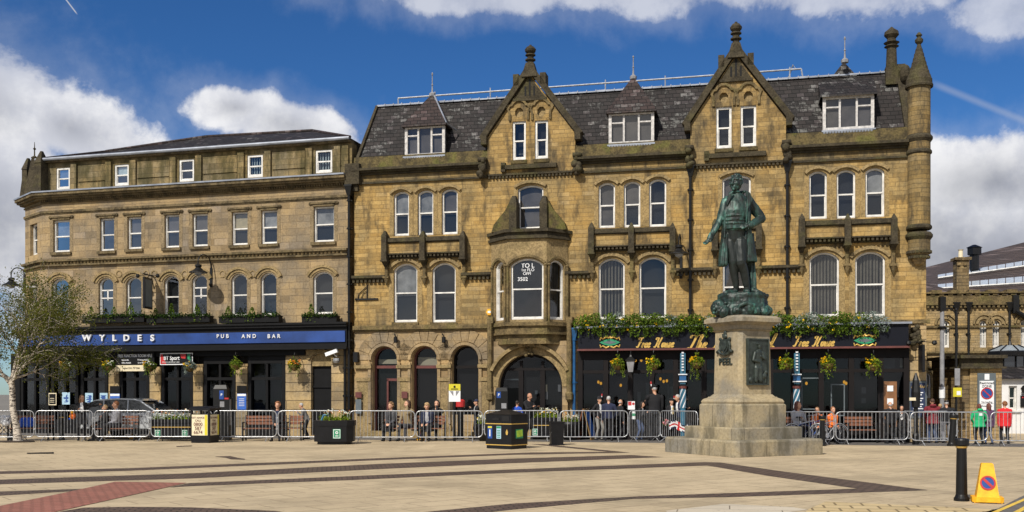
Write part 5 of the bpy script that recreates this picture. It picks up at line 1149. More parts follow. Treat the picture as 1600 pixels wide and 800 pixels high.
    me.vertices.foreach_set('co', V.ravel()); me.materials.append(M['bronze']); me.materials.append(M['bronze_trousers'])
    for p in me.polygons:     # trousers and the hollow behind the knees are given a darker bronze than coat and waistcoat
        x, y, z = p.center; z -= zb
        if .1 < z < 1.80 and -.47+.12*max(0, 1-z) < x < .10+(.12 if z < .9 else 0) and y < .1: p.material_index = 1
    me.update(); return me
o = bpy.data.objects.new('bronze_statue', statue()); COL.objects.link(o); o.location = (PC.x, PC.y, STZ)
tag(o, 'green bronze statue of a man in a frock coat, one arm held out', 'statue')

# ------------------------------------------------------------------ people
def cloth(name, col, var=.25): return mat(name, col, .9, var=var, nscale=5, bump=.2, bscale=25)
SK = mat('skin', (.50, .27, .17), .6, var=.06); SKT = mat('skin_tanned', (.40, .20, .12), .6, var=.06)
CL = {k: cloth(k+'_cloth', c) for k, c in dict(black=(.007, .007, .009), charcoal=(.04, .04, .045), navy=(.012, .017, .045), grey=(.19, .19, .21), lightgrey=(.36, .36, .38), white=(.6, .6, .6), green=(.01, .34, .13),
      purple=(.085, .04, .09), red=(.55, .015, .02), maroon=(.15, .012, .02), jean=(.05, .075, .15), blue=(.01, .06, .38), brown=(.15, .08, .045), stonegrey=(.2, .19, .17), orange=(.75, .16, .02), pattern=(.2, .15, .08), tweed=(.11, .105, .1), tie=(.5, .36, .12)).items()}
HR = {k: mat(k+'_hair', c, .7, var=.4, nscale=40) for k, c in dict(brown=(.06, .028, .014), dark=(.018, .012, .009), blonde=(.38, .25, .12), grey=(.38, .37, .36), ginger=(.22, .085, .03), auburn=(.10, .03, .018), lightbrown=(.2, .11, .05)).items()}
def ik(a, b, l1, l2, pole):
    a, b = Vector(a), Vector(b); d = b-a; L = min(d.length, (l1+l2)*.995); d.normalize(); b = a+d*L
    x = (l1*l1-l2*l2+L*L)/(2*L); h = math.sqrt(max(l1*l1-x*x, 0)); p = Vector(pole); p = (p-d*p.dot(d)).normalized(); return a+d*x+p*h, b
def person(label, x, yf, yt, yaw=0, sit=False, top='black', leg='black', shirt=None, hair='brown', hairstyle='short', hat=None, hackle=False, arms=('down', 'down'), lean=0, head=(0, 0), coat=0.0, skin=SK, stout=1.0, group='people behind the crowd barriers', depth=None, H=None, seat=.45, tie=None, holdz=None):
    if depth is None: gx, gy = G(x, yf)
    else: gy = depth; gx = (x-CX)/FPX*gy
    sc = FPX/gy
    if H is None: H = (yf-yt)/sc/(.745 if sit else 1.0) if depth is None else 1.7
    k = H/1.76; root = thing('person', label, 'person', (gx, gy, 0), R(yaw), group)
    root.scale = (k, k, k); seat = seat/k
    m = MB(); segs = []
    def C(p0, r0, p1, r1, t, n=12): m.cap(p0, r0, p1, r1, n); q0, q1 = (m.xf @ Vector(p0), m.xf @ Vector(p1)) if m.xf is not None else (Vector(p0), Vector(p1)); segs.append((q0, q1, r0, r1, t))
    hipz = (seat+.09) if sit else .93; W_ = stout
    T = Matrix.Translation((0, 0, hipz)) @ Matrix.Rotation(R(lean), 4, 'X'); m.xf = T
    m.loft([(0, 0, -.08, .15*W_, .115*W_), (0, 0, .02, .165*W_, .125*W_), (0, -.005*W_, .16, .15*W_, .125*W_), (0, -.01, .32, .17*W_, .125*W_), (0, 0, .45, .185*W_, .11), (0, .0, .515, .13, .085), (0, .0, .55, .06, .06)], 18)
    for s_ in (-1, 1): segs.append((T @ Vector((s_*.06, 0, .06)), T @ Vector((s_*.08, 0, .45)), .1, .1, 1))
    segs.append((T @ Vector((0, 0, -.06)), T @ Vector((0, 0, -.02)), .15, .14, 1 if sit or coat else 2))
    if shirt: segs.append((T @ Vector((0, -.1, .26)), T @ Vector((0, -.07, .5)), .052, .045, 4))
    C((0, .0, .5), .06, (0, -.015, .62), .052, 0)
    for s_ in (-1, 1): C((s_*.06, .01, .52), .055, (s_*.165, 0, .465), .068, 1)
    hy, hp = head
    Hd = T @ Matrix.Translation((0, -.02, .6)) @ Matrix.Rotation(R(-lean*.6), 4, 'X') @ Matrix.Rotation(R(hy), 4, 'Z') @ Matrix.Rotation(R(hp), 4, 'X') @ Matrix.Translation((0, -.01, .105))
    m.xf = Hd; m.ball((0, .012, .02), (.076, .095, .105), 16, 12); m.loft([(0, -.035, -.115, .028, .03), (0, -.03, -.085, .05, .055), (0, -.02, -.01, .066, .075)], 12); m.cap((0, -.088, .02), .009, (0, -.108, -.025), .015, 8)
    m.cap((-.022, -.083, -.062), .009, (.022, -.083, -.062), .009, 8)
    for s_ in (-1, 1): m.ball((s_*.078, .015, -.01), (.012, .022, .032), 8, 6); m.cap((s_*.015, -.082, .033), .01, (s_*.05, -.068, .033), .009, 8)
    segs.append((Hd @ Vector((0, 0, .03)), Hd @ Vector((0, -.02, -.08)), .09, .06, 0))
    # legs
    for s_ in (-1, 1):
        hp_ = Vector((s_*.095*W_, 0, hipz-.03)); m.xf = None
        if sit: kn, an = ik(hp_, (s_*(.12+.02*(s_ > 0)), -.44-.06*(s_ > 0), .09), .44, .43, (0, -1, .6))
        else: kn, an = ik(hp_, (s_*.12, .02-.05*s_, .09), .43, .42, (0, -1, 0))
        C(hp_, .092*W_, kn, .062*W_, 2); C(kn, .060*W_, an, .042*W_, 2)
        C(an+Vector((0, .03, -.045)), .042, an+Vector((s_*.02, -.15, -.055)), .034, 3)
    if coat:
        zt2 = hipz+.1; m.xf = None
        if not sit: m.loft([(0, 0, hipz-coat, .22*W_, .165*W_), (0, 0, hipz-.05, .19*W_, .145*W_), (0, 0, zt2, .165*W_, .13*W_)], 18)
        else: m.loft([(0, -.2, hipz-.2, .2, .24), (0, -.1, hipz, .2, .2), (0, 0, zt2, .165, .13)], 18)
        for s_ in (-1, 0, 1): segs.append((Vector((s_*.1*W_, -.02, hipz-coat+.04)), Vector((s_*.08*W_, 0, zt2)), .12, .1, 1))
    # arms
    for i, s_ in enumerate((-1, 1)):
        sh = T @ Vector((s_*.185*W_, 0, .455)); a = arms[i]
        tg = dict(down=(s_*.25, -.05, hipz-.1), lap=(s_*.05, -.27, hipz+.09), knee=(s_*.13, -.38, hipz+.08), hip=(s_*.19, -.06, hipz+.06), forward=(s_*.12, -.42, hipz+.32), face=(s_*.05, -.16, hipz+.62), chest=(s_*.02, -.22, hipz+.3),
                  point=(s_*.62, -.2, hipz+.46), phone=(s_*.05, -.26, hipz+.42), back=(s_*.1, .17, hipz+.05), pocket=(s_*.2, -.12, hipz+.0)).get(a, a)
        pole = (s_*.35, -.25, -1) if a in ('chest', 'phone', 'face') else (s_*.9, .5, -.3) if a in ('hip', 'pocket') else (s_*.3, 1, -.4)
        el, wr = ik(sh, tg, .29, .26, pole); m.xf = None
        C(sh, .062*W_, el, .047*W_, 1); C(el, .047*W_, wr, .035, 1)
        d = (wr-el).normalized(); hd_ = d if a not in ('lap', 'knee') else (d+Vector((0, -.4, -.3))).normalized()
        nn = Vector((-s_, 0, 0)) if a in ('down', 'back') else Vector((-s_*.4, .1, -1)); hand(m, wr, hd_, s_, .185, .4, 1, nn)
        segs.append((wr+hd_*.03, wr+hd_*.17, .02, .02, 0))
        if holdz is not None and i == holdz[0]: root['_h'] = 0; hpos = wr+hd_*.1
    me = remesh(m, .0125, 1, 'body')
    V = co_of(me); best = np.full(len(V), 9.9); tg_ = np.zeros(len(V), 'i')
    for q0, q1, r0, r1, t in segs:
        q0 = np.array(q0); d = np.array(q1)-q0; L2_ = max((d*d).sum(), 1e-8); tt = np.clip(((V-q0)@d)/L2_, 0, 1); dist = np.linalg.norm(V-q0-tt[:, None]*d, axis=1)-(r0+(r1-r0)*tt)
        bt = dist < best; best[bt] = dist[bt]; tg_[bt] = t
    TL = np.c_[V, np.ones(len(V))] @ np.array(T.inverted()).T
    nk = (tg_ == 0) & (np.abs(TL[:, 0]) < .10) & (TL[:, 2] > .36) & (TL[:, 2] < .535+.25*np.minimum(TL[:, 1], 0)); tg_[nk] = 4 if False else 1
    if not sit:
        if coat: tg_[(tg_ == 2) & (V[:, 2] > hipz-coat+.01)] = 1
        else:
            mid = np.abs(V[:, 0]) < .165*W_; tg_[(tg_ == 2) & (V[:, 2] > hipz-.03) & mid] = 1; tg_[(tg_ == 1) & (V[:, 2] < hipz-.03) & mid] = 2
    lt = np.empty(len(me.polygons), 'i'); me.polygons.foreach_get('loop_start', lt); li = np.empty(len(me.loops), 'i'); me.loops.foreach_get('vertex_index', li)
    me.materials.clear()
    for mm in (skin, CL[top], CL[leg], CL['black'], CL[shirt or 'white']): me.materials.append(mm)
    me.polygons.foreach_set('material_index', tg_[li[lt]])
    b = bpy.data.objects.new('body', me); COL.objects.link(b); b.parent = root
    # hair, hats, tie
    if hair:
        m = MB(); m.xf = Hd
        m.ball((0, .022, .04), (.084, .098, .096), 16, 10) if hairstyle != 'bald' else None
        if hairstyle == 'bald':
            for s_ in (-1, 1): m.ball((s_*.06, .045, -.005), (.022, .05, .035), 8, 6)
            m.ball((0, .085, -.01), (.06, .025, .04), 8, 6)
        if hairstyle in ('long', 'bob'):
            L = .2 if hairstyle == 'long' else .1
            for s_ in (-1, 1): m.cap((s_*.068, .02, .04), .035, (s_*.075, .03, -L*.8), .035, 8)
            m.cap((0, .06, .03), .07, (0, .075, -L), .06, 10)
        if hairstyle == 'curly':
            for kk in range(46):
                a_, e_ = rnd.uniform(0, 6.28), rnd.uniform(-.7, 1.5); xx, yy_, z_ = math.cos(a_)*math.cos(e_), math.sin(a_)*math.cos(e_), math.sin(e_)
                if yy_ < -.3 and z_ < .55: continue
                m.ball((xx*.088, yy_*.1+.02, z_*.1+.03), .03, 6, 5)
        if hairstyle == 'pony': m.cap((0, .1, .05), .035, (0, .14, -.12), .025, 8)
        ho = m.build('hair', HR[hair], root, smooth=True)
        V2 = co_of(ho.data)
        inv = np.array(Hd.inverted()); L_ = (np.c_[V2, np.ones(len(V2))] @ inv.T)
        msk = (L_[:, 1] < -.035) & (L_[:, 2] < .075)      # keep the face clear
        L_[msk, 1] = np.maximum(L_[msk, 1], -.03); L_[msk, 0] *= .96; L_[:, :3] = L_[:, :3]; V2 = (L_ @ np.array(Hd).T)[:, :3]; ho.data.vertices.foreach_set('co', V2.astype('f').ravel())
    # eyes
    m = MB(); m.xf = Hd
    for s_ in (-1, 1): m.ball((s_*.03, -.078, .018), (.013, .008, .007), 8, 5)
    m.build('eyes', HR['dark'], root)
    if hat:
        m = MB(); m.xf = Hd; hm = CL['navy'] if hat in ('cap', 'navycap') else CL['black']
        if hat == 'flat': m.loft([(0, .01, .055, .088, .105), (0, .0, .1, .095, .12), (0, .005, .13, .075, .09)], 16); m.loft([(0, -.1, .06, .06, .045), (0, -.1, .07, .055, .04)], 12)
        elif hat == 'cap': m.ball((0, .012, .055), (.085, .102, .085), 14, 8); m.loft([(0, -.115, .052, .062, .065), (0, -.115, .064, .058, .06)], 14)
        elif hat == 'bowler': m.loft([(0, .01, .055, .125, .14), (0, .01, .063, .13, .145), (0, .01, .066, .088, .105), (0, .01, .12, .085, .1), (0, .01, .16, .05, .06)], 18)
        elif hat == 'bonnet': m.loft([(0, .01, .045, .087, .105), (0, .01, .085, .09, .11), (0, .02, .12, .10, .13), (0, .02, .15, .05, .07)], 16)
        hob = m.build('hat', hm, root, smooth=True)
        if hackle:
            m = MB(); m.xf = Hd; m.cap((.085, -.03, .1), .016, (.095, -.035, .16), .022, 8); m.build('hackle_white', CL['white'], hob); m = MB(); m.xf = Hd; m.cap((.096, -.035, .175), .028, (.10, -.035, .225), .026, 8); m.build('hackle_red', M['red'], hob)
    if tie:
        m = MB(); m.xf = T; m.prism([(-.018, .48), (.018, .48), (.03, .2), (0, .17), (-.03, .2)], -.155, -.14); m.build('necktie', CL[tie], root)
    root.pop('_h', None) if '_h' in root else None
    return root
Q = person
Q('woman in black with long light brown hair, stretching one arm out to point', 128, 688.6, 617, 20, hair='lightbrown', hairstyle='long', arms=((-.1, -.24, 1.2), 'point'), top='black', shirt='white', head=(30, 0), coat=.3)
Q('child in dark clothes sitting beside the man in the grey sweatshirt', 165, 688.6, 636.2, -60, True, top='black', hair='blonde', arms=('knee', 'lap'), leg='black')
Q('stocky man in a grey sweatshirt sitting on a bench in front of the white car', 182, 688.6, 627.7, -50, True, top='grey', hair='ginger', arms=('pocket', 'lap'), stout=1.35, head=(-25, 0), leg='black')
Q('woman with curly brown hair sitting on a slatted bench facing the square', 434, 688.6, 629.7, 3, True, top='black', shirt='navy', hair='ginger', hairstyle='curly', arms=('lap', 'lap'), leg='black')
Q('grey haired man in a grey jacket stooping beside the black planter', 480, 686, 628, -80, top='tweed', hair='grey', lean=22, arms=('forward', 'forward'), head=(0, 8))
Q('woman with a grey scarf over a black coat, leftmost of the seated women', 611, 688.6, 630.7, -12, True, top='charcoal', shirt='black', hair='lightbrown', hairstyle='curly', arms=('lap', 'lap'), head=(-25, 0), coat=.1)
Q('woman in a brown patterned top holding a hand to her cheek, seated', 637, 688.6, 625.7, -18, True, top='pattern', hair='brown', hairstyle='bob', arms=('knee', 'face'), head=(-35, 0), leg='charcoal')
Q('seated fair haired woman in a navy coat bowing her head', 669, 688.6, 630.7, -8, True, top='navy', shirt='lightgrey', hair='blonde', hairstyle='curly', lean=14, arms=('knee', 'lap'), head=(0, 14), coat=.1)
Q('dark haired woman in black sitting behind the bowed woman, hand at her face', 683, 687.8, 625.5, -15, True, top='black', hair='dark', hairstyle='bob', arms=('lap', 'face'))
Q('man in a peaked cap and dark jacket standing by the yellow flowers', 745, 687, 624, -75, top='black', shirt='white', leg='navy', hair='dark', hat='cap', arms=('phone', 'phone'))
Q('bald man in a black shirt standing behind the long flower planter', 826, 687, 614, 35, top='black', hair=None, head=(20, 14), arms=('forward', 'forward'), skin=SKT)
Q('man in a bright blue jacket beside the parking meter at the arched window', 808, 686.5, 626, 150, top='blue', hair='dark', arms=('pocket', 'down'))
G_ = 'people in dark suits outside the pub'
Q('man in a black bowler hat with red and white plume and pale trousers', 936, 688, 620, 35, top='black', shirt='white', leg='stonegrey', hair='grey', hat='bowler', hackle=True, arms=('hip', 'down'), group=G_)
Q('grey haired man in a dark blazer, back turned, next to the bowler hat', 951, 689, 619, 170, top='navy', hair='grey', stout=1.15, arms=('pocket', 'down'), group=G_)
Q('bald older man in black, turned half away, right of the grey haired man', 967, 688, 624, 120, top='black', hair='grey', hairstyle='bald', arms=('down', 'pocket'), lean=6, group=G_)
Q('woman in a black top with bare forearms leaning forward near the red notices', 999, 688, 627, 55, top='black', shirt='white', hair='dark', hairstyle='bob', arms=('forward', 'forward'), lean=12, leg='jean', group=G_)
Q('tall man in a red plumed black cap with his back to the square', 1023, 688.6, 602, 195, top='black', hair='grey', hat='bonnet', hackle=True, stout=1.25, arms=('down', 'forward'), group=G_)
Q('man with a yellow tie and plumed black cap behind the flowers and flag', 1049, 688.5, 623, 15, top='black', shirt='white', tie='tie', hair='grey', hat='bonnet', hackle=True, arms=('down', 'down'), group=G_)
Q('grey haired man in a dark blazer bending left with a red plume behind him', 1063, 688.5, 616, -60, top='navy', shirt='white', hair='grey', arms=('pocket', 'down'), lean=8, head=(-15, 10), group=G_)
Q('man with glasses and grey moustache in a dark suit, nearest the pedestal', 1074, 688, 618, -10, top='black', shirt='white', hair='grey', arms=('chest', 'down'), head=(0, 10), group=G_)
Q('woman with long auburn hair in a light grey jacket sitting right of the pedestal', 1246, 693.5, 628, 20, True, top='lightgrey', hair='auburn', hairstyle='long', arms=('lap', 'chest'), head=(30, 0))
Q('child in a bright orange top behind the leaning bicycles', 1277, 693, 641, -30, True, top='orange', hair='lightbrown', arms=('lap', 'knee'))
Q('person in an orange hooded top sitting right of the black bollard', 1301, 693, 640, 20, True, top='orange', hair='ginger', arms=('lap', 'lap'))
Q('broad grey haired man in black standing with his back turned outside the timber door', 1391, 693.5, 628, 190, top='black', hair='grey', hairstyle='bald', stout=1.3, arms=('down', 'pocket'), group=G_)
Q('woman in a black and white top with dark hair looking down, beside the broad man', 1409, 694, 633, -20, top='black', shirt='white', hair='dark', hairstyle='bob', arms=('phone', 'phone'), head=(0, 12))
Q('man in a maroon coat with his back to the square by the navy menu board', 1457, 692.6, 623, 175, top='maroon', leg='jean', hair='brown', stout=1.3, coat=.15, arms=('pocket', 'pocket'))
Q('fair haired child standing between the maroon coat and the black cap', 1469, 691, 631, 160, top='charcoal', hair='blonde', arms=('down', 'down'))
Q('stout man in a black jacket and flat black cap, back turned', 1479, 692.8, 626, 165, top='black', leg='grey', hair='grey', hat='flat', stout=1.35, arms=('down', 'pocket'))
Q('woman in a bright green hooded jacket seen from behind', 1530, 694.6, 631, 178, top='green', leg='black', hair='auburn', hairstyle='bob', stout=1.3, coat=.16, arms=('pocket', 'pocket'))
Q('woman in a purple coat and jeans beside the green jacket', 1545, 694.2, 630, 185, top='purple', leg='jean', hair='auburn', hairstyle='long', coat=.18, arms=('down', 'down'))
Q('woman in a red coat with short ginger hair, rightmost of the crowd', 1570, 693.5, 627.5, 170, top='red', leg='black', hair='ginger', hairstyle='curly', stout=1.2, coat=.2, arms=('down', 'down'))
# ------------------------------------------------------------------ crowd barriers
def barrier_proto(label, first):
    L, r = 2.3, .019; t = thing('crowd_barrier', label, 'barrier', (0, 0, 0), 0, 'steel crowd barriers')
    c = .16; z0, z1 = .17, 1.1; pts = [(c, 0, z0), (L-c, 0, z0)]
    for cx, cz, a0 in ((L-c, z0+c, -90), (L-c, z1-c, 0), (c, z1-c, 90), (c, z0+c, 180)):
        for k in range(5): a = R(a0+90*k/4); pts.append((cx+c*math.cos(a), 0, cz+c*math.sin(a)))
    m = MB(); m.tube(pts[2:]+[pts[2]], r, 8, caps=False); m.build('frame', M['galv'], t, smooth=True)
    n = 17
    for i in range(n):
        x = .13+(L-.26)*i/(n-1); zz = .025 if c*.5 < x < L-c*.5 else .05; m = MB(); m.tube([(x, 0, z0+zz*.4), (x, 0, z1-zz*.4)], .0078, 6); m.build('bar', M['galv'], t)
    for x in (.34, L-.34):
        m = MB(); m.tube([(x-.0, -.30, .012), (x, 0, z0-.005), (x+.0, .30, .012)], .016, 6); m.build('foot', M['galv'], t)
    m = MB(); m.tube([(L-.02, 0, .45), (L+.05, 0, .45), (L+.05, 0, .40)], .01, 6); m.tube([(L-.02, 0, .85), (L+.05, 0, .85), (L+.05, 0, .80)], .01, 6); m.build('hook', M['galv'], t)
    return t
def along(p, q): d = Vector(q)-Vector(p); return math.atan2(d.y, d.x)
bars_ = [((-45, 691), (53, 690.5), 'behind the birch trunk, at the far left edge'), ((55.5, 690.3), (145, 690), 'in front of the woman with the outstretched arm'), ((148, 690), (233, 690), 'in front of the man in the grey sweatshirt'),
         ((236, 690), (331, 690), 'in front of the white car and its long flower planter'), ((334, 690.4), (432, 690.4), 'right of the poster bin, before the slatted bench'), ((434.5, 690.4), (543, 690.4), 'behind the black chamfered planter'),
         ((546, 691), (648, 691), 'in front of the two seated women on the left'), ((650, 691), (754, 691), 'in front of the bowed woman and the capped man'), ((757, 690), (872, 690), 'behind the twin black recycling bin'),
         ((875, 690.5), (981, 690.5), 'in front of the bowler hat and the blue downpipe'), ((983, 690.8), (1031, 690), 'turned obliquely below the red notices'), ((1032, 690.2), (1090, 693), 'with the flag and flowers, nearest the pedestal'),
         ((1203, 695.5), (1303, 695), 'in front of the bicycles'), ((1306, 695), (1419, 695.5), 'in front of the timber pub door'), ((1392, 693), (1495, 693), 'lower behind another, below the navy menu board'),
         ((1423, 696.6), (1543, 697), 'in front of the green jacket'), ((1548, 697), (1668, 698), 'at the right edge before the red coat')]
proto = None
for (a, b, txt) in bars_:
    p, q = G(*a), G(*b); L_ = math.hypot(q[0]-p[0], q[1]-p[1]); lab = 'galvanised steel crowd barrier '+txt
    if proto is None: proto = barrier_proto(lab, True); o = proto
    else: o = copy_tree(proto, (0, 0, 0), 0, lab)
    o.location = (p[0], p[1], .009); o.rotation_euler = (0, 0, along(p, q)); o.scale = (L_/2.3, 1, 1)
# ------------------------------------------------------------------ foliage
def leaves(pts, size, m, parent, name='foliage', jit=1.0, stuffn=None):
    mb = MB()
    for p in pts:
        s_ = size*rnd.uniform(.6, 1.3); a = Vector((rnd.gauss(0, 1), rnd.gauss(0, 1), rnd.gauss(0, 1))).normalized(); b = a.orthogonal().normalized(); c = a.cross(b); th = rnd.uniform(0, 6.28); u = b*math.cos(th)+c*math.sin(th); v = a.cross(u)
        p = Vector(p); mb._a([p-u*s_*.5, p+v*s_*.3, p+u*s_*.5, p-v*s_*.3], [(0, 1, 2, 3)])
    return mb.build(name, m, parent, fix=False)
def clump(n, c, r, squash=1.0, flat_=False):
    out = []
    while len(out) < n:
        x, y, z = rnd.uniform(-1, 1), rnd.uniform(-1, 1), rnd.uniform(-1, 1); d = math.sqrt(x*x+y*y+z*z)
        if d > 1 or d < .35: continue
        out.append((c[0]+x*r, c[1]+y*r, c[2]+z*r*squash))
    return out
def basket(x, y, FM, off, label, cols, group, r=.27, trail=.4, sz=.07):
    u = FM.U(x, -off); z = FM.Z(x, y, -off); p = FM.P(u, -off); ang = FM.a
    t = thing('hanging_basket', label, 'hanging basket', (p.x, p.y, z), ang, group)
    m = MB(); m.lathe([(.03, -.22), (.12, -.18), (.18, -.08), (.2, 0)], 0, 0, 12); m.build('basket', M['basket'], t)
    m = MB()
    for k in range(3): a = k*2.1; m.tube([(.19*math.cos(a), .19*math.sin(a), 0), (0, 0, .42)], .005, 4)
    m.tube([(0, 0, .42), (0, .02, .5), (0, off-.0, .46)], .012, 5); m.tube([(0, off-.02, .46), (0, off-.02, .2)], .012, 5); m.tube([(0, .15, .46), (0, off-.02, .26)], .01, 5); m.build('bracket', M['iron'], t)
    P1 = clump(420, (0, 0, .03), r, .75)
    for k in range(7):
        a = rnd.uniform(0, 6.28); L = trail*rnd.uniform(.4, 1.2)
        for q in range(14): f_ = q/14; P1.append((math.cos(a)*(r*.8)+rnd.uniform(-.05, .05), math.sin(a)*r*.8*.8+rnd.uniform(-.05, .05), -.05-L*f_))
    for q in range(26): P1.append((rnd.uniform(-.07, .07), rnd.uniform(-.07, .07), .15+rnd.uniform(0, .22)))
    leaves(P1, sz, M[cols[0]], t)
    leaves(clump(110, (0, 0, .0), r*1.02, .85), sz, M['leaf_dark'], t, 'dark_foliage')  # darker leaves mixed in among the green ones
    for cc, dx in zip(cols[1:], (-.1, .1, 0)):
        pts = []
        for k in range(15):
            a = rnd.uniform(0, 6.28); c = (dx+math.cos(a)*r*.55, -abs(math.sin(a))*r*.75, .09+rnd.uniform(-.06, .13))
            for q in range(5): pts.append((c[0]+rnd.uniform(-.03, .03), c[1]+rnd.uniform(-.03, .03), c[2]+rnd.uniform(-.02, .02)))
        leaves(pts, .062, M[cc], t, 'petals')
    return t
bl = 'hanging baskets along the blue fascia'
for x, y, lab, cols in ((104, 573, 'basket of yellow and white flowers nearest the birch crown', ('leaf_box', 'fl_yellow', 'fl_white')), (170, 572, 'basket of yellow and white flowers left of the function room banner', ('leaf_box', 'fl_yellow', 'fl_white')),
    (234, 573, 'basket with yellow flowers hiding the banner corner, short trails', ('leaf_box', 'fl_yellow', 'fl_white')), (297, 573, 'basket with long ivy trails beside the small sports banner', ('leaf_grey', 'fl_yellow')),
    (368, 570, 'all green basket almost without flowers, over the fourth stone pier', ('leaf_lime',)), (460, 571, 'basket with orange yellow flowers casting a shadow on bare stone', ('leaf_box', 'fl_yellow', 'fl_orange'))):
    basket(x, y, FL, .62, lab, cols, bl)
br_ = 'hanging baskets along the black fascia'
for x, y, lab, tr in ((965, 569, 'lime green basket left of the pub lantern', .4), (1021, 569, 'basket with yellow flowers under the first golden lettering', .35), (1089, 567, 'basket with one long ivy trail left of the pedestal', .6),
    (1229, 568, 'basket beside the right twisted column', .2), (1294, 568, 'full round basket with yellow flowers under the right golden lettering', .45), (1365, 570, 'basket with orange and yellow flowers nearest the timber door', .4)):
    basket(x, y, FR, .95, lab, ('leaf_lime', 'fl_yellow'), br_, trail=tr)
# window boxes (left) and flower troughs (right)
for x0, x1, lab in ((132, 228, 'long dark window box with ivy nearest the birch tree'), (232, 330, 'dark window box with small conifers under the wall lamp'), (345, 438, 'dark window box with three small conifers under paired windows'), (474, 528, 'short dark window box at the right end of the blue pub')):
    u0, u1 = FL.U(x0, -.3), FL.U(x1, -.3); z = FL.Z((x0+x1)/2, 505, -.3); p = FL.P(u0, -.32); t = thing('window_box', lab, 'window box', (p.x, p.y, z-.08), AL, 'window boxes above the blue fascia'); w = u1-u0
    m = MB(); m.box(0, w, -.12, .2, .1, .33); m.box(-.02, w+.02, -.14, .22, .33, .36); m.build('trough', M['black_matt'], t); pts = []
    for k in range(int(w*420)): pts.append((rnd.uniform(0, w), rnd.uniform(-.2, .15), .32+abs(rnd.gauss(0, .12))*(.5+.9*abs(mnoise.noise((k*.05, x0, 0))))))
    leaves(pts, .085, M['leaf_dark'], t)
    k = .35
    pts = []
    while k < w-.2:
        h = rnd.uniform(.35, .6)
        for q in range(150): f_ = rnd.random(); a = rnd.uniform(0, 6.28); rr = .17*(1-f_)+.02; pts.append((k+math.cos(a)*rr, math.sin(a)*rr, .34+h*f_))
        for q in range(16): pts.append((k+rnd.uniform(-.25, .25), -.17, .3-rnd.uniform(0, .25)))
        k += rnd.uniform(.75, 1.25)
    leaves(pts, .075, M['leaf_box'], t, 'small_conifer')
cuts = [(903, 948, 'leftmost flower trough on the black fascia, beside the blue pipe'), (948, 992, 'flower trough with silver leaves above the green crest on the left'), (992, 1036, 'flower trough over the first golden lettering'), (1036, 1078, 'silvery flower trough right of the first golden lettering'), (1078, 1118, 'flower trough beside the pedestal cornice on its left'),
        (1196, 1240, 'flower trough with yellow flowers just right of the pedestal'), (1240, 1286, 'flower trough over the right golden lettering'), (1286, 1334, 'dark leaved flower trough between right lettering and crest'), (1334, 1385, 'rightmost flower trough, silvery, above the right crest')]
for i, (x0, x1, lab) in enumerate(cuts):
    u0, u1 = FR.U(x0, -.45), FR.U(x1, -.45); z = FR.Z((x0+x1)/2, 514, -.45); p = FR.P(u0, -.42); t = thing('flower_trough', lab, 'flower trough', (p.x, p.y, z), AR, 'flower troughs above the black fascia'); w = u1-u0
    m = MB(); m.box(.02, w-.02, -.1, .2, -.02, .16); m.build('trough', M['black_matt'], t); pts = []; pg = []
    for q in range(5):
        c = (w*(q+.5)/5+rnd.uniform(-.08, .08), -.1, .2+rnd.uniform(-.05, .12)); tgt = pg if rnd.random() < .35 else pts; tgt += clump(260, c, rnd.uniform(.24, .36), 1.0)
    for q in range(13):
        xx = rnd.uniform(0, w); L = rnd.uniform(.15, .42)
        for s_ in range(16): pts.append((xx+rnd.uniform(-.07, .07), -.25+rnd.uniform(-.05, .05), .05-L*s_/16))
    leaves(pts, .085, M['leaf_box'], t); leaves(pg, .075, M['leaf_grey'], t, 'silver_foliage') if pg else None
    leaves(clump(160, (w/2, -.08, .12), w*.45, .5), .09, M['leaf_dark'], t, 'dark_foliage')  # dark leaf colour scattered through the trough planting
    fl = []
    for q in range(3+3*(i in (0, 5))): c = (rnd.uniform(.05, w-.05), -.36, rnd.uniform(-.05, .4)); fl += [(c[0]+rnd.uniform(-.04, .04), c[1]+rnd.uniform(-.03, .03), c[2]+rnd.uniform(-.03, .03)) for _ in range(5)]
    leaves(fl, .06, M['fl_yellow'], t, 'petals')
# ------------------------------------------------------------------ planters, bins, bollards
def flowers(t, x0, x1, y0, y1, z, kind):
    pts = []
    for k in range(int((x1-x0)*(y1-y0)*420)+90): pts.append((rnd.uniform(x0, x1), rnd.uniform(y0, y1), z+abs(rnd.gauss(0, .08))))
    leaves(pts, .08, M['leaf_lime'], t)
    st = MB(); A = []; Bp = []
    for k in range(34 if kind != 'few' else 20):
        x, y, h = rnd.uniform(x0, x1), rnd.uniform(y0, y1), rnd.uniform(.14, .36); st.tube([(x, y, z), (x+rnd.uniform(-.03, .03), y, z+h)], .006, 4, caps=False)
        for q in range(4): (A if rnd.random() < (.72) else Bp).append((x+rnd.uniform(-.025, .025), y+rnd.uniform(-.025, .025), z+h+rnd.uniform(-.02, .03)))
    st.build('stems', M['leaf_box'], t, fix=False); leaves(A, .075, M['fl_white'], t, 'white_petals'); leaves(Bp, .075, M['fl_orange' if kind != 'y' else 'fl_yellow'], t, 'coloured_petals')
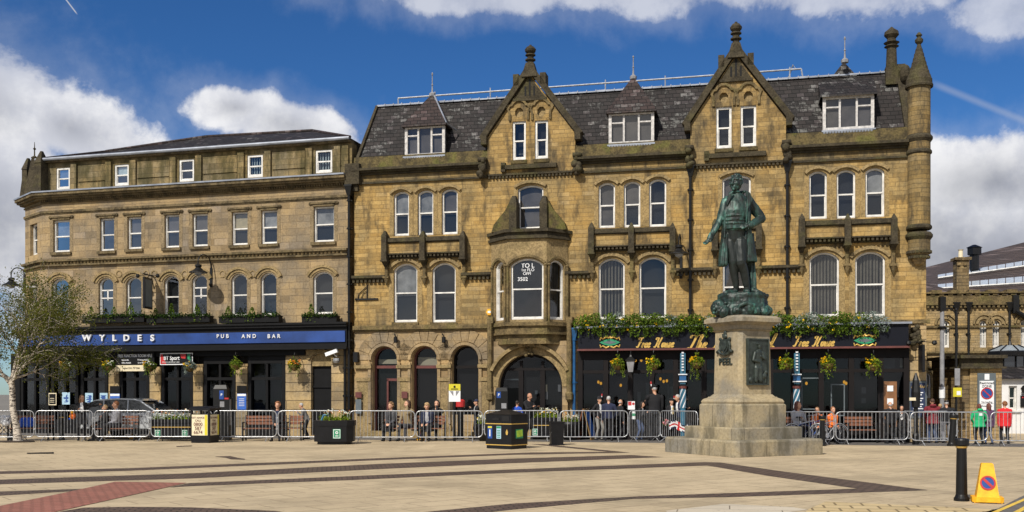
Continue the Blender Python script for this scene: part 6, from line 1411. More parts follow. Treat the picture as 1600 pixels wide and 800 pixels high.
def emblem_plate(t, c, w, h, base='green', inner='sign_white'):
    m = MB(); m.cbox(c, (w, .012, h)); o = m.build('sticker', M[base], t); m = MB(); m.ring(outline(c[0]-w*.44, c[0]+w*.44, c[2]-h*.46, c[2]+h*.46), outline(c[0]-w*.38, c[0]+w*.38, c[2]-h*.4, c[2]+h*.4), c[1]-.009, c[1]-.005)
    m.ring([(c[0]+w*.2*math.cos(a), c[2]+h*.12+w*.2*math.sin(a)) for a in [i*.785 for i in range(8)]], [(c[0]+w*.1*math.cos(a), c[2]+h*.12+w*.1*math.sin(a)) for a in [i*.785 for i in range(8)]], c[1]-.009, c[1]-.005)
    m.cbox((c[0], c[1]-.008, c[2]-h*.22), (w*.4, .004, h*.08)); m.build('sticker_mark', M[inner], o)
gx, gy = G(519, 695); t = thing('black_planter', 'chamfered black planter with white daffodils and a green square sticker, left of the entrance arches', 'planter', (gx, gy+.55, .009), R(4))
def chbox(m, w, d, c, z0, z1, w2=None):
    w2 = w2 or w; k = w2/w; p = [(-w+c, -d), (w-c, -d), (w, -d+c), (w, d-c), (w-c, d), (-w+c, d), (-w, d-c), (-w, -d+c)]
    m._a([(x, y, z0) for x, y in p]+[(x*k, y*k, z1) for x, y in p], [tuple(range(8))[::-1], tuple(range(8, 16))]+[(i, (i+1) % 8, (i+1) % 8+8, i+8) for i in range(8)])
m = MB(); chbox(m, .56, .5, .2, 0, .09); chbox(m, .66, .58, .22, .091, .62); chbox(m, .685, .6, .23, .621, .80); m.build('tub', M['black'], t)
m = MB(); chbox(m, .6, .52, .2, .78, .803); m.build('soil', M['soil'], t); flowers(t, -.5, .5, -.4, .4, .8, 'few'); emblem_plate(t, (.12, -.595, .36), .26, .32)
m = MB(); m.tube([(-.42, -.3, .8), (-.35, -.3, .98), (-.2, -.3, 1.0)], .04, 6); m.build('watering_bag', M['turq'], t)
def trough(label, xa, xb, yf, h, kind='w', d=.6, wood=True, stick=()):
    p, q = G(xa, yf), G(xb, yf); w = q[0]-p[0]; t = thing('flower_planter', label, 'planter', (p[0], p[1]+.1, .009), 0, 'black flower planters behind the barriers')
    m = MB(); m.box(0, w, 0, d, .06, h); m.box(-.03, w+.03, -.03, d+.03, h-.13, h-.001); m.build('tub', M['black'], t)
    if wood: m = MB(); m.box(.02, w-.02, -.045, -.031, h*.63, h*.63+.03); m.build('gold_line', M['gold'], t)
    m = MB(); m.box(.04, w-.04, .04, d-.04, h-.02, h+.004); m.build('soil', M['soil'], t); flowers(t, .05, w-.05, 0, d-.05, h, kind)
    for s_ in stick: emblem_plate(t, (s_, -.01, .28), .2, .26)
    return t
trough('long black planter of dense white flowers in front of the white car', 233, 304, 690, .78, 'w', stick=(.28, 1.25))
trough('long black planter of white and yellow flowers behind the twin bin', 832, 874, 687.5, .82, 'y', stick=(.1,))
def bowl(label, x, yf, r, h):
    gx, gy = G(x, yf); t = thing('bowl_planter', label, 'planter', (gx, gy+r, .009), 0, 'round black bowl planters'); m = MB()
    m.lathe([(r*.45, 0), (r*.62, .03), (r*.95, h*.55), (r, h*.8), (r*1.05, h), (r*.93, h), (r*.9, h-.05)], 0, 0, 20); m.build('bowl', M['iron'], t, smooth=True)
    m = MB(); m.lathe([(r*.9, h-.06), (r*.9, h-.04)], 0, 0, 16); m.build('soil', M['soil'], t); flowers(t, -r*.7, r*.7, -r*.7, r*.7, h-.04, 'w' if x > 800 else 'y')
bowl('round black bowl planter of white daffodils right of the small square bin', 892, 688.5, .42, .68); bowl('dark bowl planter with yellow flowers left of the twin bin', 757, 690, .36, .62)
# twin recycling bin
gx, gy = G(799, 702.5); t = thing('recycling_bin', 'black twin recycling bin with hipped lid, gold lines and coloured stickers', 'litter bin', (gx, gy, .009), R(-38))
Lb, Wb, hb = 1.02, .82, 1.1   # local: long face along -x from the corner, short face along +y
XF = Matrix(((-1, 0, 0, 0), (0, 1, 0, 0), (0, 0, 1, 0), (0, 0, 0, 1)))
m = MB(); t.scale = (1, 1, .95); m.box(-Lb+.02, -.02, .02, Wb-.02, 0, .11); m.box(-Lb, 0, 0, Wb, .14, 1.02-.22); m.box(-Lb, 0, 0, Wb, .83, 1.12); m.frus(-Lb-.02, .02, -.02, Wb+.02, 1.12, -Lb+.42, -.42, .34, Wb-.34, 1.27); m.build('bin_body', M['black'], t)
m = MB(); m.box(-Lb-.006, .006, -.006, Wb+.006, .11, .14); m.box(-Lb-.006, .006, -.006, Wb+.006, .8, .83); m.build('gold_line', M['gold'], t)
m = MB(); m.box(-.36, -.08, -.012, .0-.003, .9, 1.07); m.box(-.75, -.48, -.012, -.003, .93, 1.0); m.build('bin_mouth', M['room'], t)
def stk(t, axis, a0, a1, z0, z1, mm, name='sticker', y=-.004):
    m = MB(); m.box(a0, a1, y-.006, y, z0, z1) if axis == 'x' else m.box(-y, -y+.006, a0, a1, z0, z1); return m.build(name, M[mm], t)
s_ = stk(t, 'x', -.93, -.75, .33, .74, 'sign_blue'); stk(s_, 'x', -.92, -.76, .67, .73, 'yellow_sign', 'sticker_heading', -.011); stk(s_, 'x', -.86, -.82, .4, .62, 'sign_white', 'sticker_writing', -.011)
s_ = stk(t, 'x', -.58, -.4, .33, .74, 'poster_pale'); stk(s_, 'x', -.57, -.41, .67, .73, 'green', 'sticker_heading', -.011)
for k in range(5): stk(s_, 'x', -.55, -.43, .37+k*.055, .39+k*.055, 'green', 'sticker_writing', -.011)
s_ = stk(t, 'y', .22, .58, .34, .64, 'leaf_lime_sign' if 'leaf_lime_sign' in M else 'green'); m = MB(); m.xf = Matrix.Translation((.012, .4, .5)) @ Matrix.Rotation(R(6), 4, 'X'); m.box(0, .003, -.15, .15, -.11, .11); m.build('sticker_mark', mat('lime_print', (.35, .55, .05)), s_)
m = MB(); m.xf = Matrix.Translation((-.17, -.008, .55)); m.prism([(-.03, -.09), (.03, -.09), (.045, 0), (0, .1), (-.045, 0)], -.004, 0); m.build('gold_crest', M['gold'], t)
gx, gy = G(870, 696); t = thing('square_bin', 'small plain black square bin in front of the bowl planter', 'litter bin', (gx, gy+.22, .009), R(6)); m = MB(); m.frus(-.2, .2, -.2, .2, 0, -.225, .225, -.225, .225, .74); m.box(-.24, .24, -.24, .24, .74, .78); m.box(-.16, .16, -.16, .16, .775, .785); m.build('bin_body', M['black'], t)
m = MB(); m.box(-.235, .235, -.235, .235, .0, .03); m.build('base', M['iron'], t)
# poster bin
gx, gy = G(315, 692.5); t = thing('poster_bin', 'black litter bin with cream telephone posters on two sides, left of the barriers gap', 'litter bin', (gx, gy+.4, .009), R(-12))
m = MB(); m.box(-.34, .34, -.34, .34, 0, .1); m.box(-.36, .36, -.36, .36, .1, 1.0); m.box(-.4, .4, -.4, .4, 1.12, 1.2); m.frus(-.4, .4, -.4, .4, 1.2, -.3, .3, -.3, .3, 1.27)
for a in (-1, 1):
    for b in (-1, 1): m.box(a*.33-.03, a*.33+.03, b*.33-.03, b*.33+.03, 1.0, 1.12)
m.build('bin_body', M['black'], t)
for face in (0, 1):
    Xf = Matrix.Rotation(R(90*face), 4, 'Z'); m = MB(); m.xf = Xf; m.box(-.3, .3, -.372, -.361, .26, .98); po = m.build('poster', M['cream'], t); m = MB(); m.xf = Xf; m.box(.19, .29, -.376, -.3725, .27, .97); m.build('poster_stripe', M['yellow_sign'], po)
    for s_, z, sz in (('GET ADVICE', .87, .085), ('CALL', .77, .1), ('0800', .64, .17), ('587', .5, .17), ('6674', .36, .17)): letters(s_, sz, M['maroon'], po, (-.06, -.377, z), ext=.002, xf=Xf, bold=.01)
# bollards
def bollard(label, x, yf, h, r, tilt=0, group='black cast bollards'):
    gx, gy = G(x, yf); t = thing('bollard', label, 'bollard', (gx, gy, .009), 0, group); t.rotation_euler = (0, R(tilt), 0)
    m = MB(); m.lathe([(r*1.35, 0), (r*1.35, .04), (r*1.1, .07), (r*1.0, .1), (r*.86, h*.84)], 0, 0, 20)
    m.build('post', M['iron'], t, smooth=False); m = MB(); m.lathe([(r*.9, h*.84), (r*1.02, h*.855), (r*1.02, h*.87), (r*.9, h*.875)], 0, 0, 20); m.build('gold_ring', M['gold'], t)
    m = MB(); m.lathe([(r*1.15, h*.875), (r*1.3, h*.89), (r*1.3, h*.965), (r*1.2, h*.99), (r*.5, h)], 0, 0, 20); m.build('cap', M['iron'], t)
    return t
bollard('large black bollard with a thin gold ring in the right foreground', 1502.5, 783, 1.0, .088, group='black cast bollards'); bollard('slim black bollard by the bicycles, right of the pedestal', 1285, 697, 1.0, .09); bollard('black bollard leaning slightly, behind the foreground one', 1487, 697, 1.04, .11, 4)
bollard('slim black bollard behind the barrier at the far left', 96.5, 688, .98, .085)
# no waiting cones
def disc(m, c, r, y0, y1, n=20, z=0): m.prism([(c[0]+math.cos(i*2*math.pi/n)*r, c[1]+math.sin(i*2*math.pi/n)*r) for i in range(n)], y0, y1)
def cone(label, x, yf, h, rz, name='no_waiting_cone'):
    gx, gy = G(x, yf); t = thing(name, label, 'traffic cone', (gx*(gy+h*.3)/gy+.02, gy+h*.3, .009), R(rz), 'yellow no waiting cones'); k = h/.62
    m = MB(); b, c = .235*k, .06*k
    m.zprism([(-b+c, -b), (b-c, -b), (b, -b+c), (b, b-c), (b-c, b), (-b+c, b), (-b, b-c), (-b, -b+c)], 0.012, .09*k)
    for a in (-1, 1):
        for d in (-1, 1): m.box(a*b*.72-.04*k, a*b*.72+.04*k, d*b*.72-.04*k, d*b*.72+.04*k, 0, .02)
    m.build('base', M['yellow'], t); m = MB(); m.frus(-.17*k, .17*k, -.17*k, .17*k, .09*k, -.09*k, .09*k, -.09*k, .09*k, .62*k); m.frus(-.09*k, .09*k, -.09*k, .09*k, .62*k, -.075*k, .075*k, -.075*k, .075*k, .635*k); m.build('cone_body', M['yellow'], t)
    sl = math.atan2(.08, .53); Xf = Matrix.Translation((0, -.135*k, .32*k)) @ Matrix.Rotation(-sl, 4, 'X')
    m = MB(); m.xf = Xf; disc(m, (0, 0), .115*k, -.006, .0); d_ = m.build('sign_disc', M['sign_blue'], t)
    m = MB(); m.xf = Xf; n = 24; m.ring([(math.cos(i*6.2832/n)*.118*k, math.sin(i*6.2832/n)*.118*k) for i in range(n)], [(math.cos(i*6.2832/n)*.092*k, math.sin(i*6.2832/n)*.092*k) for i in range(n)], -.012, -.007)
    s2 = .0145*k; q = .068*k; m.prism([(-q-s2, q-s2), (-q+s2, q+s2), (q+s2, -q+s2), (q-s2, -q-s2)], -.012, -.0065); m.build('red_ring', M['red'], d_); return t
cone('large yellow no waiting cone beside the foreground bollard', 1540, 787, .60, -19)
cone('small yellow cone behind the barrier by the seated women', 656.5, 688.5, .42, 10); cone('thin yellow cone behind the barrier right of the poster bin', 353, 687.5, .5, 5); cone('small yellow cone below the bench of the grey sweatshirt', 205, 686.5, .2, 0)
# benches
def bench(label, xa, xb, yf, rz=0):
    p, q = G(xa, yf), G(xb, yf); w = q[0]-p[0]; t = thing('bench', label, 'bench', (p[0], p[1], .009), R(rz), 'slatted benches behind the barriers')
    m = MB()
    for k in range(4): m.box(.03, w-.03, .0+k*.11, .09+k*.11, .43, .46)
    m.build('seat', M['wood'], t); m = MB()
    for k in range(3): m.box(.03, w-.03, .45+k*.02, .48+k*.02, .58+k*.115, .67+k*.115)
    m.build('backrest', M['wood'], t)
    for x in (0.0, w-.05):
        m = MB(); m.box(x, x+.05, .0, .05, 0, .66); m.box(x, x+.05, .44, .49, 0, .45); m.prism([(0, 0)]*3, 0, 0) if False else None; m.hull([(x, .44, .45), (x+.05, .44, .45), (x+.05, .5, .45), (x, .5, .45), (x, .5, .92), (x+.05, .5, .92), (x+.05, .55, .92), (x, .55, .92)], [(0,3,2,1),(4,5,6,7),(0,1,5,4),(1,2,6,5),(2,3,7,6),(3,0,4,7)]); m.box(x, x+.05, .0, .5, .64, .68); m.box(x, x+.05, .05, .44, .38, .42); m.build('end_frame', M['iron'], t)
bench('empty slatted bench behind the birch trunk with a blue bag on it', 11, 76, 688.8); bench('slatted bench with black ends under the man in the grey sweatshirt', 146, 210, 689.3)
bench('slatted bench left of the curly haired woman, mostly empty', 378, 443, 689.3); bench('slatted bench end between the curly haired woman and the stooping man', 447, 471, 689)
bench('bench under the two seated women on the left', 597, 655, 689.3); bench('bench under the bowed woman and her neighbour', 660, 696, 689.3)
bench('bench below the woman in the light grey jacket', 1228, 1262, 693); bench('bench at the foot of the pub windows, below the orange tops', 1266, 1312, 692); bench('long bench under the pub windows left of the timber door', 1325, 1372, 692.5)
# bag, ticket machines, sign post, boards
gx, gy = G(34, 689); m = MB()
for k in range(8): m.ball((rnd.uniform(-.2, .2), rnd.uniform(-.08, .08), .17+rnd.uniform(-.05, .1)), (.17, .13, .15), 10, 8)
me = remesh(m, .02, 3, 'blue_bag'); me.materials.append(CL['blue']); o = bpy.data.objects.new('blue_bag', me); COL.objects.link(o); o.location = (gx+.1, gy+.2, .45); tag(o, 'crumpled bright blue bag lying on the bench behind the birch trunk', 'bag')
gx, gy = G(3, 689); t = thing('pushchair', 'pushchair with a white blanket at the far left edge, behind the barrier', 'pushchair', (gx, gy+.2, .009), 0); m = MB()
for k in range(9): m.ball((rnd.uniform(-.25, .25), rnd.uniform(-.1, .1), .72+rnd.uniform(-.1, .12)), (.16, .13, .13), 10, 8)
me = remesh(m, .025, 2, 'blanket'); me.materials.append(M['fl_white'] if 0 else CL['white']); o = bpy.data.objects.new('blanket', me); COL.objects.link(o); o.parent = t
m = MB(); m.tube([(-.35, -.15, .12), (.1, -.15, .6), (.35, -.15, .95)], .015, 6); m.tube([(.3, -.15, .12), (-.15, -.15, .6)], .015, 6); m.tube([(-.35, .15, .12), (.1, .15, .6), (.35, .15, .95)], .015, 6); m.tube([(.3, .15, .12), (-.15, .15, .6)], .015, 6); m.tube([(.35, -.15, .95), (.35, .15, .95)], .02, 6); m.build('frame', M['iron'], t)
for a in (-.35, .3):
    for b in (-.15, .15): m = MB(); m.xf = Matrix.Translation((a, b, .11)) @ Matrix.Rotation(R(90), 4, 'X'); m.lathe([(.1, -.02), (.11, 0), (.1, .02)], 0, 0, 14); m.build('wheel', M['tyre'], t)
def meter(label, x, yf, yt, w=.42, rz=0, round_=False):
    gx, gy = G(x, yf); h = (yf-yt)/(FPX/gy); t = thing('parking_meter', label, 'parking meter', (gx, gy, .009), R(rz), 'black parking ticket machines'); m = MB(); hw = w/2
    m.box(-hw*.8, hw*.8, -.14, .14, 0, h*.5); m.box(-hw, hw, -.19, .19, h*.5, h*.93)
    m.frus(-hw, hw, -.19, .19, h*.93, -hw*.8, hw*.8, -.12, .12, h); m.build('cabinet', M['iron'], t)
    m = MB(); m.box(-hw*.75, -hw*.75+.15, -.204, -.195, h*.8, h*.92) if not round_ else m.box(-.02, .14, -.204, -.195, h*.74, h*.9); p_ = m.build('blue_plate', M['sign_blue'], t)
    letters('P', .13, M['sign_white'], p_, (-hw*.75+.075 if not round_ else .06, -.208, (h*.86 if not round_ else h*.82)), ext=.002, bold=.02)
    m = MB(); m.box(0, hw*.8, -.2, -.191, h*.6, h*.7); m.build('display', M['grey'], t)
meter('black parking meter with a blue letter plate in front of the big arched window', 783.5, 687, 606, .46); 
t2 = meter('tall black ticket machine with rounded top left of the blue notice board', 346, 687.5, 602, .5, 0, True)
gx, gy = G(358, 688); t = thing('litter_hood', 'grey panelled cabinet edge standing beside the rounded ticket machine', 'cabinet', (gx, gy, .009), 0); m = MB(); m.box(-.05, .05, -.1, .1, .55, 1.5); m.build('panel', M['lead'], t); m = MB(); m.box(-.14, .04, -.14, .2, 0, 1.53); m.build('body', M['iron'], t)
m = MB(); m.box(-.13, .02, -.15, -.142, 1.5, 1.56); m.build('red_trim', M['red'], t)
gx, gy = G(710, 689.5); t = thing('sign_post', 'black post carrying a yellow sign over a white notice beside the third arch', 'sign', (gx, gy, .009), 0); k = gy/FPX
m = MB(); m.tube([(0, 0, 0), (0, 0, 89*k)], .05, 10); m.build('post', M['iron'], t); m = MB(); m.box(-8.5*k, 9.5*k, -.09, -.06, 79*k, 89*k); yo = m.build('yellow_sign', M['yellow_sign'], t); m = MB(); m.box(-8.5*k, 9.5*k, -.08, -.055, 61.5*k, 78.5*k); wo_ = m.build('white_notice', M['sign_white'], t)
m = MB(); m.box(-5*k, 6*k, -.094, -.091, 80.5*k, 82*k); m.box(-1*k, 2*k, -.094, -.091, 83*k, 86.5*k); m.build('sign_writing', M['navy'], yo); m = MB(); m.prism([(-7*k, 78*k), (-1.5*k, 78*k), (-1.5*k, 70*k)], -.084, -.081); m.prism([(8*k, 78*k), (2.5*k, 78*k), (2.5*k, 70*k)], -.084, -.081); m.build('notice_artwork', M['grey'], wo_)
gx, gy = G(719.5, 687); t = thing('red_topped_bin', 'slim black post bin with a bright red top beside the yellow sign', 'litter bin', (gx, gy, .009), 0); m = MB(); m.lathe([(.15, 0), (.14, .05), (.11, .1), (.11, 1.2)], 0, 0, 14); m.build('post', M['iron'], t); m = MB(); m.lathe([(.12, 1.2), (.17, 1.22), (.17, 1.44), (.1, 1.5)], 0, 0, 14); m.build('red_top', M['red'], t)
gx, gy = G(915, 687.5); t = thing('menu_aboard', 'folding timber framed menu board seen from the side, right of the blue downpipe', 'board', (gx, gy, .009), R(68)); 
for s_ in (-1, 1):
    m = MB(); m.hull([(-.3, s_*.32, 0), (.3, s_*.32, 0), (.3, s_*.28, 0), (-.3, s_*.28, 0), (-.3, s_*.03, 1.15), (.3, s_*.03, 1.15), (.3, -s_*.0, 1.15), (-.3, 0, 1.15)], [(0,3,2,1),(4,5,6,7),(0,1,5,4),(1,2,6,5),(2,3,7,6),(3,0,4,7)]); m.build('leaf_frame', M['basket'] if s_ < 0 else M['wood'], t)
m = MB(); m.hull([(-.25, -.322, .12), (.25, -.322, .12), (.25, -.06, 1.08), (-.25, -.06, 1.08)], [(0, 1, 2, 3)]); m.build('menu_sheet', M['poster_blue'], t)
# flag and flowers tied to the barrier
p, q = G(1038, 690.4), G(1090, 693); t = thing('union_flag', 'crumpled red, white and blue flag hung on the barrier beside the pedestal', 'flag', (p[0]+.15, p[1]-.25, .40), along(p, q)); 
m = MB(); N_ = 14
for i in range(N_+1):
    for j in range(6): x = i/N_*.95; m.v.append((x, -.05+.04*math.sin(x*17+j*.6), .32-.28*j/5+.08*math.sin(x*6)-.03*abs(math.sin(x*11))))
for i in range(N_):
    for j in range(5):
        a = i*6+j; m.f.append((a, a+1, a+7, a+6)); u, v = abs(i-N_/2+.5)/(N_/2), abs(j-2)/2.5
        m.mi.append(2 if (v < .3 or u < .12) else (1 if (v < .6 or u < .25 or abs(u-v) < .12) else 0))
m.build('cloth', [CL['navy'], CL['white'], M['red']], t, smooth=True, fix=False)
gx, gy = G(1041, 688); t = thing('flower_bunch', 'small bunch of pink flowers tied to the barrier beside the flag', 'flowers', (p[0]+.05, p[1]-.06, .62)); leaves(clump(50, (0, 0, .05), .14), .06, M['leaf_box'], t, 'leaves'); leaves(clump(60, (0, -.04, .08), .12), .06, leafy('pink_petal', ((.75, .12, .2), (.85, .3, .35), (.7, .6, .6))), t, 'petals')
# toy held by the standing woman
gx, gy = G(112, 690); t = thing('toy_duck', 'small orange and yellow soft toy hanging by the pointing woman', 'toy', (gx-.02, gy+.12, .86)); m = MB(); m.ball((0, 0, .06), (.11, .08, .12), 10, 8); m.build('toy_body', M['fl_orange'] if 0 else CL['orange'], t, smooth=True); m = MB(); m.ball((.0, -.02, .2), .07, 10, 8); m.ball((-.07, -.02, .05), .05, 8, 6); m.build('toy_head', M['yellow'], t, smooth=True); m = MB(); m.ball((-.1, -.02, -.05), .035, 8, 6); m.build('toy_foot', CL['blue'], t); 
m = MB(); m.tube([(0, 0, .25), (.12, -.02, .38)], .006, 5); m.build('toy_strap', CL['black'], t)
# ------------------------------------------------------------------ white car behind the bench
def car():
    xa, xb = 140, 300; d = 39.8; k = d/FPX; x0 = (152-CX)*k; L = 4.2; t = thing('parked_car', 'white estate car with dark side windows parked behind the bench', 'car', (x0-.1, d-.6, .0), AL*.35)
    # side profile in x (length) and z; front to the right
    prof = [(0, .35), (.02, .75), (.10, 1.0), (.38, 1.38), (.7, 1.50), (1.5, 1.55), (2.2, 1.53), (2.75, 1.36), (3.25, 1.04), (3.7, .97), (4.05, .86), (4.18, .68), (4.2, .35)]
    belt = [(0, .35), (.02, .75), (.08, .98), (1.0, 1.0), (2.2, 1.0), (3.15, 1.0), (3.7, .96), (4.05, .86), (4.18, .68), (4.2, .35)]
    W2_ = .88; m = MB(); secs = []
    for (y, sx, body) in ((-.88, .97, 0), (-.82, 1, 1), (.82, 1, 1), (.88, .97, 0)):
        secs.append([(2.1+(x-2.1)*sx, y, z) for x, z in belt])
    vs = [p for s_ in secs for p in s_]; n = len(belt); fs = [(i*n+j, i*n+j+1, (i+1)*n+j+1, (i+1)*n+j) for i in range(3) for j in range(n-1)]+[tuple(range(n)), tuple(range(3*n, 4*n))[::-1]]+[(i*n, (i+1)*n, (i+1)*n+n-1, i*n+n-1) for i in range(3)]
    m._a(vs, fs); m.build('car_body', M['car'], t)
    g_ = [(.12, 1.0), (.42, 1.38), (.7, 1.47), (1.5, 1.51), (2.2, 1.49), (2.72, 1.33), (3.15, 1.0)]
    m = MB(); ys = ((-.8, 1.0), (-.66, 1.0)); A = [(x, -.80+.22*(z-1.0), z) for x, z in g_]; B = [(x, -y, z) for x, y, z in A]; n = len(g_)
    m._a(A+B, [tuple(range(n))[::-1], tuple(range(n, 2*n))]+[(i, i+1, n+i+1, n+i) for i in range(n-1)]); m.build('cabin_glass', M['car_glass'], t)
    m = MB(); rf = [(.30, 1.30), (.6, 1.475), (.75, 1.50), (1.5, 1.55), (2.2, 1.525), (2.45, 1.455)]; m._a([(x, -.70, z) for x, z in rf]+[(x, .70, z) for x, z in rf]+[(x, -.70, z-.05) for x, z in rf]+[(x, .70, z-.05) for x, z in rf], [(i, i+1, 7+i, 6+i) for i in range(5)]+[(12+i, 12+i+1, 1+i, i) for i in range(5)]+[(18+i, 18+i+1, 7+i, 6+i) for i in range(5)])
    for x0_, x1_ in (((1.02, 1.0), (.98, 1.47)), ((1.95, 1.0), (1.93, 1.47)), ((2.45, 1.44), (3.12, 1.0)), ((.12, 1.0), (.42, 1.38))):
        for s_ in (-1, 1): m.tube([(x0_[0], s_*.80*(1-.0), x0_[1]), (x1_[0], s_*(.80-.22*(x1_[1]-1.0)), x1_[1])], .03, 5)
    m.build('roof', M['car'], t)
    for x in (.8, 3.4):
        for s_ in (-1, 1):
            m = MB(); m.xf = Matrix.Translation((x, s_*.80, .32)) @ Matrix.Rotation(R(90), 4, 'X'); m.lathe([(.25, -.1), (.32, -.09), (.32, .09), (.25, .1)], 0, 0, 22); w_ = m.build('wheel', M['tyre'], t); m = MB(); m.xf = Matrix.Translation((x, s_*.84, .32)) @ Matrix.Rotation(R(90), 4, 'X'); m.lathe([(.05, -.07), (.21, -.065), (.21, .065), (.05, .07)], 0, 0, 10); m.build('rim', M['chrome'], w_)
    m = MB(); m.box(-.0, .06, -.86, -.6, .78, .98); m.box(0, .06, .6, .86, .78, .98); m.build('tail_lamp', M['lampred'], t)
    m = MB(); m.box(4.02, 4.19, -.84, -.5, .68, .84); m.box(4.02, 4.19, .5, .84, .68, .84); m.build('headlight', M['chrome'], t)
    m = MB(); m.box(1.3, 1.48, -.895, -.87, .86, .9); m.box(2.4, 2.58, -.895, -.87, .86, .9); m.build('door_handle', M['chrome'], t)
    m = MB(); m.ball((2.85, -.95, 1.03), (.09, .1, .06), 10, 8); m.build('wing_mirror', M['car'], t)
    m = MB()
    for x in (1.0, 1.98, 2.95): m.box(x-.006, x+.006, -.884, -.879, .4, .98)
    m.box(.1, 4.1, -.884, -.875, .33, .42); m.build('door_gap', M['tyre'], t)
car()
# ------------------------------------------------------------------ bicycles
def bike(label, x, yf, rz, mcol, group='bicycles leaning behind the barrier'):
    gx, gy = G(x, yf); t = thing('bicycle', label, 'bicycle', (gx, gy, .009), R(rz), group); t.rotation_euler = (R(-8), 0, R(rz))
    for cx in (-.5, .5):
        m = MB(); m.tube([(cx+.33*math.cos(a), 0, .34+.33*math.sin(a)) for a in [i*math.pi/12 for i in range(25)]], .018, 6, caps=False); w_ = m.build('wheel', M['tyre'], t); m = MB(); m.tube([(cx+.305*math.cos(a), 0, .34+.305*math.sin(a)) for a in [i*math.pi/12 for i in range(25)]], .009, 5, caps=False)
        for i in range(12): a = i*math.pi/6; m.tube([(cx, 0, .34), (cx+.3*math.cos(a), 0, .34+.3*math.sin(a))], .002, 3, caps=False)
        m.build('rim', M['chrome'], w_); m = MB(); m.tube([(cx+.36*math.cos(a), 0, .34+.36*math.sin(a)) for a in [R(20)+i*R(14) for i in range(10)]], .014, 5); m.build('mudguard', mcol, t)
    bb, st, hd, ra, fa_ = (-.08, 0, .3), (-.2, 0, .78), (.32, 0, .8), (-.5, 0, .34), (.5, 0, .34)
    m = MB(); m.tube([bb, st], .017, 7); m.tube([bb, (.35, 0, .68)], .02, 7); m.tube([(-.18, 0, .7), hd], .017, 7); m.tube([bb, ra], .012, 6); m.tube([(-.18, 0, .7), ra], .011, 6); m.tube([hd, (.36, 0, .62), fa_], .014, 7); m.build('frame', mcol, t)
    m = MB(); m.tube([(.32, 0, .8), (.29, 0, .98), (.35, -.02, 1.0)], .013, 6); m.tube([(.22, -.25, .99), (.33, -.12, 1.0), (.33, .12, 1.0), (.22, .25, .99)], .012, 6); m.build('handlebar', M['chrome'], t)
    m = MB(); m.tube([st, (-.22, 0, .9)], .013, 6); m.loft([(-.22, 0, .9, .13, .07), (-.22, 0, .935, .12, .06)], 12); m.build('saddle', M['tyre'], t)
    m = MB(); m.tube([(-.08, .05, .3), (-.0, .05, .16), (0, .1, .16)], .01, 5); m.tube([(-.08, -.05, .3), (-.16, -.05, .44), (-.16, -.1, .44)], .01, 5); m.xf = Matrix.Translation(bb) @ Matrix.Rotation(R(90), 4, 'X'); m.lathe([(.09, -.005), (.09, .005)], 0, 0, 16); m.build('crank', M['chrome'], t)
bike('white bicycle nearest the pedestal, behind the barrier', 1261, 694.2, 12, M['sign_white']); bike('blue bicycle with a round saddle left of the slim bollard', 1275, 694, 30, M['sign_blue']); bike('silver bicycle right of the slim bollard, front wheel showing', 1297, 694.5, 25, M['galv'])
# ------------------------------------------------------------------ lettering on the buildings
RBo, LBo = RB, LB
fb = [o for o in kids(LB) if o.name.startswith('fascia_board')][0]
def lb_text(s, xc, yc, size, m, parent, y=yF-.02, ext=.02, **k): return letters(s, size, m, parent, (FL.U(xc, y), y, FL.Z(xc, yc, y)), ext=ext, **k)
for ch, x in zip('WYLDES', (136, 160, 179, 198, 218.5, 238.5)): lb_text(ch, x, 528.5, .36, M['letter'], fb, y=yF-.05, ext=.035, bold=.03, wscale=1.15)
for s_, x in (('PUB', 348), ('AND', 389), ('BAR', 428)): lb_text(s_, x, 525.5, .22, M['letter'], fb, y=yF-.03, ext=.015, bold=.02, space=1.75)
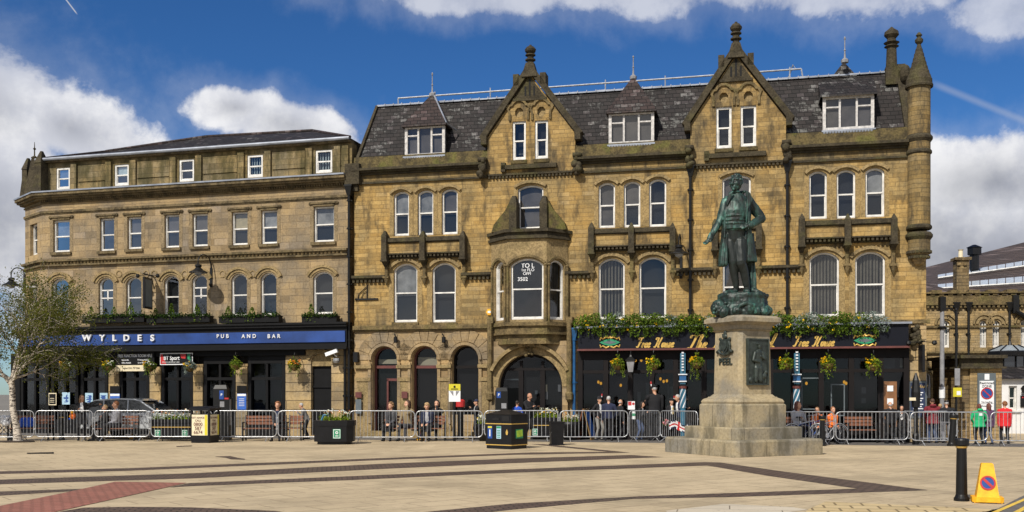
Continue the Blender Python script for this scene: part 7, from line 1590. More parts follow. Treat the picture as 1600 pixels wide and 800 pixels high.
# gilded script: stroke letters
GLY = {  # strokes in a unit box, x advance; (width scale)
 'F': (.62, [[(.02, .12), (.1, .02), (.2, .05), (.3, .3), (.42, .75), (.5, .97)], [(.12, .8), (.2, .98), (.45, .93), (.72, 1.0)], [(.2, .5), (.42, .52), (.55, .48)]]),
 'T': (.66, [[(.0, .12), (.1, .0), (.22, .06), (.34, .35), (.46, .75), (.53, .97)], [(.1, .78), (.08, .92), (.25, 1.0), (.5, .94), (.8, 1.02)]]),
 'H': (.92, [[(.0, .1), (.1, .0), (.2, .08), (.32, .4), (.45, .98)], [(.12, .75), (.14, .92), (.3, .98), (.45, .98)], [(.5, .04), (.56, .25), (.72, .75), (.85, 1.0)], [(.22, .48), (.5, .55), (.75, .5)], [(.5, .04), (.6, .0), (.7, .08)]]),
 'R': (.75, [[(.02, .1), (.1, .0), (.2, .1), (.32, .5), (.42, .95)], [(.15, .8), (.3, .99), (.55, 1.0), (.68, .85), (.6, .62), (.35, .52)], [(.4, .52), (.5, .2), (.6, .02), (.72, .08)]]),
 'P': (.66, [[(.02, .1), (.1, .0), (.2, .1), (.32, .5), (.42, .95)], [(.15, .8), (.3, .99), (.55, 1.0), (.68, .85), (.6, .6), (.35, .5)]]),
 'r': (.30, [[(.0, .0), (.1, .3), (.14, .45), (.2, .36), (.28, .38), (.3, .42)], [(.1, .3), (.04, .0)]]),
 'e': (.32, [[(.02, .18), (.14, .24), (.26, .36), (.2, .46), (.1, .4), (.03, .2), (.08, .02), (.2, .02), (.32, .14)]]),
 'o': (.34, [[(.18, .45), (.06, .38), (.02, .16), (.1, .01), (.22, .08), (.28, .3), (.2, .45), (.34, .4)]]),
 'u': (.38, [[(.06, .44), (.01, .14), (.06, .01), (.18, .1), (.3, .44)], [(.3, .44), (.25, .12), (.3, .01), (.38, .1)]]),
 's': (.28, [[(.0, .05), (.12, .3), (.18, .47), (.2, .3), (.2, .08), (.1, .0), (.02, .06)], [(.2, .08), (.28, .14)]]),
 'h': (.40, [[(.0, .0), (.1, .4), (.28, .95), (.22, 1.0), (.14, .8), (.03, .0)], [(.06, .22), (.2, .44), (.28, .38), (.24, .08), (.3, .0), (.4, .12)]]),
 'b': (.36, [[(.02, .3), (.2, .9), (.24, 1.0), (.14, .85), (.02, .2), (.06, .0), (.2, .06), (.26, .3), (.36, .36)]]),
 't': (.26, [[(.16, .8), (.04, .2), (.06, .02), (.16, .04), (.26, .14)], [(.02, .52), (.24, .54)]]),
 'l': (.24, [[(.0, .1), (.14, .6), (.26, 1.0), (.2, 1.0), (.1, .7), (.04, .1), (.1, .0), (.2, .06), (.26, .16)]]), ' ': (.35, [])}
def spl(p, n=6):
    if len(p) < 3: return p
    q = [p[0]]+list(p)+[p[-1]]; out = []
    for i in range(1, len(q)-2):
        for k in range(n):
            t_ = k/n; out.append(tuple(.5*((2*q[i][j])+(-q[i-1][j]+q[i+1][j])*t_+(2*q[i-1][j]-5*q[i][j]+4*q[i+1][j]-q[i+2][j])*t_*t_+(-q[i-1][j]+3*q[i][j]-3*q[i+1][j]+q[i+2][j])*t_**3) for j in (0, 1)))
    return out+[p[-1]]
def script(body, x0, x1, yc, h, parent, name):
    y = -.515; u0, u1 = FR.U(x0, y), FR.U(x1, y); z0 = FR.Z((x0+x1)/2, yc, y)-h/2
    tot = sum(GLY[c][0]+.07 for c in body); kx = (u1-u0)/(tot+.25); cx = 0; m = MB()
    for c in body:
        w_, st = GLY[c]
        for s_ in st:
            pts = spl(s_); P_ = [(u0+(cx+px_+.28*(pz_))*kx, z0+pz_*h) for px_, pz_ in pts]
            L, Rr = [], []
            for i, (a, b) in enumerate(P_):
                q0, q1 = P_[max(i-1, 0)], P_[min(i+1, len(P_)-1)]; dx_, dz_ = q1[0]-q0[0], q1[1]-q0[1]; n_ = math.hypot(dx_, dz_) or 1; dx_, dz_ = dx_/n_, dz_/n_
                wd = h*(.028+.055*abs(dz_)*(1 if dz_ > -2 else .5)); L.append((a-dz_*wd, b+dx_*wd)); Rr.append((a+dz_*wd, b-dx_*wd))
            m.strip(L, Rr, y, y+.012)
        cx += w_+.07
    m.build(name, M['gold'], parent)
fbr = [o for o in kids(RB) if o.name.startswith('fascia_board')][0]
script('Free House', 994, 1056, 535, .36, fbr, 'gilded_lettering'); script('The Robert Peel', 1074, 1214, 534, .50, fbr, 'gilded_lettering'); script('Free House', 1239, 1307, 533, .36, fbr, 'gilded_lettering')
for x in (953, 1351.5):
    y = -.515; u, z = FR.U(x, y), FR.Z(x, 535 if x < 1000 else 532, y); m = MB(); m.cur = 0
    for s_ in (-1, 1):
        for q in (-1, 1): m.tube([(u+s_*.02, y, z+q*.15), (u+s_*.14, y, z+q*.2), (u+s_*.26, y, z+q*.13), (u+s_*.34, y, z+q*.18), (u+s_*.37, y, z+q*.08)], [.03, .035, .03, .035, .02], 6)
    m.ball((u, y, z+.2), (.05, .02, .04), 8, 6); m.build('gilded_scroll', M['gold'], fbr)
    m = MB(); m.prism([(u-.38, z), (u-.2, z+.09), (u, z+.13), (u+.2, z+.09), (u+.38, z), (u+.2, z-.09), (u, z-.13), (u-.2, z-.09)], y-.02, y+.01); c_ = m.build('green_lozenge', M['green'], fbr)
    m = MB(); m.prism([(u-.26, z), (u, z+.07), (u+.26, z), (u, z-.07)], y-.026, y-.0205); m.build('lozenge_centre', M['grey_paint'], fbr)
# window lettering on the bay
ys = .13
for s_, fx, fz, sz, bd in (('TO L', .5, .885, .23, .008), ('1st FLO', .5, .815, .155, .004), ('OFFI', .48, .755, .155, .004), ('3502', .37, .665, .2, .006)):
    letters(s_, sz, M['sign_white'], RB, ((f1-f0)*fx, .140, zw0+(zw1-zw0)*fz), ext=.002, xf=XB, bold=bd)
# notices, banners, posters on the blue pub
def board(FM, root, x0, x1, y0, y1, off, m_, name, th=.02):
    u0, u1, z0, z1 = FM.U(x0, -off), FM.U(x1, -off), FM.Z((x0+x1)/2, y1, -off), FM.Z((x0+x1)/2, y0, -off); m = MB(); m.box(u0, u1, -off, -off+th, z0, z1); o = m.build(name, M[m_], root); return o, u0, u1, z0, z1
def free_board(name, label, cat, FM, x0, x1, y0, y1, off, m_, group=None, th=.02, sub='panel'):
    u0, u1, z0, z1 = FM.U(x0, -off), FM.U(x1, -off), FM.Z((x0+x1)/2, y1, -off), FM.Z((x0+x1)/2, y0, -off); p = FM.P(u0, -off); t = thing(name, label, cat, (p.x, p.y, z0), FM.a, group)
    m = MB(); m.box(0, u1-u0, 0, th, 0, z1-z0); o = m.build(sub, M[m_], t); return t, o, u1-u0, z1-z0
t, o, w_, h_ = free_board('function_room_banner', 'black banner with white lettering about a free function room, above a stone doorway', 'banner', FL, 181, 241, 549, 570, .25, 'black_matt')
letters('FREE FUNCTION ROOM HIRE', .175, M['sign_white'], o, (w_/2, -.004, h_*.66), ext=.003, bold=.02, wscale=.72)
for s_, fx, fz in (('Separate Bar', .25, .36), ('Buffets Available', .28, .15), ('TV Screens Available', .72, .36), ('Up to 80 People', .70, .15)): letters(s_, .085, M['sign_white'], o, (w_*fx, -.004, h_*fz), ext=.003, bold=.01, wscale=.8)
t, o, w_, h_ = free_board('cream_banner', 'cream strip banner with small lettering hung below the black banner', 'banner', FL, 181, 228, 570.6, 580, .25, 'cream'); letters('Contact 0161 797 2066', .12, M['brown'], o, (w_/2, -.004, h_*.5), ext=.003, wscale=.75)
t, o, w_, h_ = free_board('sports_banner', 'small red and black sports banner with a white border beside the ivy basket', 'banner', FL, 250, 301, 551.5, 570, .27, 'sign_white')
m = MB(); m.box(.03, w_-.03, -.006, -.001, .04, h_-.04); o2 = m.build('black_field', M['black_matt'], o); m = MB(); m.prism([(.03, .04), (.3, .04), (.12, h_-.04), (.03, h_-.04)], -.01, -.0065); m.prism([(w_*.62, h_*.9), (w_*.8, h_*.9), (w_*.78, h_*.5), (w_*.66, h_*.55)], -.01, -.0065); m.build('red_shape', M['red'], o2)
m = MB(); m.prism([(w_*.84, h_*.9), (w_*.92, h_*.9), (w_*.95, h_*.35), (w_*.85, h_*.45)], -.01, -.0065); m.build('green_shape', M['green'], o2); letters('BT Sport', .24, M['sign_white'], o2, (w_*.36, -.012, h_*.56), ext=.003, bold=.015, wscale=.85); letters('WATCH LIVE SPORT HERE', .07, M['sign_white'], o2, (w_*.34, -.012, h_*.22), ext=.003)
ps = 'posters in the dark pub windows'
for x0, x1, y0, y1, lab in ((97, 109, 613, 632, 'pale blue poster at the far left window, beside the chalk board'), (133, 145, 614, 632, 'pale blue poster behind the pointing woman'), (156, 168, 614, 632, 'pale blue poster right of the pointing woman')):
    t, o, w_, h_ = free_board('poster', lab, 'poster', FL, x0, x1, y0, y1, .11, 'poster_pale', ps); m = MB()
    for q in range(9): m.box(w_*rnd.uniform(.08, .6), w_*rnd.uniform(.62, .9), -.004, -.001-.0001*q, h_*(.18+.07*q), h_*(.18+.07*q+.06))
    m.build('poster_artwork', M['sign_blue'], o)
t, o, w_, h_ = free_board('chalk_board', 'black notice board in a cream frame at the far left pub window', 'notice board', FL, 76, 88, 614, 633, .11, 'cream'); m = MB(); m.box(.03, w_-.03, -.006, -.001, .04, h_-.04); o2 = m.build('black_field', M['black_matt'], o); m = MB(); [m.box(.08, w_-.1, -.01, -.0065, z, z+.02) for z in (.12, .2, .28)]; m.build('chalk_lines', M['cream'], o2)
for x0, x1, lab in ((172, 187, 'blue pub notice with a white heading on the first stone pier'), (370.5, 384.5, 'blue pub notice with a white heading on the fourth stone pier')):
    t, o, w_, h_ = free_board('pub_notice', lab, 'notice board', FL, x0, x1, 615, 640, .14, 'poster_blue', 'blue notice boards on the stone piers'); m = MB(); m.box(.01, w_-.01, -.006, -.001, h_-.1, h_-.01); [m.box(w_*.2, w_*.8, -.006, -.001, z, z+.018) for z in (.15, .22, .29, .36, .43)]; m.build('notice_writing', M['sign_white'], o)
    m = MB(); m.box(-.01, w_+.01, .0, .02, h_+.001, h_+.32); m.build('header_plate', M['black_matt'], t)
# navy menu board on the right pier
t, o, w_, h_ = free_board('menu_board', 'tall navy menu board with gold heading and white lines on the stone corner pier', 'menu board', FR, 1420, 1448, 596, 653, .10, 'navy'); m = MB(); m.ring(outline(0, w_, 0, h_), outline(.05, w_-.05, .05, h_-.05), -.02, -.001); m.build('board_frame', M['grey_paint'], o)
bd_ = M['poster_blue']; m = MB(); m.box(.055, w_-.055, -.004, -.001, .055, h_-.055); o2 = m.build('board_field', mat('dark_blue_board', (.012, .025, .07)), o)
letters('Real food', .17, M['gold'], o2, (w_*.56, -.01, h_*.86), ext=.003, shear=.4, wscale=.8); m = MB()
for q, z in enumerate([.24, .30, .36, .46, .52, .62, .68]): a = .25+.12*(q % 3); m.box(w_*a, w_*(.8-.08*(q % 2)), -.01, -.0045, h_*z, h_*z+.035)
m.build('menu_lines', M['sign_white'], o2)
# red notices on the pub glass
t, o, w_, h_ = free_board('window_notice', 'pair of small red and white notices on the pub window above the oblique barrier', 'notice', FR, 981, 992, 627, 640, .3, 'sign_white'); m = MB(); m.box(.01, w_*.52, -.006, -.001, h_*.5, h_-.01); disc(m, (w_*.78, h_*.7), .05, -.006, -.001, 12); m.build('red_mark', M['red'], o)
t, o, w_, h_ = free_board('green_notice', 'strip of white and green stickers on the pub window below the red notices', 'notice', FR, 987.5, 992.5, 641, 655, .3, 'sign_white'); m = MB(); m.box(.0, w_, -.006, -.001, h_*.35, h_*.65); m.build('green_mark', M['green'], o)
# swan neck lamps on the walls
def swan(label, FM, xw, yb, xs, ys_, out, parent=None):
    u, z = FM.U(xw, -.02), FM.Z(xw, yb, -.02); p = FM.P(u, 0); t = thing('wall_lamp', label, 'lamp', (p.x, p.y, z), FM.a, 'swan neck lamps on the facades'); us = FM.U(xs, -out)-u; zs = FM.Z(xs, ys_, -out)-z
    m = MB(); m.box(-.05, .05, -.05, 0, -.55, .25); m.ball((0, -.08, -.45), .07, 8, 6); m.build('wall_plate', M['iron'], t); m = MB(); pts = []
    top = zs+.75
    for k in range(15): f_ = k/14; a = math.pi*f_; pts.append((us*(1-math.cos(a))/2, -out*(1-math.cos(a))/2-.03, .1+(top-.1)*math.sin(a)**.6*(1 if f_ < .5 else 1)+(zs+.18)*(f_ if f_ > .5 else 0)*(1-math.sin(a)**.6)))
    m.tube(pts, .025, 7); m.build('swan_neck', M['iron'], t)
    m = MB(); m.lathe([(.04, zs+.32), (.13, zs+.30), (.13, zs+.22), (.1, zs+.18), (.2, zs+.08), (.36, zs+.0), (.38, zs-.03), (.3, zs-.02)], us, -out, 18); m.build('lamp_shade', M['iron'], t); m = MB(); m.lathe([(.02, zs-.16), (.13, zs-.1), (.16, zs-.02)], us, -out, 12); m.build('lamp_glass', M['lead'], t)
swan('black swan neck lamp on the pub front above the window boxes', FL, 330, 428, 310, 425, .9); swan('black swan neck lamp at the far left corner beside the birch crown', FL, 38.5, 438, 18, 445, .4); swan('black swan neck lamp on the gothic front left of the statue', FR, 1064, 412, 1061, 396, 1.0)
# alarm box, sconces, plaques, camera, brackets as parts of their buildings
def rbp(name, m_, fn, root=RB): m = MB(); fn(m); return m.build(name, M[m_], root)
u, z = FR.U(765, -.1), FR.Z(765, 487.5, -.1); rbp('alarm_box', 'yellow', lambda m: m.prism([(u+math.cos(i*math.pi/3)*.14, z+math.sin(i*math.pi/3)*.14) for i in range(6)], -.12, 0)); rbp('alarm_label', 'sign_white', lambda m: m.box(u-.07, u+.07, -.126, -.121, z-.04, z+.04))
for x in (617, 692): u, z = FR.U(x, -.15), FR.Z(x, 531, -.15); rbp('wall_sconce', 'iron', lambda m: (m.lathe([(.06, z-.12), (.08, z-.1), (.08, z+.1), (.03, z+.12)], u+.05, -.2, 10), m.tube([(u-.03, 0, z+.2), (u-.03, -.15, z+.24), (u+.05, -.2, z+.1)], .02, 6)))
u, z = FR.U(632, -.15), FR.Z(632, 617, -.15); rbp('red_plaque', 'maroon', lambda m: m.box(u-.12, u+.12, -.16, -.131, z-.13, z+.13))
for x, y, a, b, mm in ((561, 617, .13, .11, 'maroon'), (561, 635, .12, .28, 'grey_paint'), (556.5, 558, .09, .2, 'black'), (1460, 0, 0, 0, None)):
    if mm: u, z = FR.U(x, -.1), FR.Z(x, y, -.1); rbp('wall_box', mm, lambda m: m.box(u-a, u+a, -.19 if x < 560 else -.175, -.14 if x > 560 else 0, z-b, z+b))
u, z = FR.U(568, -.3), FR.Z(568, 460, -.3)
def wrought(m): m.box(u-.42, u+.5, -.06, -.02, z-.2, z-.13); m.tube([(u-.35, -.04, z-.15), (u-.3, -.04, z+.05), (u+.05, -.04, z+.35)], .018, 5); m.tube([(u+.05, -.04, z-.15), (u+.05, -.04, z+.4)], .02, 5); m.tube([(u-.2, -.04, z-.12), (u-.1, -.04, z+.1), (u+.02, -.04, z+.15)], .015, 5); m.ball((u-.42, -.04, z-.16), .05, 8, 6)
rbp('wrought_bracket', 'iron', wrought)
u, z = FL.U(527, -.3), FL.Z(527, 556, -.3)
m = MB(); m.xf = Matrix.Translation((u-.15, -.5, z+.12)) @ Matrix.Rotation(R(-18), 4, 'Y'); m.box(-.26, .26, -.06, .06, -.07, .07); cc_ = m.build('security_camera', M['sign_white'], LB); m = MB(); m.lathe([(.1, z-.28), (.14, z-.2), (.14, z-.1)], u+.02, -.42, 12); m.tube([(u, -.1, z), (u+.02, -.42, z-.02), (u-.1, -.5, z+.1)], .03, 6); m.build('camera_bracket', M['galv'], LB)
m = MB(); z = FL.Z(48, 446, 0); m.tube([(uc0-1.25, .4, z), (uc0-.45, .2, z-.05)], .05, 6); m.build('overflow_pipe', M['white'], LB)
# lantern and warm lamps of the pub
u, z = FR.U(985.5, -.7), FR.Z(985.5, 570, -.7); p = FR.P(u, -.7); t = thing('pub_lantern', 'tapered glass lantern hanging between the first two baskets of the black pub', 'lantern', (p.x, p.y, z), AR); m = MB(); m.lathe([(.12, -.26), (.2, .14)], 0, 0, 4, a0=.785); m.build('lantern_glass', M['grey'], t); m = MB(); m.lathe([(.25, .14), (.25, .17), (.06, .3), (.03, .36)], 0, 0, 4, a0=.785); m.lathe([(.14, -.29), (.14, -.26)], 0, 0, 4, a0=.785); m.tube([(0, 0, .34), (0, 0, .5), (0, .6, .5)], .015, 5); m.build('lantern_frame', M['iron'], t)
for x, y in ((993, 563), (1002, 563), (935, 597), (939, 599), (970, 602), (984, 605), (1032, 592), (1037, 596), (1042, 595), (1260, 599), (1319, 597), (1322, 599)):
    u, z = FR.U(x, -.14), FR.Z(x, y, -.14); m = MB(); m.ball((u, -.15, z), (.045, .04, .06), 8, 6); b_ = m.build('lamp_bulb', M['orange_glow'], RB)
# projecting signs
def projecting(label, FM, x, y0, y1, off0, off1, art, rz=0):
    u = FM.U(x, -(off0+off1)/2); z0, z1 = FM.Z(x, y1, -off0), FM.Z(x, y0, -off0); p = FM.P(u, 0); t = thing('projecting_sign', label, 'sign', (p.x, p.y, z0), FM.a+R(rz)); h = z1-z0
    m = MB(); m.box(-.04, .04, -off1, -off0, 0, h); m.build('sign_board', M['black'], t); m = MB(); m.box(-.046, .046, -off1+.07, -off0-.07, .08, h-.08); m.build('sign_picture', M[art], t); m = MB(); m.tube([(0, .02, h+.12), (0, -off1-.05, h+.12)], .03, 6); m.tube([(0, .0, h-.4), (0, -off0, h+.1)], .02, 5); m.tube([(0, -.02, h*.3), (0, -off0, h*.3)], .02, 5)
    for s_ in (-1, 1): m.tube([(0, -(off0+off1)/2, h+.12), (s_*.35, -(off0+off1)/2, h+.1)], .015, 5); m.lathe([(.04, h+.0), (.09, h+.05), (.07, h+.14), (.03, h+.16)], s_*.42, -(off0+off1)/2, 8)
    m.build('bracket', M['iron'], t); return t
projecting('dark projecting picture sign between upper windows of the blue pub', FL, 226, 436, 484, .25, 1.05, 'grey_paint', 12); projecting('dark projecting sign seen edge on at the right corner of the gothic building', FR, 1439, 540, 582, .2, .95, 'navy', 2)
# ------------------------------------------------------------------ birch tree
def tree():
    gx, gy = G(26, 691); t = thing('birch_tree', 'slender birch tree with white bark and sparse yellow green leaves at the left edge', 'tree', (gx, gy, .0)); k = gy/FPX
    m = MB(); tips = []
    def branch(p, d, L, r, lv):
        pts = [p]; rr = [r]; q = p; n = 6
        for i in range(n):
            d = (d+Vector((rnd.gauss(0, .11), rnd.gauss(0, .11), rnd.gauss(0, .05)+(.04 if lv < 2 else -.03)))).normalized(); q = q+d*(L/n); pts.append(q); rr.append(max(r*(1-.75*(i+1)/n), .004))
            if lv < 3 and i >= 1:
                for c in range(2 if lv < 2 else (2 if rnd.random() < .5 else 1)):
                    a = d.orthogonal().normalized(); a = Matrix.Rotation(rnd.uniform(0, 6.28), 3, d) @ a; branch(q, (d*.75+a*.75+Vector((0, 0, .12))).normalized(), L*rnd.uniform(.42, .62), rr[-1]*.6, lv+1)
            if lv >= 2:
                for c in range(3): tips.append(q+Vector((rnd.gauss(0, .1), rnd.gauss(0, .1), rnd.gauss(0, .1))))
        m.tube(pts, rr, 6 if lv < 2 else 4, caps=False)
    base = [Vector((.05, 0, 0)), Vector((.0, 0, .5)), Vector((-.14, 0, 1.2)), Vector((-.17, .02, 1.9)), Vector((-.2, .0, 2.3))]; m.tube(base, [.17, .12, .105, .1, .1], 10, caps=False)
    top = base[-1]
    for d, L, r in (((.75, -.1, .75), 2.5, .06), ((.25, .2, 1), 3.0, .065), ((-.45, -.1, .9), 2.7, .06), ((-.8, .2, .6), 2.2, .05), ((.95, .2, .45), 2.3, .05), ((.4, -.4, .8), 2.4, .05), ((-.1, .3, 1), 2.9, .05), ((.6, .3, .9), 2.8, .045), ((-.7, -.2, .3), 1.8, .04)):
        branch(top-Vector((0, 0, rnd.uniform(0, .35))), Vector(d).normalized(), L, r, 1)
    m.build('trunk', M['birch'], t, smooth=True, fix=False)
    pts = []
    for p in tips:
        dens = .55+.9*mnoise.noise(p*.9)
        for c in range(max(0, int(round(4.3*dens)))): pts.append(p+Vector((rnd.gauss(0, .1), rnd.gauss(0, .1), rnd.gauss(-.03, .11))))
    leaves(pts, .066, M['leaf_birch'], t, 'crown')
    m = MB(); m.lathe([(.42, .010), (.40, .05), (.1, .06)], 0, 0, 14, sx=1.5); m.build('tree_pit', M['soil'], t)
tree()
# ------------------------------------------------------------------ right background: market hall and small buildings
FH = Frame((1524-CX)/FPX*50, 50, R(-6)); U, Z = FH.U, FH.Z
HB = thing('market_hall', 'long coursed stone hall with arcaded windows, corbelled cornice and huge roof with skylights', 'building', tuple(FH.o), R(-6))
ua, ub = U(1425), U(1720); zc = Z(1500, 480); hh = []; hw = []
for x0, x1, y0, y1 in ((1471, 1484, 501, 543), (1531, 1542, 501, 543), (1551, 1562, 501, 543), (1443, 1455, 583, 622), (1595, 1606, 500, 543)):
    q = (U(x0), U(x1), Z(x0, y1), Z(x0, y0)); hh.append(outline(*q, 'round', 0, 8)); hw.append(q)
m = MB(); m.plate([(ua, 0), (ub, 0), (ub, zc), (ua, zc)], hh, 0, .4); m.build('wall', M['hall'], HB)
for q in hw: window(HB, *q, 'round', 0, dp=.18, fw=.07, rail=.5, mull=(.5,))
m = MB()
for q in hw: w_ = (q[1]-q[0])/2; m.strip(arc(q[0], q[1], q[3], w_*.999, .08), arc(q[0], q[1], q[3], w_*.999, .2), -.07, 0); m.strip(arc(q[0], q[1], q[3], w_*.999, .26), arc(q[0], q[1], q[3], w_*.999, .34), -.1, 0); m.box(q[0]-.3, q[1]+.3, -.12, .1, q[2]-.2, q[2]-.003)
m.build('window_arch', M['trim_light'], HB)
m = MB(); m.box(ua, ub, -.1, 0, Z(1500, 512), Z(1500, 509)); m.box(ua, ub, -.14, 0, Z(1500, 552), Z(1500, 549)); dentils(m, ua, ub, Z(1500, 481), Z(1500, 477), -.16, 0, .22, .5); m.box(ua, ub, -.2, .3, Z(1500, 477), Z(1500, 475)); m.box(ua, ub, -.1, .4, Z(1500, 475), Z(1500, 462)); dentils(m, ua, ub, Z(1500, 462), Z(1500, 459), -.14, .3, .42, .5); m.box(ua, ub, -.2, .4, Z(1500, 459), Z(1500, 456.5)); dentils(m, ua, ub, Z(1500, 456.5), Z(1500, 453.5), -.2, .3, .85, .55)
m.build('corbelled_cornice', M['trim'], HB)
for x in (1493, 1512, 1576): pipe(HB, U(x), .2, Z(x, 484), M['iron'], off=-.12, r=.06, step=2.0)
m = MB(); m.tube([(U(1583), -.25, Z(1583, 486)), (U(1620), -.25, Z(1620, 508))], .12, 7); m.box(U(1580), U(1589), -.3, .0, Z(1583, 490), Z(1583, 462)); m.build('rain_water_pipe', M['iron'], HB)
# roofs: near lean-to slope and the tall hall roof whose verge climbs to the right
zb = Z(1500, 458); m = MB(); m.hull([(ua, .3, zb), (U(1512), .3, zb), (ua, 4, Z(1450, 436, 4)), (ua, 8, zb), (U(1512), 8, zb), (U(1458), 4, Z(1458, 436, 4))], [(0, 1, 5, 2), (1, 4, 5), (3, 2, 5, 4), (0, 2, 3)]); m.build('lean_to_roof', M['slate_grey'], HB)
yr0, yr1 = 5.0, 22.0
def rp_(x, y, o): return (U(x, o), o, Z(x, y, o))
A = rp_(1440, 470, yr0); B = rp_(1700, 470, yr0); C_ = rp_(1730, 340, yr1); D_ = rp_(1440, 418, yr1)
m = MB(); A = rp_(1425, 468, yr0); B = rp_(1760, 468, yr0); uA_, zA_ = A[0], A[2]; m.hull([A, B, rp_(1760, 338, yr1), rp_(1425, 423, yr1), (B[0], yr1+12, zA_), (A[0], yr1+12, zA_)], [(0, 1, 2, 3), (3, 2, 4, 5), (0, 3, 5), (1, 4, 2)]); m.build('hall_roof_back', M['slate_grey'], HB) if 0 else None
def onroof(x, f0, f1):    # points between eaves and ridge on the roof plane at column fraction x
    P0, P1, P2, P3 = [Vector(q) for q in (rp_(1425, 468, yr0), rp_(1760, 468, yr0), rp_(1760, 338, yr1), rp_(1425, 423, yr1))]
    return lambda f: (P0.lerp(P1, x)).lerp(P3.lerp(P2, x), f)
m = MB(); NX, NF = 24, 10; vs = [onroof(i/NX, 0, 0)(j/NF) for i in range(NX+1) for j in range(NF+1)]; m._a(vs, [(i*(NF+1)+j, (i+1)*(NF+1)+j, (i+1)*(NF+1)+j+1, i*(NF+1)+j+1) for i in range(NX) for j in range(NF)])
b_ = [onroof(i/NX, 0, 0)(1) for i in range(NX+1)]; m._a(b_+[Vector((v.x, v.y+12, zA_)) for v in b_], [(i, i+1, NX+2+i, NX+1+i) for i in range(NX)]); m.build('hall_roof', M['slate_grey'], HB)
m = MB(); m2 = MB()
for f0, f1 in ((.50, .58), (.22, .31)):
    for i in range(22):
        a, b = .12+i*.04, .12+(i+1)*.04-.004; q = [onroof(a, 0, 0)(f0), onroof(b, 0, 0)(f0), onroof(b, 0, 0)(f1), onroof(a, 0, 0)(f1)]; m._a([v+Vector((0, -.12, .12)) for v in q], [(0, 1, 2, 3)])
    q0, q1 = onroof(.12, 0, 0)(f0-.02), onroof(1, 0, 0)(f0-.02); m2.tube([q0+Vector((0, -.15, .12)), q1+Vector((0, -.15, .12))], .06, 4)
m.build('skylight_strip', mat('skylight_glass', (.42, .46, .50), .25), HB); m2.build('skylight_rail', M['white'], HB)
t = HB; m = MB(); u0, u1 = U(1490, 2), U(1509, 2); m.box(u0, u1, 1.5, 2.1, zb, Z(1500, 408, 2)); m.box(u0-.1, u1+.1, 1.4, 2.2, Z(1500, 408, 2), Z(1500, 404, 2)); dentils(m, u0, u1, Z(1500, 417, 2), Z(1500, 413, 2), 1.42, 1.6, .25, .5); ch_ = m.build('chimney', M['rubble'], HB); m = MB(); m.lathe([(.12, Z(1499, 404, 2)), (.1, Z(1499, 393, 2)), (.14, Z(1499, 391, 2))], U(1499, 2), 1.8, 12); m.build('chimney_pot', M['cream'], ch_)
m = MB(); u = U(1522.5, 14); zq = Z(1522, 402, 14); m.lathe([(.28, zq-.8), (.28, zq+.15)], u, 14, 10); m.lathe([(.42, zq+.15), (.42, Z(1522, 387, 14))], u, 14, 6); m.lathe([(.5, Z(1522, 387, 14)), (.1, Z(1522, 382.5, 14))], u, 14, 6); m.build('roof_vent', M['black'], HB)
# rubble stone block with flat parapet carrying the restricted zone sign
FS = Frame((1540-CX)/FPX*37.2, 37.2, R(-5)); U, Z = FS.U, FS.Z
SBk = thing('rubble_outbuilding', 'small blackened rubble stone block with flat corniced top behind the parking zone sign', 'building', tuple(FS.o), R(-5)); x0, x1 = U(1499), U(1564)
m = MB(); m.box(x0, U(1528)-.3, 0, 3, 0, Z(1530, 576)); m.build('dark_wall', M['rubble'], SBk); m = MB(); m.box(U(1528)-.3, x1, -.08, 3, 0, Z(1530, 576)); m.build('pier', M['hall'], SBk); m = MB(); m.box(x0-.15, x1+.1, -.25, 3.1, Z(1530, 576), Z(1530, 573)); m.box(x0-.05, x1+.02, -.12, 3, Z(1530, 573), Z(1530, 560)); m.box(x0-.2, x1+.12, -.3, 3.1, Z(1530, 560), Z(1530, 555)); m.build('parapet', M['trim_black'], SBk)
t, o, w_, h_ = free_board('parking_zone_sign', 'tall grey backed restricted parking zone sign above the green and purple coats', 'sign', FS, 1527.5, 1556, 583, 645, .2, 'grey_paint', th=.04)
m = MB(); m.box(.07, w_-.07, -.012, -.001, .1, h_-.28); o2 = m.build('white_field', M['sign_white'], o); m = MB(); m.box(w_*.38, w_*.64, -.012, -.001, h_-.24, h_-.03); m.build('small_label', M['sign_white'], o)
letters('Restricted', .125, M['black'], o2, (w_/2, -.016, h_-.36), ext=.002, bold=.015, wscale=.95); letters('ZONE', .125, M['black'], o2, (w_/2, -.016, h_-.48), ext=.002, bold=.015); m = MB(); disc(m, (w_/2, h_*.49), .2, -.02, -.013); m.build('blue_disc', M['sign_blue'], o2)
m = MB(); m.ring([(w_/2+math.cos(i*.3142)*.215, h_*.49+math.sin(i*.3142)*.215) for i in range(20)], [(w_/2+math.cos(i*.3142)*.175, h_*.49+math.sin(i*.3142)*.175) for i in range(20)], -.026, -.0205); m.prism([(w_/2-.145, h_*.49+.115), (w_/2-.115, h_*.49+.145), (w_/2+.145, h_*.49-.115), (w_/2+.115, h_*.49-.145)], -.026, -.0205); m.build('red_ring', M['red'], o2)
letters('No loading', .085, M['black'], o2, (w_/2, -.016, h_*.27), ext=.002, bold=.01); letters('Except taxis', .075, M['black'], o2, (w_/2, -.016, h_*.17), ext=.002, bold=.01); m = MB(); m.box(.09, w_-.09, -.016, -.0125, h_*.225, h_*.232); m.build('rule_line', M['black'], o2)
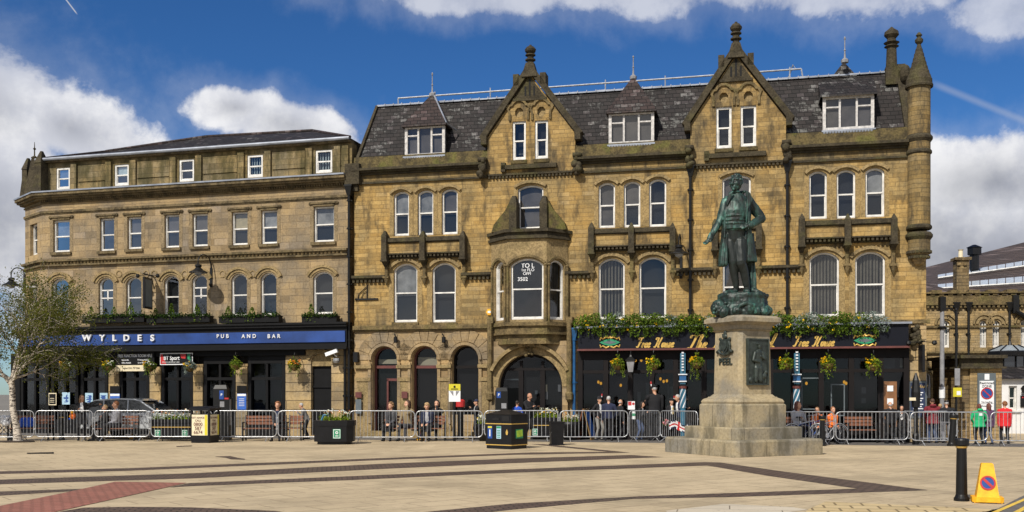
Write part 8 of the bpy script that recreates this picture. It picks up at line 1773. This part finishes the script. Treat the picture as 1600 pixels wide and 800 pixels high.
# white rendered building
FW = Frame((1590-CX)/FPX*44, 44, R(-7)); U, Z = FW.U, FW.Z
WB_ = thing('white_building', 'white rendered single storey building with dark slate roof at the right edge', 'building', tuple(FW.o), R(-7)); x0, x1 = U(1535), U(1680); zt = Z(1590, 592); q = (U(1576), U(1589), Z(1580, 641), Z(1580, 603))
m = MB(); m.plate([(x0, 0), (x1, 0), (x1, zt), (x0, zt)], [outline(*q), outline(U(1600), U(1625), .1, Z(1610, 617))], 0, .3); m.box(x0, x0+.2, .31, 6, 0, zt); m.build('wall', M['render_white'], WB_); window(WB_, *q, dp=.15, fw=.07); window(WB_, U(1600), U(1625), .1, Z(1610, 617), dp=.15, fw=.07, fm='black')
m = MB(); m.hull([(x0-.2, -.25, zt), (x1, -.25, zt), (x1, 3.5, Z(1590, 560, 3.5)), (x0-.2, 3.5, Z(1590, 560, 3.5)), (x0-.2, 7, zt), (x1, 7, zt)], [(0, 1, 2, 3), (3, 2, 5, 4), (0, 3, 4), (1, 5, 2)]); m.build('roof', M['slate_left'], WB_)
m = MB(); m.box(q[0]-.15, q[1]+.15, -.08, .1, q[2]-.1, q[2]-.003); m.build('window_sill', M['white'], WB_); m = MB(); u = U(1597); m.lathe([(.08, Z(1597, 614)), (.15, Z(1597, 607)), (.05, Z(1597, 602))], u, -.25, 6); m.tube([(u, -.02, Z(1597, 616)), (u, -.2, Z(1597, 616)), (u, -.25, Z(1597, 614))], .02, 5); m.build('wall_lantern', M['iron'], WB_)
m = MB(); m.box(U(1594), U(1612), -.06, -.003, Z(1600, 636), Z(1600, 618)); hb_ = m.build('black_board', M['black'], WB_); m = MB(); m.box(U(1596), U(1604), -.07, -.061, Z(1600, 622), Z(1600, 620)); m.build('board_mark', M['red'], hb_)
# small kiosk with glazed pyramid roof
FK = Frame((1595-CX)/FPX*45.2, 45.2, R(-5)); U, Z = FK.U, FK.Z
KB = thing('roof_lantern', 'octagonal glazed roof lantern with finial on the slate roof of the white building', 'roof lantern', tuple(FK.o), R(-5)); r_ = U(1595+36)-U(1595); z0, z1, z2 = Z(1595, 556), Z(1595, 547), Z(1595, 538)
m = MB(); m.lathe([(r_*.66, Z(1595, 584)), (r_*.66, z0)], 0, 1.2, 8); m.build('glazed_drum', M['car_glass'], KB); m = MB(); m.lathe([(r_, z0+.02), (r_*1.02, z1-.05), (r_*.96, z1)], 0, 1.2, 8); m.build('eaves', M['black'], KB)
m = MB(); m.lathe([(r_*.94, z1+.001), (r_*.35, z2)], 0, 1.2, 8); m.build('glass_roof', mat('kiosk_glass', (.25, .28, .3), .2), KB)
m = MB(); [m.tube([(math.cos(a)*r_*.95, 1.2+math.sin(a)*r_*.95, z1+.02), (math.cos(a)*r_*.35, 1.2+math.sin(a)*r_*.35, z2+.02)], .035, 4) for a in [i*math.pi/4 for i in range(8)]]; m.lathe([(.1, z2), (.05, z2+.2), (.02, Z(1595, 524))], 0, 1.2, 8)
for i in range(8): a = i*math.pi/4; m.tube([(math.cos(a)*r_*.67, 1.2+math.sin(a)*r_*.67, Z(1595, 575)), (math.cos(a)*r_*.67, 1.2+math.sin(a)*r_*.67, z0)], .05, 4)
m.build('glazing_bars', M['black'], KB)
# white angled board on the wall, posts
FB_ = Frame((1487-CX)/FPX*42, 42, R(-10)); U, Z = FB_.U, FB_.Z
p = FB_.P(U(1475.5), 0); t = thing('white_hoarding', 'white painted gable shaped hoarding with grey lettering behind the stout man', 'sign', (p.x, p.y, 0), R(-10)); w_ = U(1499.5)-U(1475.5); m = MB(); m.prism([(0, 0), (w_, 0), (w_, Z(1499, 581)), (w_*.85, Z(1496, 580)), (0, Z(1476, 594))], 0, .12); o = m.build('panel', M['render_white'], t)
letters('MARKET', .17, M['grey'], o, (w_*.45, -.01, Z(1487, 605)), ext=.004, wscale=.7); letters('HALL', .16, M['grey'], o, (w_*.45, -.01, Z(1487, 616)), ext=.004, wscale=.7)
def post(name, label, x, yf, yt, r, extras=None, m_='iron', group=None):
    gx, gy = G(x, yf); k = gy/FPX; h = CH+(HY-yt)*k; t = thing(name, label, 'post', (gx, gy, .009), 0, group); m = MB(); m.lathe([(r*1.7, 0), (r*1.6, .3), (r*1.05, .4), (r, h-.1), (r*1.3, h-.05), (r*.6, h)], 0, 0, 12); m.build('post', M[m_], t)
    if extras: extras(t, h, k)
    return t
def ex1(t, h, k):
    m = MB(); m.lathe([(.14, h-1.0), (.16, h-.5), (.11, h-.1), (.03, h+.15)], 0, 0, 8); m.build('head', M['iron'], t); m = MB(); m.box(-.26, .02, -.13, -.1, h-.78, h-.68) ; m.build('wooden_plaque', M['cream'], t)
post('finger_post', 'black post with a small cream plaque in front of the navy menu board', 1431, 695, 590, .07, ex1)
def ex2(t, h, k):
    m = MB(); m.box(-.1, .1, -.1, .1, h-.35, h+.15); m.lathe([(.13, h-1.0), (.17, h-.95), (.1, h-.9)], 0, 0, 10); pts = [(math.cos(a)*.24+.24, 0, h-.55+math.sin(a)*.3) for a in [math.pi-i*math.pi/8 for i in range(9)]]; m.tube(pts+[(.48, 0, h-.9)], .02, 6); m.ring([(.24+math.cos(a)*.07, h-.55+math.sin(a)*.07) for a in [i*.785 for i in range(8)]], [(.24+math.cos(a)*.05, h-.55+math.sin(a)*.05) for a in [i*.785 for i in range(8)]], -.01, .01); m.build('ornamental_arch', M['iron'], t)
    m = MB(); m.lathe([(.1, 1.55), (.1, 1.95)], 0, 0, 12); m.build('white_notice', M['sign_white'], t)
post('lamp_column', 'tall grey ornamental column with a scrolled arch behind the maroon coat', 1472, 690, 471, .075, ex2, 'grey')
def ex3(t, h, k): m = MB(); m.box(-.14, .16, -.09, -.06, 1.6, 1.92); yo = m.build('yellow_sign', M['yellow_sign'], t); m = MB(); m.box(-.02, .12, -.094, -.091, 1.66, 1.8); m.build('sign_writing', M['sign_white'], yo); m = MB(); m.box(-.08, .1, -.08, -.055, 2.0, 2.6); m.build('upper_notice', M['grey'], t)
post('sign_pole', 'thin black pole carrying a bright yellow sign left of the parking zone sign', 1494, 691, 482, .04, ex3)

# ------------------------------------------------------------------ far-apart pieces of one building part become parts of their own
def split_far(o):
    me = o.data; V = co_of(me).astype('f8'); n = len(V); par = list(range(n))
    def find(a):
        while par[a] != a: par[a] = par[par[a]]; a = par[a]
        return a
    for e in me.edges: a, b = find(e.vertices[0]), find(e.vertices[1]); par[a] = b
    roots, isl = np.unique([find(i) for i in range(n)], return_inverse=True); k = len(roots)
    if k < 2 or k > 900: return
    lo = np.full((k, 3), np.inf); hi = np.full((k, 3), -np.inf); np.minimum.at(lo, isl, V); np.maximum.at(hi, isl, V); size = (hi-lo).max(1)
    gap = np.maximum(0, np.maximum(lo[:, None]-hi[None], lo[None]-hi[:, None])); near = np.sqrt((gap**2).sum(2)) <= np.maximum(.02, .5*np.maximum(size[:, None], size[None]))
    p2 = list(range(k))
    def f2(a):
        while p2[a] != a: p2[a] = p2[p2[a]]; a = p2[a]
        return a
    for a, b in zip(*np.nonzero(np.triu(near, 1))): p2[f2(a)] = f2(b)
    _, pc = np.unique([f2(i) for i in range(k)], return_inverse=True); m_ = pc.max()+1
    if m_ < 2: return
    vp = pc[isl]; polys = [tuple(p.vertices) for p in me.polygons]; mi = [p.material_index for p in me.polygons]; sm = me.polygons[0].use_smooth
    if kids(o): return
    nm = o.name.split('.')[0]
    for q in range(m_):
        idx = np.nonzero(vp == q)[0]; mp = {int(v): i for i, v in enumerate(idx)}; fs = [j for j, p in enumerate(polys) if p[0] in mp]
        m2 = bpy.data.meshes.new(nm); m2.from_pydata([tuple(V[i]) for i in idx], [], [tuple(mp[v] for v in polys[j]) for j in fs])
        for mm in me.materials: m2.materials.append(mm)
        m2.polygons.foreach_set('material_index', [mi[j] for j in fs]); m2.polygons.foreach_set('use_smooth', [sm]*len(fs)); m2.update()
        if q == 0: o.data = m2
        else: d = bpy.data.objects.new(nm, m2); COL.objects.link(d); d.parent = o.parent
for root in (RB, LB, HB):
    for o in kids(root):
        if o.type == 'MESH': split_far(o)

for o in [o for o in bpy.data.objects if o.type == 'MESH' and o.name.split('.')[0] in ('small_conifer', 'red_shape', 'lantern_frame', 'white_petals', 'petals', 'coloured_petals', 'sign_writing')]: split_far(o)
# people: hoods, collars and a paper badge where the photo shows them
for o in [o for o in bpy.data.objects if o.get('label', '').startswith('woman in a bright green')]:
    m = MB(); m.loft([(0, .09, 1.44, .1, .05), (0, .12, 1.5, .12, .075), (0, .1, 1.56, .1, .06)], 14); m.build('hood', CL['green'], o, smooth=True); m = MB(); m.box(-.07, .06, .150, .158, 1.25, 1.36); m.build('paper_badge', M['sign_white'], o)
for o in [o for o in bpy.data.objects if o.get('label', '').startswith('man in a maroon')]:
    m = MB(); m.loft([(0, .07, 1.43, .12, .06), (0, .09, 1.50, .13, .075), (0, .08, 1.55, .1, .06)], 14); m.build('hood', CL['maroon'], o, smooth=True)
